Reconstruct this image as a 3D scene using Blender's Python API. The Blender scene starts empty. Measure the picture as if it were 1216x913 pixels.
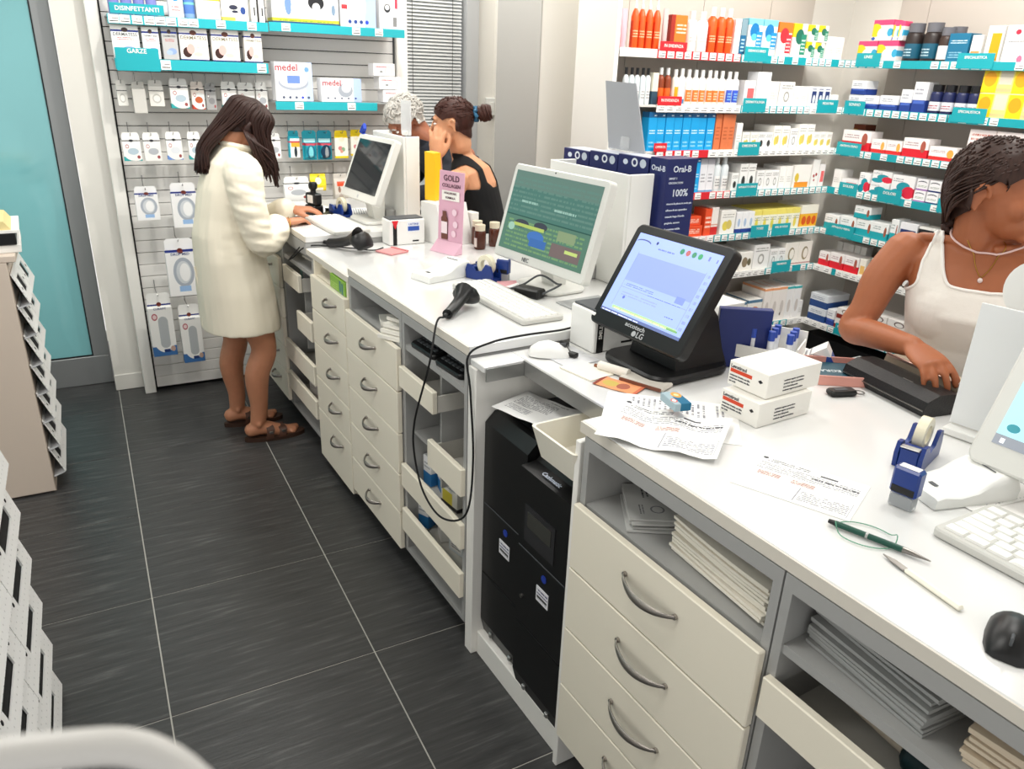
import bpy, math, random
from math import sin, cos, pi, radians as R
from mathutils import Matrix, Vector
random.seed(7)
sc = bpy.context.scene
COL = sc.collection

# ------------------------------------------------------------------ camera
cam_d = bpy.data.cameras.new('camera'); cam = bpy.data.objects.new('camera', cam_d); COL.objects.link(cam)
cam_d.sensor_fit = 'HORIZONTAL'; cam_d.sensor_width = 36.0; cam_d.lens = 36.0 * 909 / 1216
cam_d.clip_start = 0.02
cam.matrix_world = Matrix(((0.881, 0.151, -0.449, 0), (-0.472, 0.350, -0.809, 0), (0.035, 0.924, 0.380, 1.72), (0, 0, 0, 1)))
_q = cam.matrix_world.to_quaternion(); cam.matrix_world = Matrix.Translation((0, 0, 1.72)) @ _q.to_matrix().to_4x4()
cam_d.dof.use_dof = True; cam_d.dof.focus_distance = 1.9; cam_d.dof.aperture_fstop = 26.9 / 2.5
sc.camera = cam

# ------------------------------------------------------------------ world, lights, exposure
w = bpy.data.worlds.new('World'); sc.world = w; w.use_nodes = True
w.node_tree.nodes['Background'].inputs[0].default_value = (1.0, 0.985, 0.96, 1)
w.node_tree.nodes['Background'].inputs[1].default_value = 0.95
sc.view_settings.view_transform = 'Standard'; sc.view_settings.look = 'None'
sc.view_settings.exposure = 0.12; sc.view_settings.gamma = 1.0; sc.view_settings.use_curve_mapping = False
sc.cycles.max_bounces = 6; sc.cycles.diffuse_bounces = 4; sc.cycles.glossy_bounces = 3
sc.cycles.transmission_bounces = 6; sc.cycles.transparent_max_bounces = 8
sc.cycles.caustics_reflective = False; sc.cycles.caustics_refractive = False
sc.cycles.use_denoising = True
CEIL = 2.95
PANELS = [(0.15, 1.2), (0.15, 3.2), (1.9, 0.9), (1.9, 2.4), (1.9, 3.9), (3.2, 1.6), (3.2, 2.6), (-1.2, 2.2), (2.0, 4.85)]
for (px, py) in PANELS:                      # the ceiling's square LED panels; the last is added to brighten the blind
    l = bpy.data.lights.new('led_panel_light', 'AREA'); l.shape = 'SQUARE'; l.size = 0.56
    l.energy = 12; l.color = (1.0, 0.985, 0.955)
    o = bpy.data.objects.new('led_panel_light', l); COL.objects.link(o); o.location = (px, py, CEIL - 0.035)
for (px, py, tx, ty, tz, e) in [(0.55, 3.05, 0.45, 4.37, 0.9, 45), (1.25, 3.05, 1.1, 4.37, 1.0, 45),
                                (2.9, 2.2, 3.0, 3.6, 1.5, 60), (3.0, 2.3, 4.2, 2.6, 1.5, 45)]:
    l = bpy.data.lights.new('track_spot_light', 'SPOT'); l.energy = e; l.spot_size = R(75); l.spot_blend = 0.5
    l.shadow_soft_size = 0.03; l.color = (1.0, 0.96, 0.90)
    o = bpy.data.objects.new('track_spot_light', l); COL.objects.link(o); o.location = (px, py, CEIL - 0.12)
    o.rotation_euler = (Vector((tx, ty, tz)) - Vector(o.location)).to_track_quat('-Z', 'Y').to_euler()

# ------------------------------------------------------------------ materials
def lin(c):
    if isinstance(c, str): c = tuple(int(c[i:i + 2], 16) for i in (0, 2, 4))
    return tuple(((x / 255) / 12.92 if x / 255 <= 0.04045 else ((x / 255 + 0.055) / 1.055) ** 2.4) for x in c)
MATS = {}
def mat(name, col='cccccc', rough=0.5, metal=0.0, emit=0.0, alpha=1.0, trans=0.0, ior=1.45, var=0.0, vscale=8.0,
        bump=0.0, bscale=60.0, stretch=(1, 1, 1), spec=0.5, sss=0.0, coat=0.0):
    if name in MATS: return MATS[name]
    m = bpy.data.materials.new(name); m.use_nodes = True; MATS[name] = m
    nt = m.node_tree; b = nt.nodes['Principled BSDF']; c = lin(col)
    b.inputs['Base Color'].default_value = (*c, 1); b.inputs['Roughness'].default_value = rough
    b.inputs['Metallic'].default_value = metal; b.inputs['Alpha'].default_value = alpha
    b.inputs['IOR'].default_value = ior; b.inputs['Transmission Weight'].default_value = trans
    b.inputs['Specular IOR Level'].default_value = spec
    if coat: b.inputs['Coat Weight'].default_value = coat; b.inputs['Coat Roughness'].default_value = 0.08
    if sss:
        b.inputs['Subsurface Weight'].default_value = sss; b.inputs['Subsurface Radius'].default_value = (0.012, 0.005, 0.003)
    if emit: b.inputs['Emission Color'].default_value = (*c, 1); b.inputs['Emission Strength'].default_value = emit
    if var or bump:
        tc = nt.nodes.new('ShaderNodeTexCoord'); mp = nt.nodes.new('ShaderNodeMapping'); mp.inputs['Scale'].default_value = stretch
        nt.links.new(tc.outputs['Object'], mp.inputs['Vector'])
    if var:
        n = nt.nodes.new('ShaderNodeTexNoise'); n.inputs['Scale'].default_value = vscale; n.inputs['Detail'].default_value = 6
        nt.links.new(mp.outputs[0], n.inputs['Vector'])
        r = nt.nodes.new('ShaderNodeValToRGB')
        r.color_ramp.elements[0].position = 0.3; r.color_ramp.elements[1].position = 0.7
        r.color_ramp.elements[0].color = (*[x * (1 - var) for x in c], 1)
        r.color_ramp.elements[1].color = (*[min(1, x * (1 + var)) for x in c], 1)
        nt.links.new(n.outputs['Fac'], r.inputs['Fac']); nt.links.new(r.outputs['Color'], b.inputs['Base Color'])
    if bump:
        n = nt.nodes.new('ShaderNodeTexNoise'); n.inputs['Scale'].default_value = bscale; n.inputs['Detail'].default_value = 4
        nt.links.new(mp.outputs[0], n.inputs['Vector'])
        k = nt.nodes.new('ShaderNodeBump'); k.inputs['Strength'].default_value = bump; k.inputs['Distance'].default_value = 0.01
        nt.links.new(n.outputs['Fac'], k.inputs['Height']); nt.links.new(k.outputs['Normal'], b.inputs['Normal'])
    return m

# ------------------------------------------------------------------ mesh builder
class MB:
    def __init__(s): s.v = []; s.f = []; s.m = []; s.s = []
    def add(s, vs, fs, mi=0, smooth=False, mx=None):
        b = len(s.v)
        s.v += [tuple(mx @ Vector(p)) for p in vs] if mx is not None else [tuple(p) for p in vs]
        for q in fs: s.f.append([b + i for i in q]); s.m.append(mi); s.s.append(smooth)
        return s
    def box(s, x0, x1, y0, y1, z0, z1, mi=0, c=0.0, mx=None):
        if c <= 0:
            vs = [(x, y, z) for x in (x0, x1) for y in (y0, y1) for z in (z0, z1)]
            fs = [(0, 1, 3, 2), (4, 6, 7, 5), (0, 4, 5, 1), (2, 3, 7, 6), (0, 2, 6, 4), (1, 5, 7, 3)]
            return s.add(vs, fs, mi, False, mx)
        c = min(c, (x1 - x0) * .49, (y1 - y0) * .49, (z1 - z0) * .49)
        X = (x0, x1); Y = (y0, y1); Z = (z0, z1); vs = []; idx = {}
        for i in (0, 1):
            for j in (0, 1):
                for k in (0, 1):
                    px, py, pz = X[i], Y[j], Z[k]; cx = c if i == 0 else -c; cy = c if j == 0 else -c; cz = c if k == 0 else -c
                    idx[i, j, k, 0] = len(vs); vs.append((px, py + cy, pz + cz))
                    idx[i, j, k, 1] = len(vs); vs.append((px + cx, py, pz + cz))
                    idx[i, j, k, 2] = len(vs); vs.append((px + cx, py + cy, pz))
        g = lambda i, j, k, a: idx[i, j, k, a]; fs = []
        for i in (0, 1):
            q = [g(i, 0, 0, 0), g(i, 1, 0, 0), g(i, 1, 1, 0), g(i, 0, 1, 0)]; fs.append(q if i else q[::-1])
            q = [g(0, i, 0, 1), g(1, i, 0, 1), g(1, i, 1, 1), g(0, i, 1, 1)]; fs.append(q[::-1] if i else q)
            q = [g(0, 0, i, 2), g(1, 0, i, 2), g(1, 1, i, 2), g(0, 1, i, 2)]; fs.append(q if i else q[::-1])
        for a in (0, 1):
            for b in (0, 1):
                q = [g(0, a, b, 1), g(1, a, b, 1), g(1, a, b, 2), g(0, a, b, 2)]; fs.append(q[::-1] if a == b else q)
                q = [g(a, 0, b, 0), g(a, 1, b, 0), g(a, 1, b, 2), g(a, 0, b, 2)]; fs.append(q if a == b else q[::-1])
                q = [g(a, b, 0, 0), g(a, b, 1, 0), g(a, b, 1, 1), g(a, b, 0, 1)]; fs.append(q[::-1] if a == b else q)
        for i in (0, 1):
            for j in (0, 1):
                for k in (0, 1):
                    q = [g(i, j, k, 0), g(i, j, k, 1), g(i, j, k, 2)]; fs.append(q if (i + j + k) % 2 else q[::-1])
        return s.add(vs, fs, mi, False, mx)
    def loft(s, rings, mi=0, caps=True, smooth=True, closed=True, mx=None):
        n = len(rings[0]); vs = [p for r in rings for p in r]; fs = []
        for a in range(len(rings) - 1):
            for i in range(n if closed else n - 1):
                j = (i + 1) % n; fs.append((a * n + i, a * n + j, (a + 1) * n + j, (a + 1) * n + i))
        if caps: fs.append(tuple(range(n))[::-1]); fs.append(tuple((len(rings) - 1) * n + i for i in range(n)))
        return s.add(vs, fs, mi, smooth, mx)
    def lathe(s, prof, n=20, mi=0, c=(0, 0, 0), mx=None, caps=True):
        return s.loft([[(c[0] + r * cos(2 * pi * i / n), c[1] + r * sin(2 * pi * i / n), c[2] + z) for i in range(n)] for r, z in prof], mi, caps, True, True, mx)
    def tube(s, pts, r, n=8, mi=0, caps=True):
        pts = [Vector(p) for p in pts]; rings = []; up = None
        for i, p in enumerate(pts):
            t = (pts[min(i + 1, len(pts) - 1)] - pts[max(i - 1, 0)]).normalized()
            if up is None: up = Vector((0, 0, 1)) if abs(t.z) < 0.9 else Vector((1, 0, 0))
            a = t.cross(up)
            if a.length < 1e-6: a = t.cross(Vector((1, 0, 0)))
            a.normalize(); b = a.cross(t); up = b
            rr = r[i] if isinstance(r, (list, tuple)) else r
            rings.append([p + (a * cos(2 * pi * k / n) + b * sin(2 * pi * k / n)) * rr for k in range(n)])
        return s.loft(rings, mi, caps)
    def cyl(s, p0, p1, r, n=16, mi=0, r1=None): return s.tube([p0, p1], [r, r if r1 is None else r1], n, mi)
    def prism(s, poly, d, axis='z', a=0.0, mi=0, mx=None, smooth=False):
        def P(p, q): return {'z': (p[0], p[1], q), 'y': (p[0], q, p[1]), 'x': (q, p[0], p[1])}[axis]
        n = len(poly); vs = [P(p, a) for p in poly] + [P(p, a + d) for p in poly]
        fs = [tuple(range(n)), tuple(range(2 * n - 1, n - 1, -1))] + [(i, i + n, (i + 1) % n + n, (i + 1) % n) for i in range(n)]
        return s.add(vs, fs, mi, smooth, mx)
    def quad(s, a, b, c, d, mi=0): return s.add([a, b, c, d], [(0, 1, 2, 3)], mi)
    def mesh(s, name, mats, sharp=38):
        me = bpy.data.meshes.new(name); me.from_pydata(s.v, [], s.f)
        for m in (mats if isinstance(mats, (list, tuple)) else [mats]): me.materials.append(m)
        me.polygons.foreach_set('material_index', s.m); me.polygons.foreach_set('use_smooth', s.s)
        import bmesh
        bm = bmesh.new(); bm.from_mesh(me); bmesh.ops.recalc_face_normals(bm, faces=bm.faces); bm.to_mesh(me); bm.free()
        if any(s.s): me.set_sharp_from_angle(angle=R(sharp))
        me.update(); return me
    def obj(s, name, mats, parent=None, loc=(0, 0, 0), rz=0.0, rot=None, sharp=38):
        return mobj(name, s.mesh(name, mats, sharp), parent, loc, rz, rot)
def mobj(name, me, parent=None, loc=(0, 0, 0), rz=0.0, rot=None):
    o = bpy.data.objects.new(name, me); COL.objects.link(o)
    if parent: o.parent = parent
    o.location = loc; o.rotation_euler = rot if rot else (0, 0, rz); return o
def tag(o, label, cat, group=None):
    o['label'] = label; o['category'] = cat
    if group: o['group'] = group
    return o
def thing(name, label, cat, loc=(0, 0, 0), rz=0.0, group=None, rot=None):
    o = bpy.data.objects.new(name, None); COL.objects.link(o); o.location = loc
    o.rotation_euler = rot if rot else (0, 0, rz); o.empty_display_size = 0.05
    return tag(o, label, cat, group)
def struct(o): o['kind'] = 'structure'; return o
def dup(src, loc=None, rz=None, label=None, group=None, parent=None):
    r = src.copy(); COL.objects.link(r)
    if parent: r.parent = parent
    if loc is not None: r.location = loc
    if rz is not None: r.rotation_euler = (0, 0, rz)
    if label: r['label'] = label
    if group: r['group'] = group
    for ch in list(src.children):
        c = ch.copy(); COL.objects.link(c); c.parent = r
        for g in ch.children:
            d = g.copy(); COL.objects.link(d); d.parent = c
    return r
class Frame:
    def __init__(s, o, rz): s.o = Vector(o); s.rz = rz
    def w(s, x, y, z=0.0):
        c, n = cos(s.rz), sin(s.rz); return (s.o.x + c * x - n * y, s.o.y + n * x + c * y, s.o.z + z)
TXT = {}
def text(name, body, size, m, parent=None, loc=(0, 0, 0), rot=(pi / 2, 0, 0), ext=0.0004, align='CENTER', sx=1.0):
    key = (body, size, m.name, align, sx)
    if key not in TXT:
        cu = bpy.data.curves.new('t', 'FONT'); cu.body = body; cu.size = size; cu.extrude = ext; cu.resolution_u = 2; cu.offset = size * .012
        cu.align_x = align; cu.align_y = 'CENTER'
        t = bpy.data.objects.new('t', cu); me = bpy.data.meshes.new_from_object(t)
        if sx != 1.0: me.transform(Matrix.Diagonal((sx, 1, 1, 1)))
        me.materials.clear(); me.materials.append(m); me.name = name; TXT[key] = me
        bpy.data.objects.remove(t); bpy.data.curves.remove(cu)
    return mobj(name, TXT[key], parent, loc, 0, rot)
def bez(*p, n=16):
    p = [Vector(q) for q in p]; out = []
    for k in range(len(p) - 1):
        a = p[max(k - 1, 0)]; b = p[k]; c = p[k + 1]; d = p[min(k + 2, len(p) - 1)]
        for i in range(n):
            t = i / n
            out.append(0.5 * ((2 * b) + (c - a) * t + (2 * a - 5 * b + 4 * c - d) * t * t + (3 * b - a - 3 * c + d) * t ** 3))
    out.append(p[-1]); return out

WHITE = mat('white_laminate', 'f2f0ea', 0.32); WALLM = mat('wall_paint', 'efece5', 0.7, bump=0.05, bscale=200)
CREAM = mat('cream_drawer_front', 'efe8d6', 0.38); GREY = mat('grey_carcass', 'a2a2a0', 0.45); DGREY = mat('dark_grey', '4a4d50', 0.5)
ALU = mat('brushed_aluminium', 'b4b4b2', 0.35, 0.9); STEEL = mat('nickel', '8f8b86', 0.28, 1.0); BLACK = mat('black_plastic', '0c0c0d', 0.38)
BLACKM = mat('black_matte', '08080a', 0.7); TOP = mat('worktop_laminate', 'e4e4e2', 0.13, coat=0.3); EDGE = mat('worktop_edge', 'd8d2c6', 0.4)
PLW = mat('white_plastic', 'ecece8', 0.35); PAPER = mat('paper', 'f6f5f1', 0.8); INK = mat('ink', '4c4c50', 0.8); NAVY = mat('navy_plastic', '14337c', 0.28)
TEAL = mat('teal_strip', '18a3ae', 0.4); RED = mat('red_strip', 'd8222e', 0.4); CLEAR = mat('clear_plastic', 'f4f6f6', 0.06, alpha=0.22)
# ================================================================== room shell
TILE = mat('floor_slate', '454544', 0.38, var=0.22, vscale=3.0, stretch=(1.0, 9.0, 1), bump=0.12, bscale=14)
def slate():
    m = TILE; nt = m.node_tree; b = nt.nodes['Principled BSDF']
    tc = nt.nodes.new('ShaderNodeTexCoord'); mp = nt.nodes.new('ShaderNodeMapping'); mp.inputs['Scale'].default_value = (2.6, 34, 1)
    oi = nt.nodes.new('ShaderNodeObjectInfo'); va = nt.nodes.new('ShaderNodeVectorMath'); va.operation = 'SCALE'; va.inputs['Scale'].default_value = 7.3
    nt.links.new(oi.outputs['Location'], va.inputs[0]); ad = nt.nodes.new('ShaderNodeVectorMath'); ad.operation = 'ADD'
    nt.links.new(tc.outputs['Object'], mp.inputs['Vector']); nt.links.new(mp.outputs[0], ad.inputs[0]); nt.links.new(va.outputs[0], ad.inputs[1])
    n = nt.nodes.new('ShaderNodeTexNoise'); n.inputs['Scale'].default_value = 1.6; n.inputs['Detail'].default_value = 8; n.inputs['Roughness'].default_value = 0.62
    nt.links.new(ad.outputs[0], n.inputs['Vector'])
    r = nt.nodes.new('ShaderNodeValToRGB'); e = r.color_ramp.elements
    e[0].position = 0.30; e[0].color = (*lin('303030'), 1); e[1].position = 0.72; e[1].color = (*lin('5f5f5e'), 1)
    k = r.color_ramp.elements.new(0.56); k.color = (*lin('404040'), 1)
    nt.links.new(n.outputs['Fac'], r.inputs['Fac']); nt.links.new(r.outputs['Color'], b.inputs['Base Color'])
slate()
GROUT = mat('grout', 'b9b7b0', 0.9)
floor = struct(MB().box(-3.2, 4.6, -1.6, 5.6, -0.12, -0.0025).obj('floor', GROUT))
TS = 0.598; TY = 0.582; gap = 0.0021
tm = MB().box(gap, TS - gap, gap, TY - gap, -0.02, 0.0, c=0.0007).mesh('floor_tile', TILE)
for i in range(-5, 8):
    for j in range(-6, 7):
        x = -0.02 + i * TS; y = 1.872 + j * TY
        if x > 4.0 or y > 5.0: continue
        mobj('floor_tile', tm, floor, (x, y, 0))
CEILM = mat('ceiling_paint', 'f0eee8', 0.8)
struct(MB().box(-3.2, 4.6, -1.6, 5.6, CEIL, CEIL + 0.1).obj('ceiling', CEILM))
LEDM = mat('led_diffuser', 'fffaf0', 0.5, emit=2.0)
for i, (px, py) in enumerate(PANELS):
    t = thing('ceiling_light', 'square white LED ceiling panel, %s' % ('above the near aisle', 'above the far aisle', 'above the near counter', 'above the middle counter', 'above the far counter', 'before the right shelving', 'before the left shelving', 'above the left racks', 'added in front of the blind to brighten it')[i], 'ceiling light', (px, py, CEIL - 0.03), 0, 'LED panels in the ceiling')
    MB().box(-.32, .32, -.32, -.29, 0, .03).box(-.32, .32, .29, .32, 0, .03).box(-.32, -.29, -.29, .29, 0, .03).box(.29, .32, -.29, .29, 0, .03).obj('frame', WHITE, t)
    MB().box(-.29, .29, -.29, .29, .012, .02).obj('diffuser', LEDM, t)
# back wall behind the slatwall, pilaster, glazed teal partition
struct(MB().box(0.16, 1.672, 4.44, 4.56, 0, CEIL).obj('wall_back', WALLM))
struct(MB().box(-0.03, 0.155, 4.46, 4.70, 0, CEIL).box(-0.032, 0.157, 4.452, 4.46, 0, 0.09, c=.003).obj('trim_1', WALLM))
part = struct(MB().box(-3.2, -0.035, 4.60, 4.66, 0, 0.165, c=.003).box(-0.115, -0.035, 4.60, 4.66, 0.165, CEIL, c=.003).obj('window_1', mat('partition_frame', '9b9d9e', 0.4, 0.5)))
gl = mat('frosted_teal_glass', '86c6cb', 0.10, spec=0.7)
def tealglass():
    nt = gl.node_tree; b = nt.nodes['Principled BSDF']
    b.inputs['Coat Weight'].default_value = 0.35; b.inputs['Coat Roughness'].default_value = 0.02
tealglass()
MB().box(-3.2, -0.12, 4.615, 4.64, 0.17, CEIL).obj('pane', gl, part)
MB().box(-3.2, -0.115, 4.606, 4.615, 0.165, 0.172).box(-0.121, -0.113, 4.606, 4.615, 0.165, CEIL).obj('gasket', BLACKM, part)
# far window with venetian blind, switch, wall strips, pillar
struct(MB().box(1.2, 4.6, 5.30, 5.42, 0, CEIL).obj('wall_far', WALLM))
win = struct(MB().box(1.50, 1.54, 5.20, 5.30, 0.9, CEIL).box(2.42, 2.51, 5.18, 5.30, 0, CEIL).box(1.50, 2.51, 5.20, 5.30, 0.86, 0.90).obj('window_2', mat('window_frame', 'c9cacb', 0.4, 0.3)))
MB().box(1.54, 2.42, 5.275, 5.285, 0.9, CEIL).obj('pane', mat('window_daylight', 'dfe6ea', 0.4), win)
struct(MB().box(2.51, 2.70, 5.24, 5.30, 0, CEIL).box(2.665, 2.70, 5.20, 5.24, 0, CEIL).obj('trim_2', WALLM))
bl = thing('venetian_blind', 'grey horizontal-slat venetian blind over the far window', 'blind', (2.19, 5.23, CEIL), 0)
slm = MB(); prof = [(-.012, -.003), (-.004, .002), (.004, .002), (.012, -.003)]
slm.add([(x, y * .83, z + y * .55) for x in (-.64, .21) for (y, z) in prof] + [(x, y * .83, z + y * .55 - .0008) for x in (-.64, .21) for (y, z) in prof],
        [(0, 1, 5, 4), (1, 2, 6, 5), (2, 3, 7, 6), (8, 12, 13, 9), (9, 13, 14, 10), (10, 14, 15, 11), (0, 4, 12, 8), (3, 11, 15, 7)], 0, True)
slme = slm.mesh('slat', mat('blind_slat', 'd2d3d2', 0.4))
for k in range(88): mobj('slat', slme, bl, (0, 0, -0.05 - k * 0.0215))
for x in (-.58, -.15, .14): MB().cyl((x, -.016, -1.95), (x, -.016, -.02), .0016, 6).obj('cord', DGREY, bl)
MB().box(-.645, .215, -.02, .02, -.03, 0).obj('head_rail', WHITE, bl)
struct(MB().box(2.322, 2.562, 4.0, 4.52, 0, CEIL).obj('wall_pillar', WALLM))
sw = thing('wall_switch', 'small white switch box on the wall strip beside the far window', 'switch', (2.63, 5.24, 1.47))
MB().box(-.035, .035, -.03, 0, -.06, .06, c=.005).obj('housing', PLW, sw); MB().box(-.018, .018, -.034, -.03, -.03, .03, c=.002).obj('rocker', WHITE, sw)
# walls behind the shelving
struct(MB().box(2.44, 4.6, 3.64, 3.76, 0, CEIL).obj('wall_shelf', WALLM)); struct(MB().box(2.62, 2.72, 3.76, 4.6, 0, CEIL).obj('trim_3', WALLM))
struct(MB().box(4.33, 4.45, -1.6, 3.64, 0, CEIL).obj('wall_right', WALLM))
struct(MB().box(2.314, 2.321, 4.0, 4.52, 0, CEIL).obj('pillar_shade', mat('pillar_shade_grey', 'b9b7b2', .5)))  # thin sheet whose grey paints the shade on the pillar's left face
# ================================================================== counters (local frame: x along the counter towards the camera, y away from the staff)
CT = math.atan2(-1, .045); CF = Frame((.845, 1.775, 0), CT)
def slab(u0, u1, z, label, v0=0.0, v1=0.78, th=.028):
    t = thing('worktop', label, 'worktop', CF.w(u0, 0, z - th), CT)
    MB().box(0, u1 - u0, v0 + .003, v1, .0, th, c=.002).obj('board', TOP, t)
    MB().box(0, u1 - u0, v0, v0 + .003, .001, th - .002).obj('edge_band', EDGE, t)
    return t
def handle_mesh(L=.13, h=.028, r=.006):
    m = MB(); n = 14; pts = []; rad = []
    rings = []
    for i in range(n + 1):
        t = i / n; x = (t - .5) * L; y = -h * (1 - (2 * t - 1) ** 2) ** .8 - .002; wd = .004 + .0065 * sin(pi * t); th = .0035 + .001 * sin(pi * t)
        rings.append([(x, y + th * cos(a), wd * sin(a) - .006 * sin(pi * t)) for a in [2 * pi * k / 8 for k in range(8)]])
    m.loft(rings)
    for s in (-1, 1): m.cyl((s * (L / 2 - .004), -.006, 0), (s * (L / 2 - .004), .002, 0), .006, 10)
    return m.mesh('handle', mat('handle_nickel', 'a8a29c', 0.28, 1.0, bump=.25, bscale=900))
HM = handle_mesh(.16, .03); HM2 = handle_mesh(.12, .03)
def drawer(parent, u0, u1, z0, z1, handle=None, hx=None, depth=.42, fr=CREAM, front=-.02):
    d = MB().box(u0 + .002, u1 - .002, front, front + .018, z0 + .002, z1 - .002, c=.0022).obj('drawer', fr, parent)
    if handle: mobj('handle', handle, d, ((u0 + u1) / 2 if hx is None else hx, front, z1 - (z1 - z0) * .38))
    return d
def carcass(t, W, z0, z1, niche, D=.72, mid=None, col=GREY, fr=.018, back=.02):
    # sides, bottom, back, niche floor
    m = MB(); m.box(0, fr, 0, D, z0, z1).box(W - fr, W, 0, D, z0, z1).box(fr, W - fr, 0, D, z0, z0 + fr).box(fr, W - fr, D - .012, D, z0 + fr, z1)
    m.box(fr, W - fr, .0 if z1 > .97 else .03, .018 if z1 > .97 else .04, z1 - .03, z1)
    m.obj('carcass', col, t)
    MB().box(fr, W - fr, .004, D - .012, niche - .018, niche).obj('shelf', col, t)
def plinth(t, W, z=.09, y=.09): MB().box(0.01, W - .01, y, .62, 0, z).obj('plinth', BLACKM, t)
def drawer_cabinet(u0, u1, ztop, zs, niche, label, handle, hx=None, zb=.09):
    W = u1 - u0; t = thing('drawer_cabinet', label, 'cabinet', CF.w(u0, 0), CT, 'drawer cabinets under the counters')
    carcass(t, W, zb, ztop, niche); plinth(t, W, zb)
    for a, b in zip(zs[1:], zs[:-1]): drawer(t, 0, W, a, b, handle, hx)
    return t
def open_cabinet(u0, u1, ztop, niche, fronts, label, zb=.09, trays=()):
    W = u1 - u0; t = thing('open_cabinet', label, 'cabinet', CF.w(u0, 0), CT, 'open tray cabinets under the counters')
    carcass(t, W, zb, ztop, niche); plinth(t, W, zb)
    for (a, b, z0, z1) in fronts:
        d = drawer(t, a, b, z0, z1, front=-.016)
        MB().box(a + .008, b - .008, .004, .45, z0 + .002, z0 + .008).box(a + .008, a + .014, .004, .45, z0 + .008, z1 - .02).box(b - .014, b - .008, .004, .45, z0 + .008, z1 - .02).obj('tray', mat('tray_plastic', 'cfccc4', .5), d)
    return t
# near counter
slab(.525, 1.80, 1.02, 'glossy white worktop of the nearest counter with prescriptions and boxes on it', v1=.95)
drawer_cabinet(.545, 1.092, .990, [.83, .66, .488, .315, .14], .83, 'cream drawer cabinet with long curved nickel handles under the nearest worktop', HM, zb=.11)
t = open_cabinet(1.096, 1.66, .990, .858, [(.004, .56, .70, .79)], 'open grey cabinet with stacked paper bags, right of the nearest drawers', zb=.11)
MB().box(.018, .546, .004, .5, .45, .468).obj('shelf', GREY, t)
# bay with the black machines, lowered worktop set back
t = thing('counter_bay', 'white counter bay housing two black machines below a lowered worktop', 'cabinet', CF.w(0, 0), CT)
MB().box(.002, .045, .0, .76, 0, .968, c=.002).obj('side_panel', WHITE, t)
MB().box(.512, .53, .0, .76, 0, .968, c=.002).obj('side_panel', WHITE, t)
MB().box(.045, .512, .02, .05, 0, .085, c=.002).box(.045, .512, .05, .74, .07, .085).obj('plinth', WHITE, t)
MB().box(.045, .512, .72, .74, .085, .94).obj('back_panel', WALLM, t)
MB().box(.003, .518, .135, .95, .969, .987, c=.002).box(.003, .08, .005, .135, .969, .987, c=.002).obj('top_board', TOP, t)
MB().box(.08, .512, .128, .1345, .945, .988).obj('metal_edge', ALU, t); MB().box(.0805, .086, .01, .127, .945, .982).obj('metal_edge', ALU, t)
# middle counter
slab(-.963, -.001, 1.02, 'glossy white worktop of the middle counter carrying the white monitor and black scanner', v1=1.06)
drawer_cabinet(-.957, -.462, .990, [.868, .712, .556, .40, .245, .09], .868, 'cream five-drawer cabinet with half-moon handles under the middle worktop', HM2, -0.045 + .295)
t = open_cabinet(-.458, -.003, .990, .886, [(.0, .262, .735, .812), (.218, .452, .545, .64), (.002, .452, .36, .452), (.002, .45, .18, .275)],
             'open grey cabinet with cream trays of medicines under the black scanner')
MB().box(.22, .232, .03, .6, .455, .868).box(.018, .22, .03, .6, .56, .572).box(.232, .437, .03, .6, .50, .512).obj('divider', GREY, t)
# lowered link section with the green box
slab(-1.489, -.966, .985, 'lowered white worktop between the far and middle counters with a pink notepad', v0=.0, th=.026, v1=.95)
W = .424; t = thing('drawer_cabinet', 'cream five-drawer cabinet with an open niche holding a green box', 'cabinet', CF.w(-1.392, 0), CT, 'drawer cabinets under the counters')
carcass(t, W, .05, .958, .898, col=CREAM); plinth(t, W, .05)
for a, b in zip([.752, .60, .445, .29, .052], [.900, .752, .60, .445, .29]): 
    d = drawer(t, 0, W, a, b, None, front=-.018); mobj('handle', HM2, d, (.27, -.018, b - .055))
# far counter
slab(-2.40, -1.492, 1.035, 'white worktop of the farthest counter beside the woman in the lab coat')
drawer_cabinet(-2.39, -1.893, 1.005, [.86, .71, .56, .41, .27, .12], .87, 'cream drawer cabinet at the far end, partly behind the lab coat', HM2, .32, zb=.10)
t = open_cabinet(-1.888, -1.398, .953, .885, [(.05, .30, .76, .845), (.235, .455, .575, .67), (.0, .455, .365, .465), (.0, .455, .20, .295)],
             'open grey cabinet with cream trays below the far counter', zb=.10)
MB().box(.0, .394, .0, .7, .954, 1.005).obj('top_rail', GREY, t)
MB().box(.222, .234, .03, .6, .47, .866).obj('divider', GREY, t)

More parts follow.
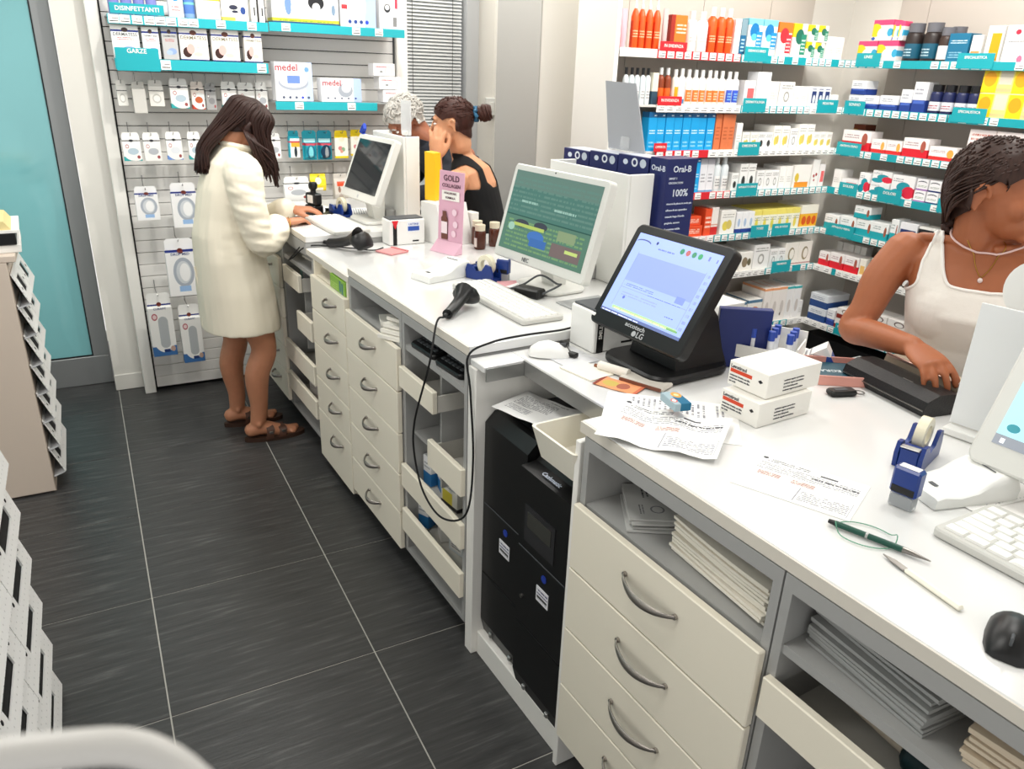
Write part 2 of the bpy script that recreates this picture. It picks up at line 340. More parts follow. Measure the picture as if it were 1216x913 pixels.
# ---- black machines in the bay
def machine(label, u0, u1, v0, ztop, screen):
    t = thing('cash_machine', label, 'machine', CF.w(u0, v0, .0865), CT); W = u1 - u0; H = ztop - .0865; D = .55
    pr = [(0, .05), (.012, 0), (D, 0), (D, H), (.03, H), (.0, H - .03)] if not screen else [(0, .05), (.012, 0), (D, 0), (D, H + .01), (.10, H + .01), (.045, H - .05), (.0, H - .055)]
    MB().prism(pr, W, 'x', 0).obj('body', BLACK, t); MB().box(.02, W - .02, .05 if not screen else .13, .30, (H if not screen else H + .01), (H if not screen else H + .01) + .006, c=.003).obj('lid', mat('black_gloss', '101012', .15), t)
    MB().box(.006, W - .006, -.0015, 0, H * .62, H * .624).obj('seam', DGREY, t); MB().box(.006, W - .006, -.0015, 0, H * .30, H * .304).obj('seam', BLACKM, t)
    MB().box(.10, .155, -.0016, 0, H * .47, H * .53).obj('barcode_sticker', C('barcode_sticker', 'e8e8ec', ('l', .05, .95, .5, .95, '2a2a60', 2), ('r', .08, .92, .1, .4, '3a3a3c'), ('l', .08, .92, .1, .4, 'e8e8ec', 1)), t); MB().lathe([(.011, 0), (.011, .0015)], 18).obj('round_sticker', mat('blue_sticker2', '1f3a9a', .5), t, (.13, 0, H * .575), rot=(pi / 2, 0, 0))
    if screen:
        MB().box(.03, W - .06, -.002, 0, H * .62 + .03, H * .80).obj('dispensing_slot', mat('slot_grey', '2a2a2c', .3), t); MB().box(.045, W - .075, -.0035, -.002, H * .72, H * .78).obj('display', mat('machine_display', '3c3c38', .15), t)
        text('lettering', 'Cashmatic', .019, mat('logo_white', 'd0d8e8', .4), t, (.11, .020, H - .048), rot=(.08, 0, 0), ext=.0006); MB().lathe([(.006, 0), (.006, .004)], 12).obj('lock', STEEL, t, (.03, 0, H * .42), rot=(pi / 2, 0, 0))
    for x in (.05, W - .06): MB().box(x, x + .014, -.001, .008, .012, .03, c=.003).obj('foot_tab', ALU, t)
def _late_machines():
    machine('left black cash machine in the counter bay', .05, .275, .03, .84, False); machine('right black cash machine with dispensing slot in the counter bay', .281, .508, .008, .845, True)
# ================================================================== printed packaging
def pmat(name, base, layers=(), rough=0.42, metal=0.0):
    """carton print: layers are ('r',s0,s1,t0,t1,col) ('e',cs,ct,rs,rt,col) ('l',s0,s1,t0,t1,col,rows) in the pack's own width/height"""
    if name in MATS: return MATS[name]
    m = mat(name, base, rough, metal); nt = m.node_tree; b = nt.nodes['Principled BSDF']; L = nt.links
    tc = nt.nodes.new('ShaderNodeTexCoord'); sp = nt.nodes.new('ShaderNodeSeparateXYZ'); L.new(tc.outputs['Generated'], sp.inputs[0])
    S, T = sp.outputs['X'], sp.outputs['Z']
    def mth(op, a, c=0.0, d=0.0):
        n = nt.nodes.new('ShaderNodeMath'); n.operation = op
        for i, x in enumerate((a, c, d)):
            if hasattr(x, 'is_linked'): L.new(x, n.inputs[i])
            else: n.inputs[i].default_value = x
        return n.outputs[0]
    cur = None
    def over(mask, col):
        nonlocal cur
        x = nt.nodes.new('ShaderNodeMix'); x.data_type = 'RGBA'; L.new(mask, x.inputs[0])
        if cur is None: x.inputs[6].default_value = (*lin(base), 1)
        else: L.new(cur, x.inputs[6])
        x.inputs[7].default_value = (*lin(col), 1); cur = x.outputs[2]
    for l in layers:
        if l[0] in 'rl':
            _, a, c, d, e, col = l[:6]
            mk = mth('MULTIPLY', mth('COMPARE', S, (a + c) / 2, (c - a) / 2), mth('COMPARE', T, (d + e) / 2, (e - d) / 2))
            if l[0] == 'l':
                row = mth('MULTIPLY_ADD', T, l[6] / (e - d), -d * l[6] / (e - d))
                mk = mth('MULTIPLY', mk, mth('LESS_THAN', mth('FRACT', row), 0.45))
                cb = nt.nodes.new('ShaderNodeCombineXYZ'); L.new(mth('MULTIPLY', S, 45.0 * (1 if c - a > .3 else 1.6)), cb.inputs[0]); L.new(mth('MULTIPLY', mth('FLOOR', row), 3.7), cb.inputs[1])
                nz = nt.nodes.new('ShaderNodeTexNoise'); nz.inputs['Scale'].default_value = 1.0; L.new(cb.outputs[0], nz.inputs['Vector'])
                mk = mth('MULTIPLY', mk, mth('GREATER_THAN', nz.outputs['Fac'], 0.45))
        else:
            _, cs, ct, rs, rt, col = l
            u = mth('MULTIPLY_ADD', S, 1 / rs, -cs / rs); v = mth('MULTIPLY_ADD', T, 1 / rt, -ct / rt)
            mk = mth('LESS_THAN', mth('ADD', mth('MULTIPLY', u, u), mth('MULTIPLY', v, v)), 1.0)
        over(mk, col)
    if cur is not None: L.new(cur, b.inputs['Base Color'])
    return m
PM = {}
def rr(x): return round(x, 4)
def pack_mesh(kind, W, D, H, m, cap=None):
    key = (kind, rr(W), rr(D), rr(H), m.name, cap.name if cap else '')
    if key in PM: return PM[key]
    b = MB(); h = W / 2
    if kind == 'box': b.box(-h, h, 0, D, 0, H, c=.0012)
    elif kind == 'tray':                                                     # shelf-ready carton whose front edge is cut low
        b.prism([(0, 0), (D, 0), (D, H), (D * .5, H), (0, H * .55)], W, 'x', -h)
    elif kind == 'hang':                                                     # carton with a hanging tab folded up
        t = .22 * H
        b.box(-h, h, 0, D, 0, H - t, c=.001)
        b.prism([(-h * .96, H - t), (h * .96, H - t), (h * .96, H - .012), (h * .8, H), (-h * .8, H), (-h * .96, H - .012)], .002, 'y', D * .45)
    elif kind == 'blister':
        b.prism([(-h, 0), (h, 0), (h, H - .01), (h - .01, H), (-h + .01, H), (-h, H - .01)], .0025, 'y', D)
        b.loft([[(-h * .8, D, H * .06), (h * .8, D, H * .06), (h * .8, D, H * .62), (-h * .8, D, H * .62)], [(-h * .66, D * .2, H * .1), (h * .66, D * .2, H * .1), (h * .66, D * .2, H * .56), (-h * .66, D * .2, H * .56)], [(-h * .5, 0, H * .16), (h * .5, 0, H * .16), (h * .5, 0, H * .5), (-h * .5, 0, H * .5)]], 0, True, False)
    elif kind == 'pouch':
        b.loft([[(h * x, D / 2 + D / 2 * y, 0) for x, y in ((-1, -.25), (1, -.25), (1, .25), (-1, .25))]] +
               [[(h * x, D / 2 + D / 2 * y * k, H * q) for x, y in ((-1, -1), (1, -1), (1, 1), (-1, 1))] for q, k in ((.06, .6), (.35, 1), (.7, .6), (.85, .12), (1, .1))], 0, True, False)
    elif kind == 'bottle':
        r = h; n = 18; k = D / W if D else 1
        b.lathe([(r * .9, 0), (r, .004), (r, H * .68), (r * .82, H * .76), (r * .42, H * .80), (r * .42, H * .83)], n, 0, (0, D / 2, 0))
    elif kind == 'spray':
        r = h; b.lathe([(r * .92, 0), (r, .004), (r, H * .60), (r * .7, H * .70), (r * .36, H * .76)], 16, 0, (0, D / 2, 0))
    elif kind == 'tube':
        n = 14; b.loft([[(h * .72 * cos(a), D / 2 + D * .4 * sin(a), 0) for a in [2 * pi * i / n for i in range(n)]], [(h * .74 * cos(a), D / 2 + D * .4 * sin(a), H * .16) for a in [2 * pi * i / n for i in range(n)]], [(h * .9 * cos(a), D / 2 + D * .42 * sin(a), H * .2) for a in [2 * pi * i / n for i in range(n)]], [(h * cos(a), D / 2 + D * .3 * sin(a), H * .6) for a in [2 * pi * i / n for i in range(n)]], [(h * cos(a), D / 2 + .002 * sin(a), H) for a in [2 * pi * i / n for i in range(n)]]])
    elif kind == 'jar':
        b.lathe([(h * .94, 0), (h, .004), (h, H * .66), (h * .9, H * .74), (h * .8, H * .76)], 18, 0, (0, D / 2, 0))
    me = b.mesh(kind + '_pack', m)
    cm = None
    if kind in ('bottle', 'spray', 'jar'):
        c = MB()
        if kind == 'bottle': c.lathe([(h * .5, H * .81), (h * .5, H), (h * .44, H)], 14, 0, (0, D / 2, 0))
        if kind == 'jar': c.lathe([(h * .86, H * .765), (h * .88, H), (h * .8, H)], 18, 0, (0, D / 2, 0))
        if kind == 'spray': c.lathe([(h * .38, H * .77), (h * .38, H * .84), (h * .2, H * .86), (h * .2, H * .94), (h * .3, H * .95), (h * .3, H)], 12, 0, (0, D / 2, 0))
        cm = c.mesh('cap', cap or WHITE)
    PM[key] = (me, cm); return PM[key]
def pack(name, label, cat, F, x, y, z, W, D, H, m, kind='box', group=None, cap=None, word=None, wcol=None, wsize=.02, wz=.8, rz=0.0, wx=0.0, tilt=0.0):
    me, cm = pack_mesh(kind, W, D, H, m, cap)
    o = mobj(name, me, None, F.w(x, y, z), F.rz + rz); tag(o, label, cat, group)
    if tilt: o.rotation_euler = (tilt, 0, F.rz + rz)
    if cm: mobj('cap', cm, o)
    if word: text('lettering', word, wsize, wcol or INK, o, (wx, -.0006, H * wz), ext=.0003)
    return o
def row(name, label, cat, F, x0, n, pitch, y, z, W, D, H, m, kind='box', group=None, cap=None, jit=.002, where='', **k):
    nw = ('one', 'two', 'three', 'four', 'five', 'six', 'seven', 'eight'); od = ('first', 'second', 'third', 'fourth', 'fifth', 'sixth', 'seventh', 'eighth')
    for i in range(n):
        lb = '%s, %s of %s, %s' % (label, od[i], nw[n - 1], where) if n > 1 else '%s, %s' % (label, where)
        pack(name, lb, cat, F, x0 + (i + .5) * pitch, y + random.uniform(-jit, jit) * 2, z, W, D, H, m, kind, '%s on the %s' % (label, where) if n > 1 else None, cap, rz=random.uniform(-jit, jit) * 8, **k)
TAGM = pmat('price_tag_print', 'fbfaf6', [('r', .08, .92, .18, .30, '3a3a3c'), ('l', .35, .95, .5, .8, '5a5a5e', 1)], .5)
tagme = MB().box(-.021, .021, -.0012, 0, .002, .031).mesh('price_tag', TAGM)
def rail(parent, x0, x1, y, z, h, m, tags, tw=1.0):
    r = MB().box(x0, x1, y - .004, y, z - h, z, c=.001).obj('price_rail', m, parent)
    for tx in tags:
        t = mobj('price_tag', tagme, r, (tx, y - .0042, z - h + .001)); t.scale = (tw, 1, (h - .003) / .0315)
    return r
def sign(parent, x0, x1, y, z0, z1, m, body, size, col=None, tz=None):
    s = MB().box(x0, x1, y - .002, y, z0, z1, c=.0008).obj('category_sign', m, parent)
    text('lettering', body, size, col or WHITE, s, ((x0 + x1) / 2, y - .0026, (z0 + z1) / 2 if tz is None else tz))
    return s
# ================================================================== slatwall display
SF = Frame((0, 4.37, 0), 0)
SLATM = mat('slatwall_board', 'eae8e4', 0.4); CHROME = mat('chrome_wire', '9a9a9a', .25, 1.0)
sw_ = thing('slatwall_display', 'tall slatted wall display of plasters, gauze and monitors with teal price strips', 'display wall', (0, 4.37, 0))
SP = .0628
slat_me = MB().prism([(0, .001), (0, SP - .006), (.004, SP - .003), (.02, SP - .003), (.02, .001)], 1.42, 'x', .172).mesh('slat', SLATM)
for k in range(38): mobj('slat', slat_me, sw_, (0, 0, .02 + k * SP))
MB().box(.168, 1.60, .021, .05, 0.0, 2.42).obj('backing_panel', BLACKM, sw_)
MB().box(.165, .172, -.004, .02, 0, 2.42).obj('edge_strip', BLACKM, sw_)
MB().box(.108, .163, -.03, .05, 0, 2.42, c=.003).obj('upright', WHITE, sw_)
MB().box(1.594, 1.60, -.004, .02, 0, 2.42).obj('edge_strip', DGREY, sw_)
MB().box(1.602, 1.668, -.03, .05, 0, 2.42, c=.003).obj('upright', WHITE, sw_)
def wshelf(x0, x1, z, rm, tags, h=.04, depth=.245, tw=1.0):
    s = MB().box(x0, x1, -depth, 0, z - .006, z).obj('shelf', mat('grey_metal_shelf', 'a9abab', .4, .3), sw_)
    rail(s, x0, x1, -depth, z + .002, h, rm, tags, tw); return s
TEALL = mat('teal_strip_light', '26adb8', .35)
wshelf(.185, .876, 1.885, TEALL, [.21, .255, .305, .355, .40, .445, .495, .54, .66, .80])
wshelf(.880, 1.57, 1.890, TEALL, [.96, 1.31, 1.43])
wshelf(.190, .862, 1.705, TEALL, [.245, .335, .40, .83], .046)
wshelf(.884, 1.41, 1.532, TEALL, [1.0, 1.27], .04)
sign(sw_, .20, .42, -.2515, 1.889, 1.932, TEAL, 'DISINFETTANTI', .026)
sign(sw_, .195, .375, -.2515, 1.655, 1.752, TEAL, 'GARZE', .026, tz=1.738)
# boxes on the gauze shelf
BL = '1c2f7a'
GZ = [('r', 0, 1, .80, .86, BL), ('e', .5, .86, .12, .07, '3b2a2a'), ('l', .2, .8, .56, .66, 'b04040', 2), ('e', .6, .26, .28, .1, '8ea6cf'), ('e', .42, .22, .2, .07, 'a9bde0')]
DM = [('r', 0, 1, .80, .85, BL), ('e', .5, .86, .12, .08, '5a3026'), ('e', .25, .25, .16, .16, '3a201c'), ('e', .38, .36, .14, .16, 'e6b3ac'), ('e', .62, .2, .16, .07, 'eec5bd'), ('r', 0, 1, 0, .04, BL), ('l', .55, .95, .35, .5, 'b9b2a4', 3)]
gz = pmat('gauze_print', 'f4f4f1', GZ); gzg = pmat('gauze_grey_print', 'b9b9b9', GZ); dm = pmat('dressing_print', 'f7f3ee', DM)
GOLD = mat('gold_ink', '6f6848', .5); SHY = -.225
pack('gauze_box', 'white gauze box with blue stripe standing behind the GARZE sign', 'box', SF, .248, SHY, 1.708, .112, .04, .136, gz, word='DERMATESS', wsize=.0185, wz=.72)
pack('gauze_box', 'narrow white gauze box, second from left on the gauze shelf', 'box', SF, .352, SHY, 1.708, .07, .04, .134, gz, word='DERMATESS', wsize=.0105, wz=.72)
pack('gauze_box', 'grey narrow gauze box, third on the gauze shelf', 'box', SF, .432, SHY, 1.708, .066, .04, .138, gzg, word='DERMATESS', wsize=.010, wz=.72)
for x, W, lb in ((.535, .124, 'white dressing box with gold lettering, left of the two wide ones'), (.676, .124, 'white dressing box with gold lettering, right of the two wide ones'), (.803, .082, 'narrow dressing box with gold lettering at the right end of the gauze shelf')):
    pack('dressing_box', lb, 'box', SF, x, SHY, 1.708, W, .05, .138, dm, word='DERMATESS', wsize=.0215 * W / .124, wz=.70, wcol=GOLD)
# boxes on the top shelf
Z1 = 1.888
lil = mat('lilac_liquid', '8f93d6', .25)
for i in range(4): pack('disinfectant_bottle', 'lilac disinfectant bottle behind the DISINFETTANTI sign, %s from left' % ('first', 'second', 'third', 'fourth')[i], 'bottle', SF, .222 + i * .052, -.19, Z1, .046, .046, .19, lil, 'bottle', 'lilac disinfectant bottles', mat('lilac_cap', 'c9cdf0', .4))
pack('disinfectant_box', 'white box with blue circle on the top slatwall shelf', 'box', SF, .475, -.225, Z1, .062, .05, .15, pmat('blue_circle', 'f2f4f6', [('e', .5, .66, .34, .22, '2f8fd6'), ('e', .5, .7, .2, .13, '8fd0f0'), ('l', .2, .8, .18, .36, 'c77', 2) if False else ('l', .2, .8, .18, .36, 'b07070', 2)]))
pack('disinfectant_bottle', 'pale blue bottle next to the blue circle box', 'bottle', SF, .535, -.22, Z1, .05, .05, .19, pmat('pale_blue_btl', '8fb4e2', [('r', 0, 1, .12, .5, '5b86cf'), ('r', 0, 1, .36, .42, '7fd0c8')]), 'bottle')
pack('test_kit_box', 'wide white box with yellow top band on the top slatwall shelf', 'box', SF, .615, -.225, Z1, .105, .06, .15, pmat('yellow_band', 'f3f2ea', [('r', .1, 1, .52, .72, 'f0d22a'), ('l', .08, .9, .08, .45, 'a8a8a8', 6)]))
pack('test_kit_box', 'white box with navy shapes and yellow corner on the top slatwall shelf', 'box', SF, .733, -.225, Z1, .122, .06, .15, pmat('navy_shapes', 'f3f2ea', [('r', 0, .5, 0, .1, 'f0dc5a'), ('e', .45, .38, .16, .07, '2b2f45'), ('e', .5, .26, .12, .04, '2b2f45'), ('e', .8, .3, .1, .11, '2a4a8f'), ('r', 0, 1, .62, .68, '2a3a80')]))
for i, x in enumerate((.822, .858)): pack('slim_box', '%s of two slim white boxes with black side lettering' % ('left', 'right')[i], 'box', SF, x, -.225, Z1, .030, .08, .15, pmat('slim_print', 'f4f4f2', [('r', .4, .62, .18, .42, '26282c'), ('r', .86, 1, 0, 1, '2b2b2e')]), group='slim boxes on the top slatwall shelf')
neb = pack('nebuliser_box', 'large white nebuliser box with yellow-green base band', 'box', SF, 1.065, -.235, Z1, .325, .12, .2, pmat('nebuliser', 'f3f4f5', [('r', 0, 1, .06, .13, 'd6d83a'), ('l', .1, .9, .07, .12, '6a9a2a', 1), ('r', 0, 1, 0, .06, '23507f'), ('e', .24, .42, .05, .22, '6f8fd0'), ('e', .42, .36, .14, .2, 'd4d6da'), ('e', .66, .34, .18, .18, 'd9dbe0'), ('e', .66, .5, .12, .16, '1c1d22'), ('e', .66, .4, .06, .1, 'f0f0f0'), ('e', .92, .36, .03, .12, '7f97b0')]))
pack('thermometer_box', 'white box with pale blue corner and round icons right of the nebuliser box', 'box', SF, 1.33, -.23, Z1, .185, .1, .2, pmat('therm', 'f3f5f8', [('r', .68, 1, 0, 1, 'b9cdf3'), ('r', .04, .2, .42, .52, 'd23b44'), ('e', .45, .4, .1, .2, 'dfe3ea'), ('e', .62, .5, .1, .3, 'e8ebf0'), ('e', .26, .14, .05, .045, '2b4a94'), ('e', .42, .14, .05, .045, '2b4a94'), ('e', .58, .14, .05, .045, '2b4a94'), ('e', .74, .14, .05, .045, '2b4ad0')]))
pack('monitor_box', 'white box with red vertical lettering at the right end of the top shelf', 'box', SF, 1.50, -.23, Z1, .115, .1, .2, pmat('redvert', 'f4f4f6', [('r', .72, .84, .5, .9, 'd23b54'), ('e', .36, .5, .15, .1, '2a2c30'), ('e', .36, .52, .1, .06, 'f4f4f6'), ('r', .62, .8, .08, .3, '888888'), ('r', .06, .3, .6, 1, 'd5def0')]))
# blood-pressure monitors
MRED = mat('red_ink', 'b01a2c', .5)
pack('monitor_box', 'large white box showing a blood pressure monitor with blue screen', 'box', SF, .985, -.235, 1.535, .185, .09, .182, pmat('medel_a', 'f4f5f8', [('r', .80, 1, 0, 1, 'c3d3f6'), ('e', .48, .48, .4, .2, 'a9b0be'), ('e', .48, .53, .37, .18, 'f6f7fa'), ('r', .32, .66, .46, .66, '6f8fd6'), ('e', .2, .1, .035, .035, '4a5570'), ('e', .37, .1, .035, .035, '4a5570'), ('e', .54, .1, .035, .035, '4a5570'), ('e', .71, .1, .035, .035, '2b4ad0'), ('e', .87, .1, .035, .035, '4a5570'), ('e', .85, .82, .06, .06, '6fa0e0')]), word='medel', wsize=.046, wz=.86, wcol=MRED, wx=-.035)
pack('monitor_box', 'smaller wide white box beside the large blood pressure monitor box', 'box', SF, 1.225, -.235, 1.535, .21, .08, .113, pmat('medel_b', 'f4f5f8', [('r', .80, 1, 0, 1, 'b3c9f4'), ('e', .6, .5, .18, .3, 'a4abb6'), ('e', .62, .6, .12, .2, 'd4d9e0'), ('e', .16, .16, .025, .04, '4a5570'), ('e', .33, .16, .025, .04, '4a5570'), ('e', .5, .16, .025, .04, '4a5570'), ('e', .67, .16, .025, .04, '4a5570'), ('e', .85, .16, .025, .04, '1c2a80')]), word='medel', wsize=.04, wz=.80, wcol=MRED, wx=-.05)
mc = pmat('medel_c', 'f4f3f3', [('l', .1, .6, .7, .86, 'c6283a', 1), ('e', .7, .45, .2, .35, 'd8d8da'), ('e', .7, .42, .12, .25, 'efefef'), ('r', .3, .42, .3, .4, '555555')])
for k, (x, z, lb) in enumerate(((1.52, 1.535, 'white small monitor box at the bottom of the stack of three'), (1.50, 1.600, 'white small monitor box in the middle of the stack of three'), (1.47, 1.665, 'white small monitor box on top of the stack of three'))):
    pack('monitor_box', lb, 'box', SF, x, -.2, z, .118, .09, .062, mc)
MB().box(1.412, 1.59, -.24, 0, 1.527, 1.533).obj('shelf', mat('grey_metal_shelf'), sw_)
# hanging packs: (x0, x1, z0, z1, depth, kind, material, name, label)
def PL(c, foot=None, grey=False, ill='b2b6bc'):
    l = [('r', 0, 1, .70, .735, '23262e'), ('e', .5, .72, .13, .045, '23262e')]
    if foot: l += [('r', 0, 1, 0, .16, foot), ('e', .62, .3, .62, .3, 'f2f2ef')]
    l += [('e', .55, .34, .3, .12, ill), ('e', .25, .52, .1, .07, c), ('e', .25, .52, .07, .045, 'f2f2ef'), ('e', .82, .14, .09, .06, '9a4a4a')]
    return l
pTE = pmat('plaster_teal', 'f3f3f0', PL('b04a55', '2fa7a9', ill='b4c6d2')); pBL = pmat('plaster_blue', 'f3f3f0', PL('b04a55', '6f97d8', ill='dfe3e8'))
pWH = pmat('plaster_white', 'efefec', PL('c08080')); pGR = pmat('plaster_grey', 'a8a8a8', PL('6a4a4a', None, ill='8a8a8c'))
pOR = pmat('plaster_red', 'efe4dc', PL('b04a3c', 'c7402c', ill='c8643c')); pGT = pmat('gauze_tape', 'e6e4de', [('r', 0, 1, .58, .61, '33363c'), ('e', .5, .3, .3, .18, 'c4c2bc'), ('e', .5, .3, .22, .12, 'ecebe6')])
hang = [
 (.183, .226, 1.500, 1.613, .035, 'hang', pGT, 'tape_box', 'small white tape box, first on the upper hook row'),
 (.246, .302, 1.470, 1.607, .07, 'hang', mat('clear_pvc', 'c9c7c1', .2), 'tape_box', 'see-through tape box, second on the upper hook row'),
 (.319, .383, 1.500, 1.616, .04, 'hang', pGT, 'tape_box', 'white tape box, third on the upper hook row'),
 (.411, .492, 1.492, 1.626, .05, 'hang', pTE, 'plaster_pack', 'large white plaster pack with teal foot on the upper hook row'),
 (.507, .566, 1.488, 1.614, .03, 'hang', pOR, 'plaster_pack', 'plaster pack with red foot and brown plaster picture'),
 (.572, .620, 1.485, 1.608, .03, 'hang', pGR, 'plaster_pack', 'grey plaster pack next to the red-footed one'),
 (.646, .715, 1.489, 1.617, .04, 'hang', pTE, 'plaster_pack', 'white plaster pack with teal foot just left of the woman\'s head'),
 (.725, .803, 1.489, 1.615, .03, 'hang', pWH, 'plaster_pack', 'white plaster pack right above the woman\'s hair'),
 (.812, .868, 1.489, 1.617, .03, 'hang', pWH, 'plaster_pack', 'white plaster pack last on the upper hook row, beside the large monitor box'),
 (.173, .252, 1.250, 1.380, .03, 'hang', pTE, 'plaster_pack', 'plaster pack with teal foot, first on the second hook row'),
 (.264, .340, 1.248, 1.380, .03, 'hang', pWH, 'plaster_pack', 'all white plaster pack, second on the second hook row'),
 (.366, .437, 1.252, 1.383, .03, 'hang', pBL, 'plaster_pack', 'plaster pack with blue foot, third on the second hook row'),
 (.465, .524, 1.252, 1.383, .035, 'hang', pTE, 'plaster_pack', 'narrow plaster pack with teal foot behind the lab coat shoulder'),
 (.545, .620, 1.252, 1.391, .03, 'hang', pWH, 'plaster_pack', 'white plaster pack mostly hidden by the woman\'s hair'),
 (.846, .914, 1.250, 1.375, .03, 'hang', pWH, 'plaster_pack', 'white plaster pack peeking out in front of the woman\'s face'),
]
tq = pmat('brush_teal', '1aa0b4', [('r', 0, 1, .5, .58, 'c03a50'), ('r', .1, .9, .6, .72, 'bfeef2'), ('e', .5, .28, .3, .24, '0d6f8a'), ('e', .5, .28, .16, .2, '7fd3dc')])
tq2 = pmat('brush_teal_dark', '148ea6', [('r', 0, 1, .5, .58, 'c03a50'), ('r', .1, .9, .6, .72, 'bfeef2'), ('e', .5, .28, .34, .25, '0a3550'), ('e', .55, .26, .12, .2, '9aa0a4')])
tq3 = pmat('brush_teal_card', 'f0f3f0', [('r', 0, 1, .72, 1, '1aa0b4'), ('r', 0, .12, 0, 1, '1aa0b4'), ('r', .2, 1, .4, .56, 'f0b43a'), ('r', 0, 1, .56, .62, 'c03a50'), ('e', .6, .22, .14, .2, '26323a')])
yel = pmat('yellow_card', 'f5f2e6', [('r', 0, 1, .74, 1, 'f3d81e'), ('r', 0, 1, 0, .08, 'f3d81e'), ('e', .5, .68, .22, .08, 'efe9cf'), ('e', .4, .36, .16, .08, 'd98a8a'), ('e', .62, .32, .14, .08, '8ab08a'), ('e', .5, .25, .12, .06, 'd99a8a')])
hang += [
 (.956, 1.012, 1.252, 1.387, .03, 'hang', tq3, 'toothbrush_pack', 'white and teal hanging pack left of the two turquoise blisters'),
 (1.033, 1.108, 1.236, 1.387, .03, 'blister', tq, 'toothbrush_blister', 'bright turquoise blister pack, left of the pair'),
 (1.112, 1.190, 1.236, 1.387, .03, 'blister', tq2, 'toothbrush_blister', 'dark-centred turquoise blister pack, right of the pair'),
 (1.203, 1.275, 1.244, 1.387, .02, 'hang', yel, 'yellow_card_pack', 'white card pack with yellow top right of the turquoise blisters'),
 (1.292, 1.350, 1.255, 1.391, .02, 'hang', yel, 'yellow_card_pack', 'second yellow-topped card pack beside the white monitor'),
 (.915, 1.050, 1.03, 1.155, .03, 'hang', pWH, 'plaster_pack', 'wide white pack on the lowest visible hook right of the woman\'s face'),
 (1.058, 1.141, 1.075, 1.165, .03, 'pouch', pmat('yellow_pouch', 'f2d92c', [('e', .5, .6, .2, .2, 'e8e6da'), ('r', .2, .8, 0, .2, 'f3efdc')]), 'yellow_pouch', 'yellow pouch hanging above the black stamp'),
 (1.183, 1.256, 1.00, 1.165, .05, 'pouch', pmat('clear_pouch', 'cfc9c0', [('r', .2, .8, .6, .75, 'd9502c'), ('e', .35, .5, .1, .1, '8a6a5a'), ('e', .45, .25, .18, .1, 'b5a89c')]), 'clear_pouch', 'translucent pouch with orange label beside the white monitor'),
]
DR = [('r', 0, 1, .775, .805, BL), ('e', .52, .79, .1, .04, '6a2a20'), ('e', .56, .42, .36, .26, 'aab2be'), ('e', .56, .42, .26, .2, 'd0d5da'), ('e', .6, .42, .18, .16, 'f4f5f6'), ('r', .35, .75, .08, .18, '9dc0ea')]
drop = pmat('drop_print', 'f4f4f4', DR)
CU = [('r', 0, 1, .80, .825, BL), ('e', .5, .82, .1, .035, '6a2a20'), ('r', 0, 1, 0, .16, '3d6ea8'), ('e', .52, .36, .5, .3, 'f2f2ef'), ('r', .36, .76, .2, .56, 'b4b9bc'), ('e', .56, .56, .2, .08, 'b4b9bc'), ('e', .56, .2, .2, .07, 'b4b9bc'), ('e', .24, .64, .12, .055, 'b85a66'), ('e', .24, .64, .08, .035, 'ecd5d5'), ('r', .46, .72, .06, .11, '22386f'), ('e', .84, .11, .1, .045, 'c0a090')]
cur_ = pmat('curafit_print', 'f1f1ee', CU)
hang += [
 (.192, .296, .965, 1.128, .035, 'hang', drop, 'dressing_pack', 'white dressing pack hanging left, on the third hook row'),
 (.355, .475, .920, 1.140, .035, 'hang', drop, 'dressing_pack', 'larger white dressing pack hanging against the lab coat'),
 (.292, .430, .570, .866, .05, 'hang', drop, 'dressing_pack', 'large white dressing pack hanging alone in the middle'),
 (.172, .288, .255, .592, .05, 'hang', cur_, 'dressing_pack', 'white and blue dressing pack hanging lowest on the left'),
 (.316, .420, .200, .518, .05, 'hang', cur_, 'dressing_pack', 'white and blue dressing pack hanging lowest, left of the woman\'s knee'),
]
hook_me = MB().tube([(0, 0, .0), (0, -.16, .0), (0, -.175, .012)], .0022, 6).tube([(0, 0, .045), (0, -.02, .05), (0, -.022, .002)], .0018, 6).mesh('hook', CHROME)
for (x0, x1, z0, z1, d, kind, m, nm, lb) in hang:
    W = x1 - x0; H = z1 - z0; big = H > .16
    o = pack(nm, lb, 'package', SF, (x0 + x1) / 2, -.12 - d, z0, W, d, H, m, kind, 'packs hanging on the slatwall hooks')
    if nm == 'dressing_pack': text('lettering', 'DROP MED' if m is drop else 'CURAFIT', W * .13, NAVY, o, (.0, -.0006, H * .74 if m is drop else H * .765), ext=.0003)
    mobj('hook', hook_me, sw_, ((x0 + x1) / 2, 0, z1 - .012))
# ================================================================== corner shelving
AF = Frame((0, 3.29, 0), 0.0); BF = Frame((3.97, 0, 0), -pi / 2)
SZ = [1.835, 1.582, 1.354, 1.130, .885, .655, .300]
GLS = mat('shelf_metal', 'd9d6d0', .35); BACKM = mat('shelf_back_panel', 'cbc3ba', .45, .0); WR = mat('white_rail', 'f2f0ec', .4)
def unit(F, x0, x1, name, label, seams):
    t = thing(name, label, 'shelving', F.w(0, 0, 0), F.rz)
    xs = [x0] + seams + [x1]
    for a, b in zip(xs[:-1], xs[1:]): MB().box(a + .0015, b - .0015, .33, .345, .0, 2.6).obj('back_panel', BACKM, t)
    for z in SZ: MB().box(x0, x1, .0, .329, z - .012, z, c=.001).obj('shelf', GLS, t)
    MB().box(x0, x1, .04, .329, 0, .20).obj('base_cabinet', BLACKM, t)
    return t
ua = unit(AF, 2.345, 3.968, 'shelving_unit', 'white shelving unit with red and teal price strips, left side of the corner', [2.62, 3.12, 3.62])
MB().box(2.318, 2.343, .0, .345, 0, 2.6, c=.002).obj('end_panel', WALLM, ua)
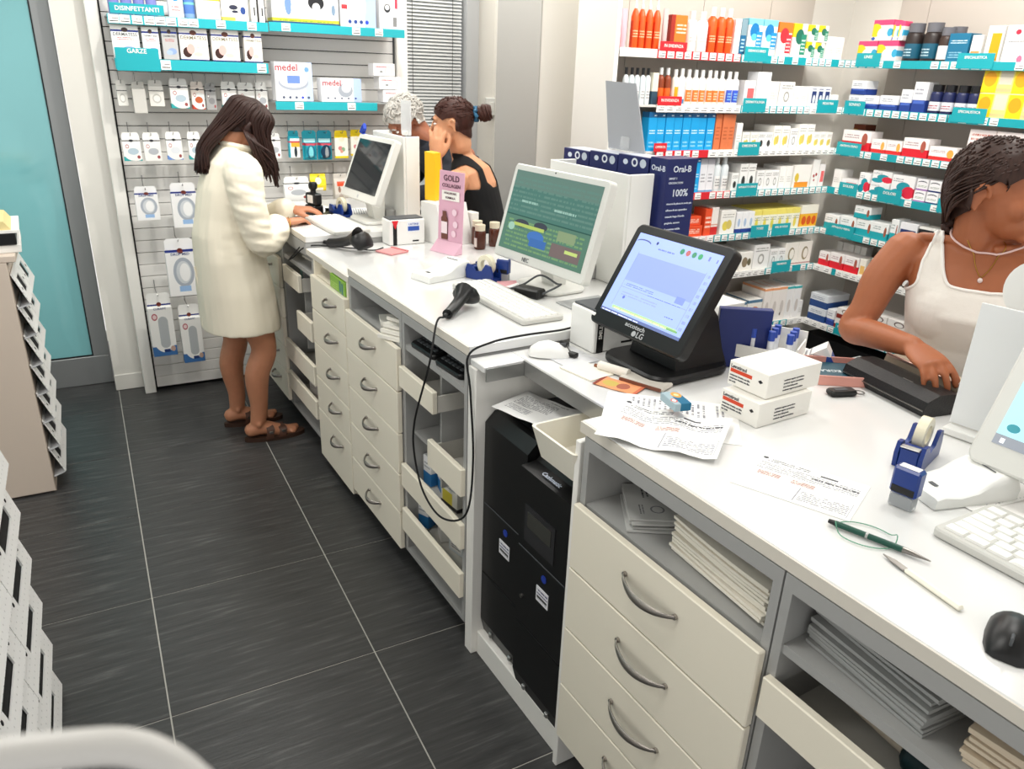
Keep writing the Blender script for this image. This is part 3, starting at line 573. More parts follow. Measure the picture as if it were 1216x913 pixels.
ub = unit(BF, -3.285, -1.6, 'shelving_unit', 'shelving unit with teal price strips behind the woman in the white tank top', [-3.10, -2.42, -1.95])
def strip(u, F, z, segs, h=.04):
    for (a, b, m, tg) in segs:
        n = max(1, int((b - a) / .052)); tags = [a + (i + .5) * (b - a) / n for i in range(n) if random.random() < tg * 1.45]
        rail(u, a, b, -.001, z + .004, h, m, tags, 1.0)
strip(ua, AF, SZ[0], [(2.345, 2.57, WR, 0), (2.572, 3.12, RED, .72), (3.125, 3.967, TEAL, .5)])
strip(ua, AF, SZ[1], [(2.60, 3.17, WR, .9), (3.172, 3.70, TEAL, .8), (3.702, 3.967, WR, .9)])
strip(ua, AF, SZ[2], [(2.62, 2.98, RED, .55), (2.982, 3.16, WR, .9), (3.162, 3.967, WR, .95)])
strip(ua, AF, SZ[3], [(2.55, 3.18, RED, .6), (3.182, 3.967, TEAL, .7)])
strip(ua, AF, SZ[4], [(2.6, 3.10, mat('pink_rail', 'f0d5d2', .4), .9), (3.102, 3.967, TEAL, .75)])
strip(ua, AF, SZ[5], [(2.6, 3.55, WR, .9), (3.552, 3.967, TEAL, .65)])
strip(ua, AF, SZ[6], [(2.6, 3.56, TEAL, .7), (3.562, 3.82, TEAL, .6), (3.822, 3.967, WR, .9)])
strip(ub, BF, SZ[0], [(-3.285, -2.62, TEAL, .6), (-2.615, -1.6, TEAL, .45)])
strip(ub, BF, SZ[1], [(-3.285, -2.62, TEAL, .75), (-2.615, -1.6, TEAL, .3)])
strip(ub, BF, SZ[2], [(-3.285, -1.6, TEAL, .5)])
strip(ub, BF, SZ[3], [(-3.285, -1.6, TEAL, .6)])
strip(ub, BF, SZ[4], [(-3.285, -1.6, TEAL, .55)])
strip(ub, BF, SZ[5], [(-3.285, -3.14, WR, .9), (-3.138, -3.11, TEAL, 0), (-3.108, -1.6, WR, .9)])
strip(ub, BF, SZ[6], [(-3.285, -3.09, WR, .9), (-3.088, -1.6, TEAL, .6)])
for (u, x0, x1, k, m, w, sz) in [(ua, 2.58, 2.75, 0, RED, 'IN EVIDENZA', .02), (ua, 3.14, 3.31, 0, TEAL, 'DERMOCOSMESI', .017), (ua, 2.60, 2.755, 1, RED, 'IN EVIDENZA', .019),
        (ua, 3.18, 3.35, 1, TEAL, 'DERMATOLOGIA', .018), (ua, 3.75, 3.92, 1, TEAL, 'PEDIATRIA', .019), (ua, 2.605, 2.69, 2, RED, 'OFFERTA', .016), (ua, 3.19, 3.35, 2, TEAL, 'OMEOPATIA', .02),
        (ua, 3.22, 3.38, 3, TEAL, 'APPARATO ORALE', .016), (ua, 3.38, 3.52, 4, TEAL, 'TOSSE', .02), (ua, 3.55, 3.70, 4, TEAL, 'MAL DI GOLA', .017), (ua, 3.60, 3.76, 5, TEAL, 'FERMENTI', .018),
        (ub, -3.25, -3.09, 0, TEAL, 'LINEE', .022), (ub, -2.64, -2.45, 0, TEAL, 'SPECIALISTICA', .018), (ub, -3.27, -3.13, 1, TEAL, 'SONNO', .022), (ub, -2.60, -2.42, 1, TEAL, 'SPECIALISTICA', .018),
        (ub, -3.27, -3.10, 2, TEAL, 'ANTIDOLORIFICI', .016), (ub, -3.20, -3.07, 3, TEAL, 'DOLORI', .02), (ub, -2.93, -2.78, 3, TEAL, 'DOLORI', .022), (ub, -2.56, -2.40, 3, TEAL, 'SPECIALISTICA', .016),
        (ub, -3.22, -3.04, 4, TEAL, 'APPARATO VISIVO', .016), (ub, -3.03, -2.90, 6, TEAL, 'ELETTROLITI', .017)]:
    z = SZ[k]; sign(u, x0, x1, -.0065, z - .002 if m is RED else z - .03, z + .042, m, w, sz, tz=z + .022)
# ---- prints
def C(n, base, *l, **k): return pmat(n, base, list(l), **k)
oranS = C('sun_spray', 'f0581a', ('l', .1, .9, .3, .5, 'f9c9a0', 3), ('r', .0, .1, 0, .7, 'c8380f')); oranB = C('sun_box', 'f4782a', ('r', 0, .25, 0, 1, 'a02a1c'), ('l', .35, .95, .5, .8, 'fbe0c8', 3))
sunW = C('sun_white', 'f5f1ea', ('r', .05, .95, .12, .52, 'f08238'), ('l', .2, .8, .2, .48, 'fbd9b8', 3)); sunB = C('sun_blue', 'f3f4f8', ('r', .05, .95, .12, .56, '3f5ed0'), ('l', .2, .8, .2, .5, '9ad0f0', 3))
wht = C('white_pack', 'f4f2ee', ('l', .15, .85, .3, .6, 'c9c6c0', 3)); whtY = C('white_yellow', 'f4f2ec', ('e', .35, .35, .2, .2, 'e6d25a'), ('e', .6, .4, .18, .2, 'd9c66a'), ('l', .1, .9, .7, .9, 'b9b6b0', 2))
whtG = C('white_grey', 'f1f0ee', ('e', .5, .4, .2, .22, 'a9a7a2'), ('e', .5, .4, .12, .14, 'f1f0ee'), ('l', .1, .9, .72, .92, '9a9894', 2)); whtK = C('white_black', 'f3f2ef', ('e', .5, .35, .22, .2, '3a3a38'), ('l', .1, .9, .72, .92, '9a9894', 2))
tealB = C('teal_dot', 'eef6f7', ('r', 0, 1, .82, 1, '7fd3e2'), ('e', .45, .66, .32, .22, '1478b8'), ('e', .45, .5, .2, .1, '5cc3da'), ('r', .6, 1, .2, .66, '1a8fd0'), ('l', .65, .95, .22, .62, 'e8f6fb', 4))
redB = C('red_dot', 'f6efe9', ('r', 0, 1, .7, 1, 'f07a2a'), ('e', .45, .62, .32, .22, 'e0303a'), ('r', .6, 1, .12, .66, 'dd3444'), ('l', .65, .95, .18, .6, 'fbe0e0', 4))
grnB = C('green_dot', 'f4f4ea', ('r', 0, .6, .6, 1, 'f0d020'), ('e', .5, .62, .3, .22, '1f6f5a'), ('r', .62, 1, .1, .7, '2a8a70'), ('l', .68, .95, .18, .6, 'e0f0e8', 4)); tealS = C('teal_side', '17648f', ('r', 0, 1, .55, 1, '7f9aa6'), ('l', .2, .8, .1, .5, 'c3e4f0', 4))
brn = C('brown_btl', '8a3a18', ('r', 0, 1, .25, .55, 'f06a22'), ('r', .2, .8, .05, .22, 'efe4d8')); ylw = C('yellow_btl', 'f3eede', ('r', .2, .8, .2, .62, 'f0a820')); whB = C('white_blue', 'f3f5f7', ('r', .2, .9, .05, .2, '1f7fc0'))
blu = C('blue_col', '12a0e0', ('r', 0, 1, .86, 1, '0f5f96'), ('l', .15, .85, .45, .58, 'd5f0fb', 2), ('l', .2, .8, .1, .3, '8fd6f4', 2), ('l', .6, .9, .9, .97, 'e8f6fb', 1)); orgB = C('orange_col', 'd9774a', ('l', .2, .8, .3, .7, 'b85a34', 4))
clr = C('clear_btl', 'dfe6e8', ('r', .1, .9, .1, .55, 'f4f4f2'), ('l', .2, .8, .2, .5, '8a8a8a', 3)); slv = C('silver_tube', 'e6e6ea', ('r', 0, 1, .82, 1, 'b5b5bd'), ('l', .2, .8, .3, .6, '9a9aa0', 3), ('r', 0, 1, 0, .06, '6f9ac0'))
pnk = C('pink_pack', 'f3efee', ('r', .3, .9, .2, .7, 'ef6a6a')); navW = C('navy_white', 'f1f2f4', ('r', 0, 1, 0, .42, '24408f'), ('l', .1, .7, .6, .85, '9a9aa8', 2), ('r', .1, .9, .3, .4, '4a6ac0'))
nvS = C('navy_small', 'f1f2f4', ('r', .1, .8, .2, .9, '23356e'), ('e', .5, .4, .2, .2, 'e8ecf4'), ('r', .1, .8, .78, .86, 'f1f2f4'))
orT = C('orange_text', 'f5f1ea', ('r', .1, .9, .0, .25, 'f0982a'), ('e', .2, .45, .12, .2, 'e0c040')); redBox = C('red_box', 'e8522a', ('l', .1, .9, .3, .8, 'fbe0d0', 3)); redBot = C('red_btl', 'd02a20', ('l', .2, .8, .2, .5, 'f0c0b8', 2))
ylwB = C('yellow_box', 'f4f0dc', ('r', 0, 1, .75, 1, 'f0e070'), ('e', .4, .35, .2, .25, 'ead65a'), ('l', .1, .9, .5, .7, 'a8a492', 2)); navyF = C('navy_foot', 'f3f3f4', ('r', 0, 1, 0, .2, '23408f'), ('e', .5, .5, .2, .2, 'b0c4e0'))
dots = C('orange_dots', 'f7f2e2', ('r', 0, 1, .05, .62, 'f4b428'), ('e', .2, .32, .13, .2, 'e05a18'), ('e', .5, .32, .13, .2, 'e05a18'), ('e', .8, .32, .13, .2, 'e05a18')); tan = C('tan_circle', 'f2efe8', ('e', .4, .45, .22, .28, '8f7f66'), ('e', .75, .45, .14, .2, '6f6a52'))
cw = C('c_white', 'f3efe6', ('e', .5, .48, .24, .3, '9a8f70'), ('e', .54, .48, .17, .22, 'f3efe6'), ('r', 0, 1, .02, .08, 'b89090')); flow = C('flower', 'f5f1ea', ('e', .5, .5, .32, .22, 'e08a4a'), ('e', .5, .5, .14, .1, 'b0501c'), ('r', 0, 1, .88, 1, '5a7f9a'))
drop2 = C('droplet', 'f6efe9', ('e', .5, .4, .22, .2, 'd8cfc8'), ('e', .4, .18, .1, .05, '7a6a62'), ('r', 0, 1, .93, 1, 'f0a878')); drop3 = C('droplet_teal', 'f4f2f0', ('e', .5, .4, .22, .2, 'd8cfc8'), ('r', 0, 1, .93, 1, '3fb5b8'))
piny = C('pink_yellow', 'f7f1ec', ('r', 0, 1, .74, 1, 'ea4a7a'), ('e', .15, .5, .3, .32, 'f2cf2a'), ('e', .55, .35, .28, .28, 'f8f4f0'), ('e', .9, .4, .14, .2, '3fa8d0'), ('e', .1, .1, .1, .08, '3a5ab0')); dkb = C('dark_jar', '2a211f', ('r', 0, 1, .12, .62, '1c5a72'), ('l', .1, .7, .2, .5, 'c3dbe4', 3))
dkl = C('dark_jar_label', '3a2a24', ('r', .1, .9, .1, .62, 'f1efec')); tlb = C('teal_book', '1a6f92', ('l', .1, .9, .65, .8, 'd0e8f0', 2), ('l', .1, .8, .15, .4, '8fc4d8', 3)); wor = C('white_orange', 'f5f2ee', ('r', .1, .9, .1, .42, 'f09a5a'))
org2 = C('orange_strip', 'f6f3ee', ('r', .3, .9, .05, .8, 'f0a418')); pil = C('sachet_white', 'f6f4f2', ('e', .5, .82, .12, .07, 'c42a44'), ('l', .15, .85, .55, .64, '8a8a8a', 1), ('e', .8, .1, .12, .1, 'e86a8a'))
yel2 = C('yellow_scan', 'f6ea8a', ('r', 0, .5, .0, 1, 'f4d31e'), ('e', .24, .55, .2, .3, 'f0a81e'), ('r', .55, .95, .35, .95, 'd8d2c0'), ('r', .5, .98, .05, .2, 'f0c48a'), ('r', 0, 1, .97, 1, 'f8f0c0'))
redW = C('red_white', 'f6f0ee', ('r', 0, 1, 0, .45, 'df1f2f'), ('e', .8, .6, .1, .3, 'b05a4a'), ('l', .08, .6, .62, .85, 'b89aa0', 2)); redW2 = C('red_white_or', 'f6f0ee', ('r', 0, 1, 0, .3, 'df2f2f'), ('e', .78, .55, .12, .3, 'f0b050'), ('l', .08, .6, .6, .8, 'b89aa0', 2)); brnY = C('brown_yellow', '6a3018', ('r', 0, .35, 0, .8, 'f0cc2a'))
diag = C('teal_diag', 'f5f4f4', ('e', .3, .2, .3, .2, '1f98a8'), ('e', .55, .5, .3, .22, '1f98a8'), ('e', .8, .3, .28, .26, 'e02a44'), ('l', .06, .5, .72, .9, 'a0a0a8', 2)); purp = C('purple_small', 'f4f2f4', ('r', 0, 1, 0, .14, 'a070b0'), ('e', .5, .7, .4, .14, '4a4a5a'), ('e', .5, .64, .4, .12, 'f4f2f4'), ('l', .1, .9, .3, .5, '8aa080', 2)); purB = C('navy_small2', 'f4f3f4', ('r', 0, 1, 0, .14, '2a3a70'), ('e', .5, .7, .4, .14, '2a2a3a'), ('e', .5, .64, .4, .12, 'f4f2f4'), ('l', .1, .9, .3, .5, '8a9080', 2))
tw = C('teal_white', 'f4f6f5', ('r', 0, 1, 0, .42, '1fa5b0'), ('e', .85, .5, .08, .3, 'a05a44'), ('l', .08, .55, .6, .85, '9aa8a8', 2)); nvC = C('navy_curve', 'f2f2f4', ('r', .05, .95, .1, .7, '22346a'), ('l', .15, .85, .25, .5, 'e0e4ee', 3)); orK = C('orange_black', 'f2f0ea', ('r', 0, 1, .05, .5, 'f0a030'), ('r', 0, 1, .62, .9, '26262a'))
gld = C('gold_white', 'f4efe4', ('r', .2, .9, .1, .6, 'f0c070')); rbw = C('redbrown_white', 'f2ede8', ('r', 0, 1, 0, .42, '8a2a22'), ('e', .6, .72, .26, .2, '5a3a34'), ('e', .6, .7, .2, .15, 'f2ede8')); nvW2 = C('navy_white_big', 'dfe3e8', ('r', 0, 1, 0, .5, '1d4482'), ('l', .1, .8, .62, .86, '8a94a4', 2)); navJ = C('navy_jar', '1c2450', ('r', 0, 1, .15, .55, 'e8eaf0'), ('l', .1, .9, .25, .45, 'b03a4a', 2))
KC = mat('black_cap', '17171a', .35); WC = mat('white_cap', 'f4f3f0', .35); CC = mat('clear_cap', 'e9ecec', .15); GC = mat('grey_cap', '6a6a70', .35)
# ---- products: (name, label, x0, n, pitch, W, D, H, print, kind, cap, [dz, dy])
def fill(F, k, items, where):
    for it in items:
        nm, lb, x0, n, p, W, D, H, m = it[:9]; kd = it[9] if len(it) > 9 else 'box'; cp = it[10] if len(it) > 10 else None
        dz = it[11] if len(it) > 11 else 0; dy = it[12] if len(it) > 12 else 0
        cat = 'bottle' if kd in ('bottle', 'spray', 'jar') else 'tube' if kd == 'tube' else 'box'
        row(nm, lb, cat, F, x0, n, p, .018 + dy, SZ[k] + dz, W, D, H, m, kd, None, cp, where=where)
LA = ['left unit ' + q + ' shelf' for q in ('top', 'second', 'third', 'fourth', 'fifth', 'sixth', 'lowest')]
LB = ['right unit ' + q + ' shelf' for q in ('top', 'second', 'third', 'fourth', 'fifth', 'sixth', 'lowest')]
fill(AF, 0, [('lotion_bottle', 'pink tapered lotion bottle', 2.365, 1, .04, .036, .036, .175, mat('pink_lotion', 'e8b4bf', .35), 'tube'),
 ('sunscreen_spray', 'bright orange sunscreen spray', 2.425, 4, .044, .04, .04, .235, oranS, 'spray', CC), ('lotion_bottle', 'greyish pink lotion bottle', 2.612, 1, .036, .032, .03, .19, mat('grey_lotion', 'c9b9b6', .35), 'tube'),
 ('sunscreen_box', 'orange sunscreen box with dark red side', 2.655, 1, .105, .1, .05, .165, oranB), ('cream_bottle', 'plain white sunscreen bottle with rounded shoulders', 2.775, 2, .066, .06, .045, .19, wht, 'bottle', WC),
 ('sunscreen_spray', 'wide orange sunscreen bottle', 2.912, 3, .054, .052, .04, .215, oranS, 'bottle', WC), ('slim_carton', 'slim white carton beside the orange bottles', 3.078, 1, .042, .04, .06, .17, wht),
 ('carton', 'teal and grey spine carton', 3.122, 1, .04, .038, .1, .172, tealS), ('carton', 'white carton with teal dot and blue tab', 3.165, 2, .108, .1, .1, .178, tealB), ('carton', 'white carton with orange top and red dot', 3.385, 1, .104, .1, .1, .172, redB),
 ('carton', 'white carton with yellow corner and green dot', 3.495, 1, .11, .104, .1, .172, grnB), ('small_carton', 'small white carton with green dot, lower layer', 3.61, 2, .075, .07, .09, .085, grnB), ('small_carton', 'small white carton with green dot, upper layer', 3.62, 2, .075, .07, .09, .085, grnB, 'box', None, .0865),
 ('small_carton', 'white end carton at the corner', 3.77, 2, .07, .066, .09, .12, wht)], LA[0])
fill(AF, 1, [('serum_bottle', 'white bottle with black cap', 2.405, 5, .034, .03, .03, .17, clr, 'bottle', KC), ('carton', 'dark box with pale yellow top', 2.578, 1, .04, .036, .04, .15, C('dark_yellow', 'e9e4cf', ('r', 0, 1, 0, .42, '2f4a5c'))),
 ('oil_bottle', 'brown sun oil bottle with orange label', 2.622, 2, .042, .038, .038, .175, brn, 'bottle', CC), ('sun_milk', 'white bottle with yellow label', 2.708, 1, .044, .04, .035, .17, ylw, 'bottle', WC), ('sun_milk', 'white bottle with small blue label', 2.752, 1, .044, .04, .035, .175, whB, 'bottle', WC),
 ('sun_milk', 'white bottle with orange label', 2.80, 6, .045, .042, .035, .172, sunW, 'bottle', WC), ('sun_milk', 'white bottle with blue label', 3.072, 2, .046, .043, .035, .17, sunB, 'bottle', WC),
 ('carton', 'white carton with coral panel', 3.195, 1, .085, .08, .08, .13, pnk), ('carton', 'tall white carton', 3.282, 1, .105, .1, .08, .175, whB), ('carton', 'white carton', 3.39, 1, .07, .066, .08, .13, wht), ('carton', 'wide white carton with slanted mark', 3.462, 1, .115, .11, .08, .13, whtG),
 ('carton', 'pale white and grey carton', 3.58, 2, .055, .052, .08, .11, wht), ('small_carton', 'small white carton with navy front', 3.71, 3, .055, .05, .06, .11, nvS), ('small_carton', 'plain white carton beside the navy fronts', 3.89, 1, .05, .048, .06, .07, wht)], LA[1])
fill(AF, 2, [('sunscreen_carton', 'tall bright blue sunscreen carton', 2.575, 8, .056, .054, .06, .192, blu), ('tan_carton', 'tall brown-orange carton', 3.03, 3, .048, .045, .06, .185, orgB),
 ('carton', 'slim white carton left of the small white cartons', 3.185, 1, .045, .042, .07, .14, wht), ('small_carton', 'white carton with yellow spots', 3.235, 2, .058, .055, .16, .09, whtY), ('small_carton', 'white carton with black ring', 3.353, 2, .058, .055, .16, .09, whtK),
 ('small_carton', 'white carton with large yellow leaf', 3.472, 2, .06, .057, .16, .125, whtY), ('small_carton', 'white carton with grey ring', 3.60, 1, .066, .062, .16, .11, whtG), ('carton', 'tall white carton with yellow fruit', 3.668, 2, .064, .061, .16, .135, whtY), ('small_carton', 'low white carton with yellow spots', 3.80, 3, .05, .047, .12, .09, whtY)], LA[2])
fill(AF, 3, [('sunscreen_carton', 'bright blue sunscreen carton', 2.64, 6, .053, .051, .06, .185, blu), ('cream_tube', 'silver-white cream carton', 2.962, 2, .052, .05, .05, .18, slv), ('water_bottle', 'clear bottle with white label', 3.07, 2, .055, .05, .05, .185, clr, 'bottle', CC),
 ('small_carton', 'white carton with black leaf mark', 3.20, 1, .055, .052, .16, .095, whtK), ('carton', 'larger white carton with black leaf mark', 3.258, 2, .062, .06, .16, .145, whtK), ('small_carton', 'white carton with grey mark', 3.39, 3, .058, .056, .16, .105, whtG), ('small_carton', 'white carton with faint print', 3.57, 2, .05, .048, .14, .125, wht),
 ('carton', 'wide white carton with orange base', 3.68, 1, .145, .14, .16, .13, orT), ('slim_carton', 'tall white carton with red dots', 3.835, 1, .06, .056, .1, .16, C('red_dots', 'f5f2ee', ('e', .3, .4, .14, .06, 'b03a3a'), ('e', .65, .45, .14, .06, 'b03a3a'), ('e', .4, .25, .1, .05, 'b03a3a'))), ('slim_carton', 'narrow white carton at the corner', 3.9, 1, .05, .046, .1, .13, pnk)], LA[3])
fill(AF, 4, [('red_bottle', 'red bottle with white nozzle', 2.69, 3, .044, .04, .04, .165, redBot, 'spray', WC), ('flat_carton', 'flat red-orange carton', 2.83, 1, .2, .19, .18, .06, redBox), ('flat_carton', 'flat orange carton lying on another', 2.84, 1, .18, .17, .16, .05, redBox, 'box', None, .062), ('carton', 'upright orange and red carton', 3.035, 1, .055, .05, .1, .15, redBox), ('carton', 'upright white carton with red base', 3.09, 1, .055, .05, .1, .155, C('white_red', 'f3ece6', ('r', 0, 1, .0, .3, 'd02a2c'), ('r', 0, 1, .35, .4, 'd8a090'))),
 ('carton', 'white carton with yellow plant print', 3.155, 1, .115, .11, .2, .135, whtY), ('carton', 'white carton with navy foot', 3.275, 3, .048, .046, .2, .12, navyF), ('carton', 'pale yellow carton', 3.42, 6, .062, .06, .2, .125, ylwB), ('carton', 'white carton with row of orange dots', 3.805, 1, .15, .145, .2, .135, dots)], LA[4])
fill(AF, 5, [('carton', 'dark topped white carton', 3.0, 3, .08, .078, .24, .1, whtK), ('carton', 'white carton with brown round print', 3.245, 2, .105, .1, .24, .11, tan), ('carton', 'white carton with thin ring', 3.46, 1, .135, .13, .24, .145, whtG), ('carton', 'low white carton', 3.60, 2, .062, .06, .24, .11, whtG), ('carton', 'wide white carton with large tan ring', 3.725, 2, .118, .115, .24, .14, cw)], LA[5])
fill(AF, 6, [('carton', 'white carton with small flower', 3.25, 3, .075, .07, .2, .15, flow), ('carton', 'white carton with orange flower', 3.48, 1, .125, .12, .2, .155, flow), ('tall_carton', 'tall white carton with orange top edge', 3.612, 3, .066, .063, .2, .215, drop2), ('tall_carton', 'tall white carton with teal top edge', 3.81, 2, .062, .06, .2, .21, drop3), ('small_carton', 'small plain white carton', 3.925, 1, .04, .038, .1, .11, wht)], LA[6])
fill(BF, 0, [('pastille_box', 'pink-topped white and yellow box', -3.31 + .03, 2, .135, .125, .08, .105, piny), ('pastille_box', 'pink-topped box lying on two others', -3.20, 1, .13, .125, .08, .105, piny, 'box', None, .106), ('slim_box', 'slim white and yellow box on the pink-topped boxes', -3.065, 2, .035, .033, .06, .095, piny, 'box', None, .106),
 ('supplement_jar', 'dark jar with teal label', -3.005, 2, .105, .092, .092, .19, dkb, 'jar', GC), ('supplement_jar', 'dark jar with white label', -2.80, 1, .08, .074, .074, .165, dkl, 'jar', GC), ('supplement_jar', 'dark jar at the back', -2.93, 2, .1, .08, .08, .175, dkb, 'jar', GC, 0, .11), ('supplement_box', 'teal box beside the dark jars', -2.725, 1, .115, .11, .09, .135, tlb),
 ('small_box', 'small white and orange box', -2.605, 1, .06, .056, .08, .125, wor), ('tall_box', 'white box with orange vertical band', -2.53, 1, .085, .08, .08, .165, org2), ('sachet_box', 'white sachet box with red oval mark', -2.44, 4, .115, .112, .08, .165, pil)], LB[0])
fill(BF, 1, [('sleep_box', 'white and navy box', -3.275, 2, .105, .1, .1, .075, navW), ('sleep_box', 'white and navy box lying on top of the row', -3.265, 1, .1, .1, .1, .075, navW, 'box', None, .0765), ('sleep_box', 'wide white and navy box', -3.06, 1, .12, .115, .1, .08, navW), ('sleep_box', 'upright white and navy box', -2.935, 1, .07, .066, .08, .115, navW), ('sleep_box', 'taller white and navy box', -2.865, 1, .085, .08, .08, .155, navW),
 ('vitamin_jar', 'navy jar with white label', -2.775, 4, .07, .064, .064, .145, navJ, 'jar', KC), ('test_box', 'yellow box with grey picture, lower layer', -2.50, 4, .155, .152, .1, .115, yel2), ('test_box', 'yellow box with grey picture, upper layer', -2.50, 4, .155, .152, .1, .115, yel2, 'box', None, .116)], LB[1])
fill(BF, 2, [('small_box', 'brown and yellow box set back', -3.28, 1, .09, .085, .09, .14, brnY, 'box', None, 0, .1), ('pain_box', 'wide white box with red lower half', -3.265, 1, .2, .195, .1, .11, redW), ('pain_box', 'low white and red box', -3.055, 2, .098, .095, .1, .075, redW2), ('pain_box', 'white box with bright red half', -2.855, 1, .155, .15, .1, .1, redW), ('pain_box', 'long low white box with red edge', -2.695, 1, .16, .155, .1, .07, redW2), ('patch_box', 'pink and white patterned box', -2.50, 3, .14, .135, .1, .17, C('pink_pattern', 'f4e9e6', ('l', .1, .9, .1, .95, 'c0604a', 7)))], LB[2])
fill(BF, 3, [('small_box', 'white box at the corner', -3.30 + .02, 1, .06, .056, .1, .105, wht), ('pain_box', 'low white box behind the teal sign', -3.21, 1, .12, .115, .1, .06, pnk), ('pain_box', 'white box with one teal and red slash', -3.09, 1, .075, .07, .1, .11, diag), ('pain_box', 'white box with teal and red slashes, upper', -3.01, 1, .13, .125, .09, .065, diag, 'box', None, .0665), ('pain_box', 'white box with teal and red slashes, lower', -3.01, 1, .13, .125, .1, .065, diag), ('pain_box', 'large white box with teal and red slashes', -2.875, 1, .145, .14, .1, .125, diag),
 ('drops_box', 'small white box with purple foot, lower layer', -2.725, 1, .07, .067, .1, .06, purp), ('drops_box', 'small white box with purple foot, upper layer', -2.725, 1, .07, .067, .1, .06, purp, 'box', None, .061), ('drops_box', 'small white box with navy foot, lower layer', -2.65, 2, .07, .067, .1, .06, purB), ('drops_box', 'small white box with navy foot, upper layer', -2.65, 2, .07, .067, .1, .06, purB, 'box', None, .061), ('small_box', 'orange and white upright box', -2.50, 2, .065, .06, .09, .13, wor)], LB[3])
fill(BF, 4, [('eye_box', 'white and teal box', -3.28, 1, .11, .105, .1, .085, tw), ('eye_box', 'wide white and teal box', -3.165, 3, .112, .108, .1, .095, tw), ('eye_box', 'white and teal box lying on top of the row', -3.08, 1, .115, .11, .1, .07, tw, 'box', None, .0965), ('eye_box', 'slim upright teal and white box', -2.82, 1, .05, .046, .1, .13, tw), ('eye_box', 'white box with dark navy front', -2.765, 1, .11, .105, .1, .125, nvC), ('eye_box', 'orange, white and black box', -2.65, 4, .1, .096, .1, .12, orK)], LB[4])
fill(BF, 5, [('red_carton', 'low white and red carton', -3.275, 1, .085, .08, .12, .085, redW), ('red_carton', 'wide white and red carton', -3.185, 2, .105, .1, .12, .095, redW), ('slim_carton', 'grey slim carton standing behind the red cartons', -3.26, 5, .045, .04, .06, .14, wht, 'box', None, 0, .13), ('gold_carton', 'white and gold carton', -2.97, 1, .045, .042, .1, .1, gld), ('syrup_bottle', 'dark syrup bottle with white label and cap', -2.915, 6, .058, .054, .054, .115, dkl, 'jar', WC), ('slim_carton', 'grey slim carton standing behind the syrup bottles', -2.96, 6, .045, .04, .06, .15, wht, 'box', None, 0, .13)], LB[5])
fill(BF, 6, [('kit_box', 'large white and navy box, lower', -3.275, 1, .14, .135, .2, .085, nvW2), ('kit_box', 'large white and navy box, upper', -3.28, 1, .14, .135, .2, .085, nvW2, 'box', None, .0865), ('small_box', 'plain white box beside the navy boxes', -3.13, 1, .06, .056, .14, .1, navW), ('electrolyte_box', 'small red-brown and white box, lower', -3.065, 1, .11, .105, .12, .065, rbw), ('electrolyte_box', 'small red-brown and white box, upper', -3.06, 1, .11, .1, .12, .065, rbw, 'box', None, .0665), ('small_box', 'cream box behind the teal sign', -2.945, 1, .1, .095, .1, .06, wht), ('electrolyte_box', 'wide red-brown and white box, lower', -2.84, 3, .135, .13, .14, .08, rbw), ('electrolyte_box', 'wide red-brown and white box, upper', -2.845, 3, .135, .13, .14, .08, rbw, 'box', None, .0815)], LB[6])

# the far run of the right unit, mostly behind the woman in white
fill(BF, 0, [('sachet_box', 'far white box with red oval', -1.97, 2, .13, .125, .08, .16, pil)], LB[0])
fill(BF, 1, [('test_box', 'white and navy box in the far run', -1.87, 2, .11, .105, .1, .1, navW)], LB[1])
fill(BF, 2, [('patch_box', 'far white box with red half', -2.06, 3, .14, .135, .1, .11, redW)], LB[2])
fill(BF, 3, [('pain_box', 'white box with slashes in the far run', -2.36, 5, .14, .135, .1, .115, diag)], LB[3])
fill(BF, 4, [('eye_box', 'white and teal box in the far run', -2.24, 5, .12, .115, .1, .095, tw)], LB[4])
fill(BF, 5, [('red_carton', 'white and red carton in the far run', -2.55, 7, .11, .105, .12, .095, redW2)], LB[5])
fill(BF, 6, [('kit_box', 'large white and navy box in the far run', -2.42, 5, .15, .145, .2, .12, nvW2)], LB[6])
# ================================================================== things on and in the counters
def ct(name, label, cat, u, v, z, rz=0.0, group=None, rx=0.0):
    return thing(name, label, cat, CF.w(u, v, z), 0, group, rot=(rx, 0, CT + rz))
def rrect(w, h, r, n=5, cx=0, cy=0):
    out = []
    for sx, sy, a0 in ((1, 1, 0), (-1, 1, pi / 2), (-1, -1, pi), (1, -1, 1.5 * pi)):
        out += [(cx + sx * (w / 2 - r) + r * cos(a0 + pi / 2 * i / n), cy + sy * (h / 2 - r) + r * sin(a0 + pi / 2 * i / n)) for i in range(n + 1)]
    return out
def emis(m, s):
    nt = m.node_tree; b = nt.nodes['Principled BSDF']; l = b.inputs['Base Color'].links
    if l: nt.links.new(l[0].from_socket, b.inputs['Emission Color'])
    else: b.inputs['Emission Color'].default_value = b.inputs['Base Color'].default_value
    b.inputs['Emission Strength'].default_value = s
    return m
def rbox(b, w, d, h, r, mi=0, n=5, z0=0.0, c=.003, cx=0, cy=0):       # rounded-corner slab lying flat
    P = rrect(w, d, r, n, cx, cy); Q = rrect(w - 2 * c, d - 2 * c, max(r - c, .0005), n, cx, cy)
    return b.loft([[(x, y, z0) for x, y in Q], [(x, y, z0 + c) for x, y in P], [(x, y, z0 + h - c) for x, y in P], [(x, y, z0 + h) for x, y in Q]], mi)
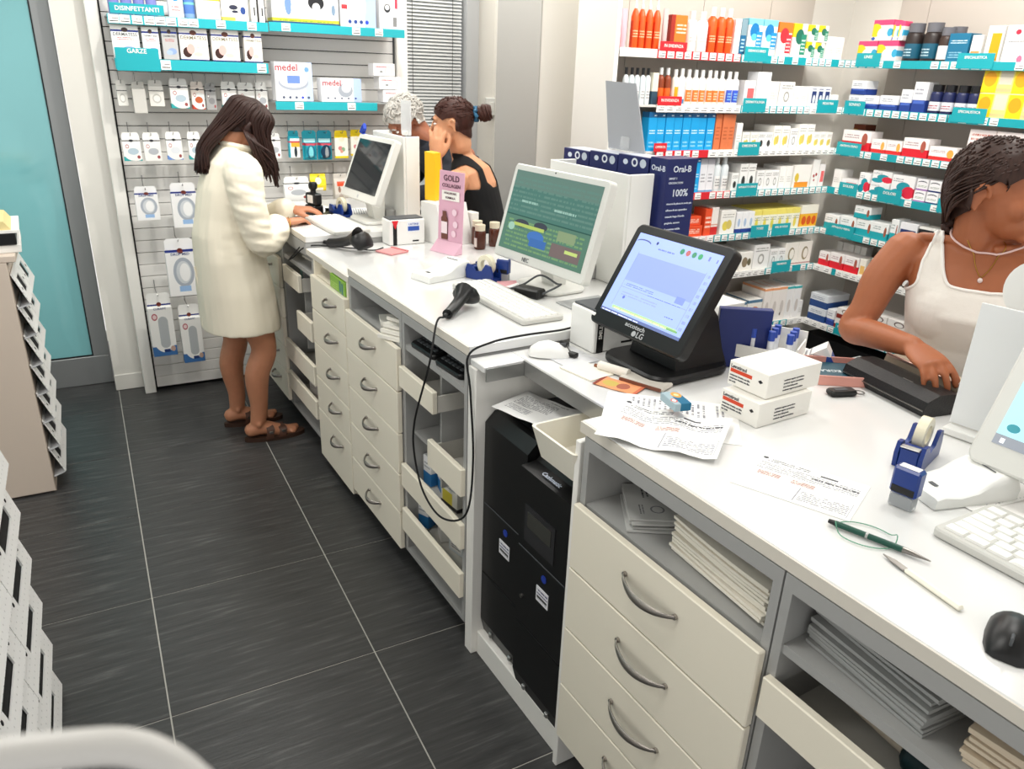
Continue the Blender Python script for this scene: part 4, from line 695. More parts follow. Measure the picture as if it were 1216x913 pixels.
def vslab(b, w, h, d, r, mi=0, y0=0.0, c=.004, z0=0.0):               # rounded slab standing, front at y0
    P = rrect(w, h, r, 5, 0, z0 + h / 2); Q = rrect(w - 2 * c, h - 2 * c, max(r - c, .001), 5, 0, z0 + h / 2)
    return b.loft([[(x, y0, z) for x, z in Q], [(x, y0 + c, z) for x, z in P], [(x, y0 + d - c, z) for x, z in P], [(x, y0 + d, z) for x, z in Q]], mi)
# ---- monitors
scrA = emis(pmat('pos_screen', '8fa2ea', [('r', 0, 1, .0, .035, '5a668f'), ('l', .02, .5, .005, .03, 'd0d8f8', 1), ('r', .12, .93, .06, .1, '9db98a'), ('l', .14, .9, .065, .095, 'd8e6a0', 1), ('r', .82, .95, .062, .085, '6f9a66'), ('r', .1, .92, .33, .335, '7a86c8'), ('r', .1, .105, .1, .78, '7a86c8'), ('r', .92, .925, .1, .78, '7a86c8'), ('r', .105, .92, .42, .76, '8090d6'), ('l', .13, .5, .36, .40, '6a78c0', 2), ('l', .45, .85, .33, .345, '5a66b0', 1), ('r', .76, .86, .36, .44, '7484cc'), ('l', .15, .6, .24, .3, '8492dc', 2), ('e', .2, .22, .015, .02, '5a66a8'), ('l', .74, .84, .18, .2, '4a5490', 1), ('e', .1, .9, .09, .035, '4a5478'), ('e', .1, .885, .09, .035, '8fa2ea'), ('l', .3, .5, .86, .9, '6a78b8', 1), ('e', .26, .93, .014, .02, '3a4470'), ('e', .57, .92, .025, .035, '3a7a5a'), ('e', .64, .92, .025, .035, 'a05a5a'), ('e', .71, .92, .025, .035, '3f7a5a'), ('e', .78, .92, .025, .035, '3f8a5a'), ('r', .87, .89, .9, .95, '6a74a8'), ('r', .96, .975, .9, .94, '6a74a8'), ('l', .94, .98, .1, .8, '7f8cd0', 9)], .25), .85)
scrB = emis(pmat('green_screen', '466a62', [('r', 0, 1, .80, 1, '5a726a'), ('l', 0, 1, .5, .95, '58766e', 8), ('r', 0, 1, .44, .455, '2a4a44'), ('r', 0, 1, .0, .44, '4f6f60'), ('l', .05, .95, .05, .42, '6a8a60', 7), ('e', .42, .24, .1, .07, '3f66a8'), ('r', .36, .56, .12, .22, '3a5f9c'), ('e', .22, .36, .09, .05, '3a3a44'), ('e', .45, .38, .08, .05, '3a3a44'), ('r', .12, .5, .32, .36, 'a0b05a'), ('r', .62, .95, .08, .24, '6a5a5a'), ('r', .66, .86, .28, .40, '7a8a6a'), ('r', .78, .92, .16, .2, 'b0c070'), ('e', .1, .3, .04, .05, '8fb0a0'), ('l', .15, .35, .62, .68, '8aa89f', 1), ('l', .55, .8, .6, .66, '8aa89f', 1)], .10), .35)
scrC = emis(pmat('teal_screen', 'a8dfe8', [('r', 0, 1, 0, .085, '8a8f98'), ('r', .03, .05, .02, .06, 'f4f6f8'), ('e', .2, .045, .02, .025, 'e8ecf0'), ('r', .27, 1, .22, .62, '3f3f42'), ('e', .06, .16, .03, .035, '3a8a96'), ('r', .14, .9, .1, .18, 'c9eef4'), ('l', .05, .12, .62, .9, '4a6a74', 4), ('l', .3, .95, .24, .34, 'e8e8e8', 2)], .2), .5)
scrD = mat('dark_screen', '22262a', .07, spec=.6)
def monitor(name, label, u, v, z, yaw, tilt, W, H, base_z, body, scr, bez=.022, bot=.03, rad=.014, depth=.035, stand='plate'):
    t = ct(name, label, 'monitor', u, v, base_z, yaw)
    dz = z - base_z
    hd = mobj('head', vslab(MB(), W, H, depth, rad).mesh('head', body), t, (0, 0, dz), rot=(-tilt, 0, 0))
    MB().box(-W / 2 + bez, W / 2 - bez, -.0015, .0, bot, H - bez).obj('screen', scr, hd)
    cy = depth + sin(tilt) * H * .42; cz = dz + cos(tilt) * H * .38
    if stand == 'pos':
        b = MB(); P = []
        b.loft([[(x * w, y0 + (y1 - y0) * q, zz) for x, q in ((-1, 0), (1, 0), (1, 1), (-1, 1))] for (w, y0, y1, zz) in ((.095, .085, .27, .012), (.085, .09, .255, .06), (.075, .12, .235, cz * .75), (.065, .13, .2, cz))], 0, True, False)
        b.obj('neck', BLACK, t)
        q = MB(); rbox(q, .26, .27, .022, .06, cy=.135, c=.006); q.obj('base', BLACK, t)
    else:
        MB().prism([(depth * .5 + sin(tilt) * H * .2, dz + cos(tilt) * H * .25), (cy + .02, dz + cos(tilt) * H * .5), (cy + .05, dz + cos(tilt) * H * .3), (cy + .04, .012), (cy - .01, .012)], .07, 'x', -.035).obj('neck', body, t)
        q = MB(); rbox(q, .22, .17, .014, .04, cy=cy + .0, c=.004); q.obj('base', body, t)
    return t, hd
GBODY = mat('monitor_white', 'dcdcd6', .35)
t, hd = monitor('pos_monitor', 'black touch-screen monitor showing a lavender prescription screen, tilted back', .281, .324, 1.086, .014, .539, .36, .30, .9885, BLACK, scrA, .026, .042, .02, stand='pos')
lg = mat('grey_print', 'b8babc', .5); text('lettering', 'LG', .022, lg, hd, (.03, -.0012, .014)); text('lettering', 'accotech', .017, lg, hd, (.0, -.0012, .031), sx=1.25)
MB().lathe([(.0075, 0), (.0075, .0006)], 16, 0).obj('logo', lg, hd, (.006, -.0005, .014), rot=(pi / 2, 0, 0))
t, hd = monitor('white_monitor', 'white monitor with a green-tinted screen on the middle counter', -.42, .473, 1.096, .073, .276, .508, .332, 1.021, GBODY, scrB, .022, .034, .016)
text('lettering', 'NEC', .02, mat('grey_print_dark', '6a6c70', .5), hd, (-.06, -.0012, .016))
MB().lathe([(.003, 0), (.003, .0006)], 10).obj('camera_dot', BLACK, hd, (-.02, -.0005, .322), rot=(pi / 2, 0, 0))
t, hd = monitor('white_monitor', 'white monitor with a dark reflective screen on the farthest counter', -1.724, .32, 1.138, .065, .386, .38, .302, 1.036, GBODY, scrD, .024, .04, .014)
MB().lathe([(.008, 0), (.008, .0006)], 16).obj('logo', lg, hd, (.0, -.0005, .018), rot=(pi / 2, 0, 0))
t, hd = monitor('white_monitor', 'white monitor with pale teal screen cut by the right photo edge', 1.30, .49, 1.075, .02, .46, .44, .30, 1.021, GBODY, scrC, .03, .045, .02)
ptl = text('lettering', 'Nor', .018, WHITE, hd, (-.055, -.0022, .165), align='LEFT'); text('lettering', 'Call', .018, WHITE, hd, (-.055, -.0022, .14), align='LEFT')
text('lettering', 'Sta | Pre', .015, mat('screen_ink', '3a5a64', .5), hd, (-.185, -.0022, .235), align='LEFT')
# ---- white housings behind the monitors (hold the customer displays)
def housing(label, u0, u1, v0, v1, z0, z1, parts=()):
    t = ct('counter_screen', label, 'counter screen', u0, v0, z0, 0)
    W = u1 - u0; D = v1 - v0; H = z1 - z0
    MB().box(0, W, 0, .012, 0, H, c=.002).obj('front_panel', PLW, t); MB().box(W - .012, W, .013, D, 0, H, c=.002).obj('side_panel', PLW, t)
    MB().box(0, .012, .013, D, 0, H, c=.002).obj('side_panel', PLW, t)
    MB().box(W * .3, W * .72, -.05, -.001, 0, .05, c=.004).obj('cable_box', GREY, t); return t
housing('white upright counter screen behind the green-tinted monitor', -.80, -.325, .77, .885, 1.021, 1.408)
housing('white upright counter screen behind the farthest monitor', -1.97, -1.60, .505, .585, 1.036, 1.425)
t = ct('counter_screen', 'thin white acrylic panel behind the right-edge monitor', 'counter screen', .93, .70, 1.021, .12)
MB().box(0, .5, 0, .006, .02, .29, c=.001).obj('panel', mat('white_acrylic', 'eceeee', .2, alpha=.92), t); MB().box(0, .5, -.03, .03, 0, .018, c=.003).obj('foot', PLW, t)
t = ct('disc_sign', 'round white disc sign at the right photo edge', 'sign', .985, .80, 1.021, .1)
MB().lathe([(.04, 0), (.04, .008)], 20).obj('base', PLW, t); MB().cyl((0, 0, .008), (0, 0, .26), .006, 10).obj('post', PLW, t)
MB().lathe([(.0, 0), (.066, 0), (.066, .006), (0, .006)], 32, caps=False).obj('disc', PLW, t, (0, 0, .315), rot=(pi / 2, 0, 0))
# ---- keyboards
KEYM = mat('key_white', 'efeee9', .4)
def keyboard(label, u, v, z, W=.43, D=.15, rz=0.0):
    t = ct('keyboard', label, 'keyboard', u, v, z, rz)
    b = MB(); rbox(b, W, D, .016, .012, c=.003, cx=W / 2, cy=D / 2); b.obj('case', mat('keyboard_case', 'c6c5bf', .4), t)
    km = {}
    rows_ = [[1.25, 1.25, 1.25, 6.0, 1.25, 1.25, 1.25, 1.5], [2.25] + [1] * 10 + [1.75], [1.75] + [1] * 11 + [1.25], [1.5] + [1] * 12 + [1.0], [1] * 13 + [1.5], [1] * 14]
    usable = W - .02; ky = .012; kh = (D - .03) / 6.2
    for ri, r in enumerate(rows_):
        x = .010; un = usable / sum(r)
        for wd in r:
            w = wd * un - .0025; key = (round(w, 4), round(kh, 4))
            if key not in km: km[key] = MB().loft([[(a, b2, 0) for a, b2 in rrect(w, kh - .002, .002, 2)], [(a * .9, b2 * .86, .004) for a, b2 in rrect(w, kh - .002, .002, 2)]]).mesh('key', KEYM)
            mobj('key', km[key], t, (x + wd * un / 2, ky + kh / 2, .0162)); x += wd * un
        ky += kh + (.004 if ri == 4 else 0)
    return t
keyboard('white keyboard on the nearest counter, cut by the right photo edge', 1.165, .265, 1.021, .45, .175, -.02)
keyboard('white keyboard in front of the green-tinted monitor', -.56, .228, 1.021, .47, .15, .0)
keyboard('white keyboard in front of the dark far monitor', -1.86, .11, 1.036, .40, .17, .02)
# ---- barcode scanners
def scanner_parts(t):
    b = MB(); st = [(-.005, 0, .0, .017, .015), (.03, 0, .004, .018, .016), (.075, 0, .016, .019, .017), (.1, 0, .03, .024, .021), (.118, 0, .042, .032, .027)]
    rings = []
    for (x, y, z, ry, rz_) in st: rings.append([(x, y + ry * cos(a), z + .016 + rz_ * sin(a)) for a in [2 * pi * i / 14 for i in range(14)]])
    b.loft(rings); b.obj('grip', BLACK, t)
    h = MB(); rings = []
    for (q, ry, rz_) in ((0, .032, .027), (.012, .041, .031), (.03, .044, .029), (.048, .043, .024), (.062, .038, .018), (.066, .030, .012)):
        rings.append([(.118 + q * .55 + rz_ * sin(a) * .85, ry * cos(a), .052 - q * .62 + rz_ * sin(a) * .5 + .006) for a in [2 * pi * i / 18 for i in range(18)]])
    h.loft(rings); hd = h.obj('head', BLACK, t)
    MB().box(.052, .07, -.006, .006, .0345, .042, c=.002).obj('trigger', DGREY, t)
    MB().box(-.03, -.004, -.006, .006, .010, .022, c=.003).obj('strain_relief', BLACK, t)
s1 = ct('barcode_scanner', 'black barcode scanner on the middle worktop, cable looping over the edge', 'scanner', -.245, .06, 1.021, 2.25, 'barcode scanners'); scanner_parts(s1)
s2 = ct('barcode_scanner', 'black barcode scanner lying on the lowered worktop beside the pink notepad', 'scanner', -1.46, .10, .986, .55, 'barcode scanners'); scanner_parts(s2); s2.scale = (1.25, 1.25, 1.25)
cab = bez((-.225, .035, 1.035), (-.20, .0, 1.03), (-.135, -.055, .93), (-.232, -.06, .712), (-.237, -.06, .594), (-.17, -.06, .492), (-.039, -.06, .474), (.075, -.04, .545), (.06, -.012, .70), (.03, -.008, .90), (.018, -.01, 1.0), (.02, .06, 1.03), (.02, .168, 1.036), (.01, .305, 1.03), (-.02, .40, 1.028), n=8)
MB().tube(cab, .0032, 7).obj('cable', BLACKM, s1).parent = None
for o in [x for x in COL.objects if x.name == 'cable']:
    o.location = CF.o; o.rotation_euler = (0, 0, CT); o.name = 'scanner_cable'; tag(o, 'long black scanner cable hanging in a loop in front of the trays', 'cable')
c2 = MB().tube(bez((-1.48, .09, 1.0), (-1.56, .03, 1.0), (-1.60, -.03, .93), (-1.64, -.035, .905), (-1.58, -.03, .93), (-1.50, .02, .992), (-1.40, .16, .992), (-1.33, .24, .990), (-1.36, .3, .990), n=8), .0028, 7).obj('scanner_cable', BLACKM, None, CF.o, CT)
tag(c2, 'black cable of the lowered-worktop scanner bending over the edge', 'cable')
# ---- label printers (white boxes)
def white_box(label, u, v, z, W, D, H, sticker):
    t = ct('label_printer', label, 'printer', u, v, z, 0, 'white label printers')
    b = MB(); b.box(-W / 2, W / 2, 0, D, 0, H, c=.004); b.obj('case', PLW, t)
    MB().box(-W / 2 + .006, W / 2 - .006, .006, D - .006, H, H + .006, c=.002).obj('lid', DGREY, t)
    return t
t = white_box('white label printer with black top behind the black touch-screen monitor', .064, .33, .988, .115, .235, .12, 0)
MB().box(.058, .0588, .012, .035, .0, .12).obj('front_stripe', BLACK, t); text('lettering', 'SMILE', .016, WHITE, t, (.0593, .0235, .06), rot=(pi / 2, 0, pi / 2)).rotation_euler = (pi / 2, -pi / 2, pi / 2)
MB().box(.058, .0586, .1, .14, .018, .024).obj('slot', BLACK, t)
t = white_box('white label printer with red and blue stickers beside the far scanner', -1.44, .345, .986, .085, .17, .11, 1)
MB().box(.043, .0437, .018, .036, .0, .108).obj('front_stripe', BLACK, t); MB().prism([(.012, .108), (.044, .108), (.028, .07)], .0008, 'x', .0437).obj('red_sticker', RED, t)
MB().box(.043, .0437, .085, .145, .055, .10).obj('sticker', pmat('blue_sticker', 'e8ecf2', []), t); MB().box(.0438, .0441, .088, .142, .06, .08).obj('sticker_band', mat('blue_ink', '2a52a8', .5), t)
text('lettering', 'LATTINE', .012, mat('blue_ink'), t, (.0443, .115, .089), rot=(pi / 2, 0, pi / 2)); MB().box(.043, .0437, .11, .14, .012, .018).obj('slot', BLACK, t)
# ---- tape dispensers, stamps, card readers
TAPE = mat('adhesive_tape', 'e9e2c8', .25); CORE = mat('tape_core', 'f2f0ea', .4)
def tape_disp(label, u, v, z, rz):
    t = ct('tape_dispenser', label, 'tape dispenser', u, v, z, rz, 'blue tape dispensers')
    side = [(-.06, 0), (.062, 0), (.062, .03), (.05, .058), (.03, .062), (.012, .036), (-.018, .03), (-.036, .05), (-.056, .052), (-.064, .03)]
    for a in (-.027, .019): MB().prism(side, .008, 'y', a).obj('side', NAVY, t)
    MB().box(-.062, -.03, -.019, .019, .002, .044, c=.003).obj('front_block', NAVY, t); MB().box(-.029, .06, -.019, .019, .0, .012).obj('bottom', NAVY, t)
    MB().box(-.066, -.05, -.018, .018, .0445, .047, c=.0008).obj('cutter', ALU, t)
    n = 28; P = [(.012 + .036 * cos(2 * pi * i / n), .054 + .036 * sin(2 * pi * i / n)) for i in range(n)]; Q = [(.012 + .02 * cos(2 * pi * i / n), .054 + .02 * sin(2 * pi * i / n)) for i in range(n)]
    MB().loft([[(x, -.0095, y) for x, y in P], [(x, .0095, y) for x, y in P], [(x, .0095, y) for x, y in Q], [(x, -.0095, y) for x, y in Q], [(x, -.0095, y) for x, y in P]], caps=False).obj('tape_roll', TAPE, t)
    return t
tape_disp('navy tape dispenser beside the card reader on the nearest counter', .985, .50, 1.021, 1.85)
tape_disp('navy tape dispenser in front of the green-tinted monitor', -.615, .385, 1.021, .35)
tape_disp('navy tape dispenser below the dark far monitor', -1.90, .30, 1.036, .2)
def stamp(label, u, v, z, rz, m=NAVY, sc=1.0):
    t = ct('self_inking_stamp', label, 'stamp', u, v, z, rz, 'self-inking stamps')
    w, d = .048 * sc, .027 * sc
    MB().box(-w / 2, w / 2, -d / 2, d / 2, .026 * sc, .078 * sc, c=.004).obj('cover', m, t); MB().box(-w / 2 + .004, w / 2 - .004, -d / 2 - .0006, -d / 2, .03 * sc, .043 * sc).obj('window', BLACK, t)
    MB().box(-w / 2 + .003, w / 2 - .003, -d / 2 + .002, d / 2 - .002, .0, .0265 * sc, c=.002).obj('skirt', mat('clear_smoke', 'c9cdd0', .08, alpha=.5), t)
    MB().box(-w / 2 + .004, w / 2 - .004, -d / 2 + .003, d / 2 - .003, .006 * sc, .02 * sc).obj('ink_pad', DGREY, t)
    MB().box(-w * .36, w * .36, -d * .3, d * .3, .0782 * sc, .079 * sc).obj('top_label', PAPER, t)
    return t
stamp('blue self-inking stamp standing beside the white card reader', 1.085, .305, 1.021, .15)
stamp('blue self-inking stamp beside the tape dispenser of the middle counter', -.57, .44, 1.021, .6)
t = ct('self_inking_stamp', 'black self-inking stamp with tall knob on the farthest counter', 'stamp', -1.96, .19, 1.036, .3, 'self-inking stamps')
MB().box(-.04, .04, -.028, .028, 0, .05, c=.006).obj('skirt', BLACK, t); MB().box(-.043, .043, -.02, .02, .051, .105, c=.006).obj('cover', BLACK, t); MB().box(-.022, .022, -.021, -.0202, .06, .097).obj('top_label', PAPER, t)
MB().lathe([(.014, .105), (.012, .118), (.02, .128), (.022, .145), (.016, .155), (.0, .156)], 18).obj('knob', BLACK, t)
def reader(label, u, v, z, rz):
    t = ct('card_reader', label, 'card reader', u, v, z, rz, 'white card readers')
    prof = [(0, .0), (.003, .022), (.02, .028), (.06, .022), (.10, .03), (.13, .05), (.155, .058), (.19, .055), (.2, .03), (.195, 0)]
    rings = []
    for q, k in ((-.052, .86), (-.047, .97), (-.04, 1), (.04, 1), (.047, .97), (.052, .86)): rings.append([(q, y, zz * k) for y, zz in prof])
    MB().loft(rings).obj('case', PLW, t, sharp=50); MB().box(-.03, .03, .150, .152, .0578, .0592).obj('slot', DGREY, t)
    MB().box(-.006, .012, .03, .04, .0275, .0283).obj('led_window', DGREY, t); return t
reader('white card reader with curved saddle beside the blue stamp', 1.075, .36, 1.021, -.30).scale = (.95, .9, .9)
reader('white card reader on the middle counter left of the keyboard', -.68, .165, 1.021, .25)
# ---- papers
def sheet(name, label, u, v, z, W, H, rz, m, curl=0.0, n=10, cat='paper', th=.0006):
    b = MB(); up = []; lo = []
    for j in range(n + 1):
        for i in range(n + 1):
            x = (i / n - .5) * W; y = (j / n - .5) * H
            zz = curl * (max(0, abs(i / n - .5) * 2 - .2) ** 2 * .6 + .4 * sin(i / n * pi * 2.2 + j / n * 1.3) ** 2)
            up.append((x, y, zz + th)); lo.append((x, y, zz))
    k = len(up); fs = []
    for j in range(n):
        for i in range(n):
            a = j * (n + 1) + i; fs.append((a, a + 1, a + n + 2, a + n + 1)); fs.append((k + a, k + a + n + 1, k + a + n + 2, k + a + 1))
    for i in range(n):
        a = i; fs.append((a, k + a, k + a + 1, a + 1)); a = n * (n + 1) + i; fs.append((a, a + 1, k + a + 1, k + a))
        a = i * (n + 1); fs.append((a, a + n + 1, k + a + n + 1, k + a)); a = i * (n + 1) + n; fs.append((a, k + a, k + a + n + 1, a + n + 1))
    b.add(up + lo, fs, 0, True); o = b.obj(name, m, None, CF.w(u, v, z), CT + rz); tag(o, label, cat); return o
def ymat(name, base, layers):                       # print laid out over the sheet's length and depth (top view)
    m = pmat(name, base, layers, .8)
    for n in m.node_tree.nodes:
        if n.type == 'SEPXYZ':
            for l in list(m.node_tree.links):
                if l.from_node == n and l.from_socket.name == 'Z': m.node_tree.links.new(n.outputs['Y'], l.to_socket)
    return m
presc = ymat('prescription', 'f7f6f3', [('l', .12, .5, .86, .95, '55555a', 2), ('e', .09, .93, .025, .03, '444448'), ('l', .08, .95, .62, .82, '84848a', 5), ('r', .6, .75, .84, .88, '55555a'), ('l', .55, .95, .72, .78, '3c3c40', 1), ('r', .12, .32, .45, .57, 'e6dfd8'), ('l', .12, .32, .46, .56, '9a4a3c', 3), ('r', .42, .62, .45, .57, 'e6dfd8'), ('l', .42, .62, .46, .56, '9a4a3c', 3), ('l', .55, .95, .1, .35, '84848a', 6), ('r', .52, .53, .05, .4, '9a9aa0'), ('r', .96, .965, .05, .4, '9a9aa0'), ('r', .52, .965, .4, .405, '9a9aa0')])
plain = ymat('printed_page', 'f3f2ef', [('l', .08, .6, .84, .92, '9a9aa0', 2), ('l', .08, .92, .2, .78, '8a8a90', 14)])
dimp = ymat('typed_page', 'e6e6e4', [('l', .5, .8, .9, .95, '77777c', 1), ('l', .1, .7, .45, .85, '77777c', 9), ('l', .1, .5, .2, .4, '8a8a90', 4)])
sheet('prescription_sheet', 'flat white sheet under the crumpled prescription at the worktop corner', .60, .19, 1.0206, .21, .297, -.75, plain)
sheet('prescription_sheet', 'curled prescription sheet lying over the worktop edge', .655, .125, 1.0225, .25, .20, .62, presc, .022)
sheet('prescription_sheet', 'flat prescription with barcodes in the middle of the nearest worktop', .945, .205, 1.0206, .215, .155, .40, presc)
sheet('document_sheet', 'typed sheet lying on top of the black machine', .165, .125, .872, .20, .15, .30, dimp, .006)
sheet('document_sheet', 'loose sheet by the lab coat hand on the farthest counter', -2.08, .2, 1.0365, .2, .28, .3, plain)
sheet('document_sheet', 'plain sheet beside the black stamp on the farthest counter', -1.99, .40, 1.0365, .2, .28, -.3, plain)
sheet('paper_stack', 'papers sticking out under the white card reader', 1.13, .52, 1.0206, .10, .22, -.15, plain, .004)
sheet('paper_slip', 'sheet with red mark beside the keyboard corner', 1.215, .54, 1.0215, .16, .2, -.5, ymat('red_mark', 'f3f1ee', [('e', .7, .4, .2, .05, 'd8606a'), ('l', .1, .6, .5, .8, 'd0c8c8', 4)]), .004)
sheet('mouse_pad', 'pale grey mouse pad under the white mouse', .095, .255, .9876, .17, .115, .05, mat('mouse_pad', 'd3d4d6', .6), 0, cat='mouse pad', th=.003)
sheet('paper_card', 'cream card lying at the edge of the lowered bay worktop', .225, .235, .9876, .12, .085, .15, mat('cream_card', 'efe9da', .6), 0, cat='card', th=.004)
sheet('banknote', 'orange banknote lying in front of the touch-screen monitor', .345, .25, .9885, .12, .065, .42, ymat('banknote', 'e89a6a', [('e', .3, .5, .18, .3, 'c8b05a'), ('e', .6, .5, .14, .3, 'a8604a'), ('r', .0, .08, 0, 1, '8a3a2a'), ('r', .92, 1, 0, 1, 'c86a4a')]), .003, cat='banknote')
t = ct('cloth_wallet', 'folded pale cloth pouch beside the banknote', 'pouch', .36, .325, .988, .35); q = MB(); rbox(q, .13, .06, .012, .01, c=.004); q.obj('body', mat('pale_cloth', 'd8d2c8', .8, bump=.2), t)
MB().box(-.06, .06, -.034, -.030, .002, .010).obj('trim', mat('brown_trim', '7a4a38', .6), t)
t = ct('coin_roll', 'small roll of receipts with a coin end', 'roll', .27, .29, .988, .35); MB().tube([(-.045, 0, .0125), (.045, 0, .0125)], .012, 16).obj('roll', mat('receipt_paper', 'e9e4da', .8), t)
MB().tube([(-.062, .005, .006), (-.045, .005, .006)], .0055, 10).obj('coin', mat('copper', '8a5a40', .35, .8), t)
# ---- mice
def mouse_(label, u, v, z, rz, m):
    t = ct('computer_mouse', label, 'mouse', u, v, z, rz); b = MB(); rings = []
    for (q, h, w) in ((0, .004, .014), (.006, .018, .024), (.025, .031, .031), (.05, .036, .032), (.08, .028, .03), (.1, .014, .024), (.106, .004, .014)):
        rings.append([(q, w * cos(a), max(0, h * sin(a)) if sin(a) > 0 else 0.0) for a in [pi * i / 10 for i in range(11)]])
    b.loft(rings); b.obj('shell', m, t); MB().box(.078, .094, -.002, .002, .018, .031, c=.0015).obj('wheel', DGREY, t); return t
mouse_('white computer mouse on the grey mouse pad', .045, .165, .991, 1.0, PLW).scale = (1.1, 1.15, 1.1)
mouse_('black computer mouse cut by the right photo edge', 1.36, .16, 1.021, -1.2, BLACK)
t = ct('cable_adapter', 'short black cable with two plugs beside the white mouse', 'cable', .09, .275, .991, .3)
MB().tube(bez((-.03, .03, .008), (-.01, .0, .012), (.02, -.02, .008), n=6), .003, 7).obj('cord', BLACK, t); MB().box(-.06, -.03, .024, .037, .001, .014, c=.002).obj('plug', BLACK, t, rot=(0, 0, 0)); MB().box(.016, .042, -.034, -.014, .001, .013, c=.002).obj('plug', BLACK, t)
# ---- medicine boxes, wallet, key, pen, letter opener
LV = mat('levo_white', 'f1eee6', .5); ORB = mat('red_band', 'd2421f', .5)
def levo(label, u, v, z, rz, W, D, H):
    t = ct('medicine_box', label, 'medicine box', u, v, z, rz); MB().box(0, W, 0, D, 0, H, c=.001).obj('carton', LV, t)
    text('lettering', 'Levotirsol', H * .21, INK, t, (W * .04, -.0006, H * .80), align='LEFT', sx=.95); MB().box(W * .04, W * .60, -.0005, 0, H * .55, H * .70).obj('red_band', ORB, t)
    for k in range(3): text('lettering', 'compresse rivestite con film' if k < 2 else 'uso orale', H * .10, INK, t, (W * .04, -.0006, H * (.43 - .13 * k)), align='LEFT', sx=.9)
    MB().prism([(W * .76, H * .6), (W * .82, H * .68), (W * .88, H * .6), (W * .82, H * .52)], .0005, 'y', -.0005).obj('logo', BLACK, t)
    for k in range(4): text('lettering', 'medicinale soggetto a prescrizione' if k != 2 else 'tenere fuori dalla portata', H * .085, INK, t, (W + .0005, D * .30, H * (.62 - .14 * k)), rot=(pi / 2, 0, pi / 2), align='LEFT')
levo('lower of two stacked white medicine boxes with red band', .625, .315, 1.021, .02, .107, .172, .056)
levo('upper of two stacked white medicine boxes with red band', .610, .343, 1.0785, .03, .11, .178, .056)
t = ct('small_medicine_box', 'small teal and orange medicine box lying on the curled prescription', 'medicine box', .60, .20, 1.047, -.25); MB().box(-.035, .035, -.02, .02, 0, .018, c=.001).obj('carton', ymat('small_med', '9fb4bc', [('r', .4, 1, .35, 1, '1f6a8c'), ('e', .3, .68, .22, .28, 'f0a04a'), ('e', .3, .68, .1, .14, 'f4d0a0'), ('e', .7, .2, .14, .18, 'd85a50'), ('e', .7, .2, .09, .12, 'f0e8e4')]), t)
LEA = mat('black_leather', '141415', .42, bump=.25, bscale=350)
t = ct('leather_wallet', 'long black leather wallet under the hand of the woman in white', 'wallet', .755, .80, 1.021, -.20); t.scale = (1, 1.05, 1.45)
prof = [(-.06, 0), (-.068, .012), (-.062, .026), (-.03, .036), (.02, .034), (.065, .022), (.065, .018), (.02, .012), (.062, .010), (.062, .0)]
MB().loft([[(x, y, z) for y, z in prof] for x in (-.13, -.126, .126, .13)], smooth=False).obj('body', LEA, t); MB().tube([(-.128, -.069, .012), (.128, -.069, .012)], .0012, 6).obj('zip', STEEL, t)
MB().box(-.11, .12, -.012, .045, .014, .017).obj('card_pocket', BLACKM, t); MB().box(.02, .05, -.0312, -.0295, .0362, .0372).obj('metal_badge', ALU, t)
t = ct('car_key', 'black car key fob with metal ring beside the wallet', 'key', .69, .655, 1.021, 1.2); q = MB(); rbox(q, .07, .034, .014, .01, c=.004); q.obj('fob', BLACK, t)
MB().tube([(.047 + .012 * cos(a), .012 * sin(a), .004) for a in [2 * pi * i / 16 for i in range(17)]], .0015, 6).obj('ring', STEEL, t); MB().box(-.02, .012, -.006, .006, .0142, .0148).obj('buttons', DGREY, t)
t = ct('green_pen', 'dark green ballpoint pen with silver tip and a thin loop', 'pen', 1.061, .136, 1.021, math.atan2(.048, .156)); L = .163
MB().tube([(.012, 0, .006), (.12, 0, .006)], .0052, 12).obj('barrel', mat('green_barrel', '0f4a3c', .3), t); MB().tube([(.12, 0, .006), (.135, 0, .006), (L, 0, .0045)], [.005, .0042, .001], 12).obj('tip', STEEL, t)
MB().tube([(0, 0, .006), (.012, 0, .006)], [.0036, .0048], 12).obj('button', BLACK, t); MB().tube([(.062, 0, .006), (.066, 0, .006)], .0056, 12).obj('ring', ALU, t)
lp = ct('elastic_loop', 'thin green elastic loop lying around the pen', 'elastic', 1.115, .16, 1.0225, .5); MB().tube([(.048 * cos(a), .036 * sin(a), .0005 + (.012 * max(0, sin(a * 2 + 1.2)) ** 4)) for a in [2 * pi * i / 40 for i in range(41)]], .0009, 6, caps=False).obj('band', mat('green_elastic', '5a9a7c', .6), lp)
t = ct('letter_opener', 'white handled letter opener with a grey blade tip', 'letter opener', 1.166, .136, 1.021, math.atan2(-.022, .135)); MB().prism([(0, 0), (.02, .006), (.045, .006), (.045, -.005), (.02, -.004)], .002, 'z', .002).obj('blade', STEEL, t)
MB().box(.045, .145, -.006, .006, 0, .008, c=.003).obj('handle', mat('ivory_plastic', 'f2eddc', .4), t)
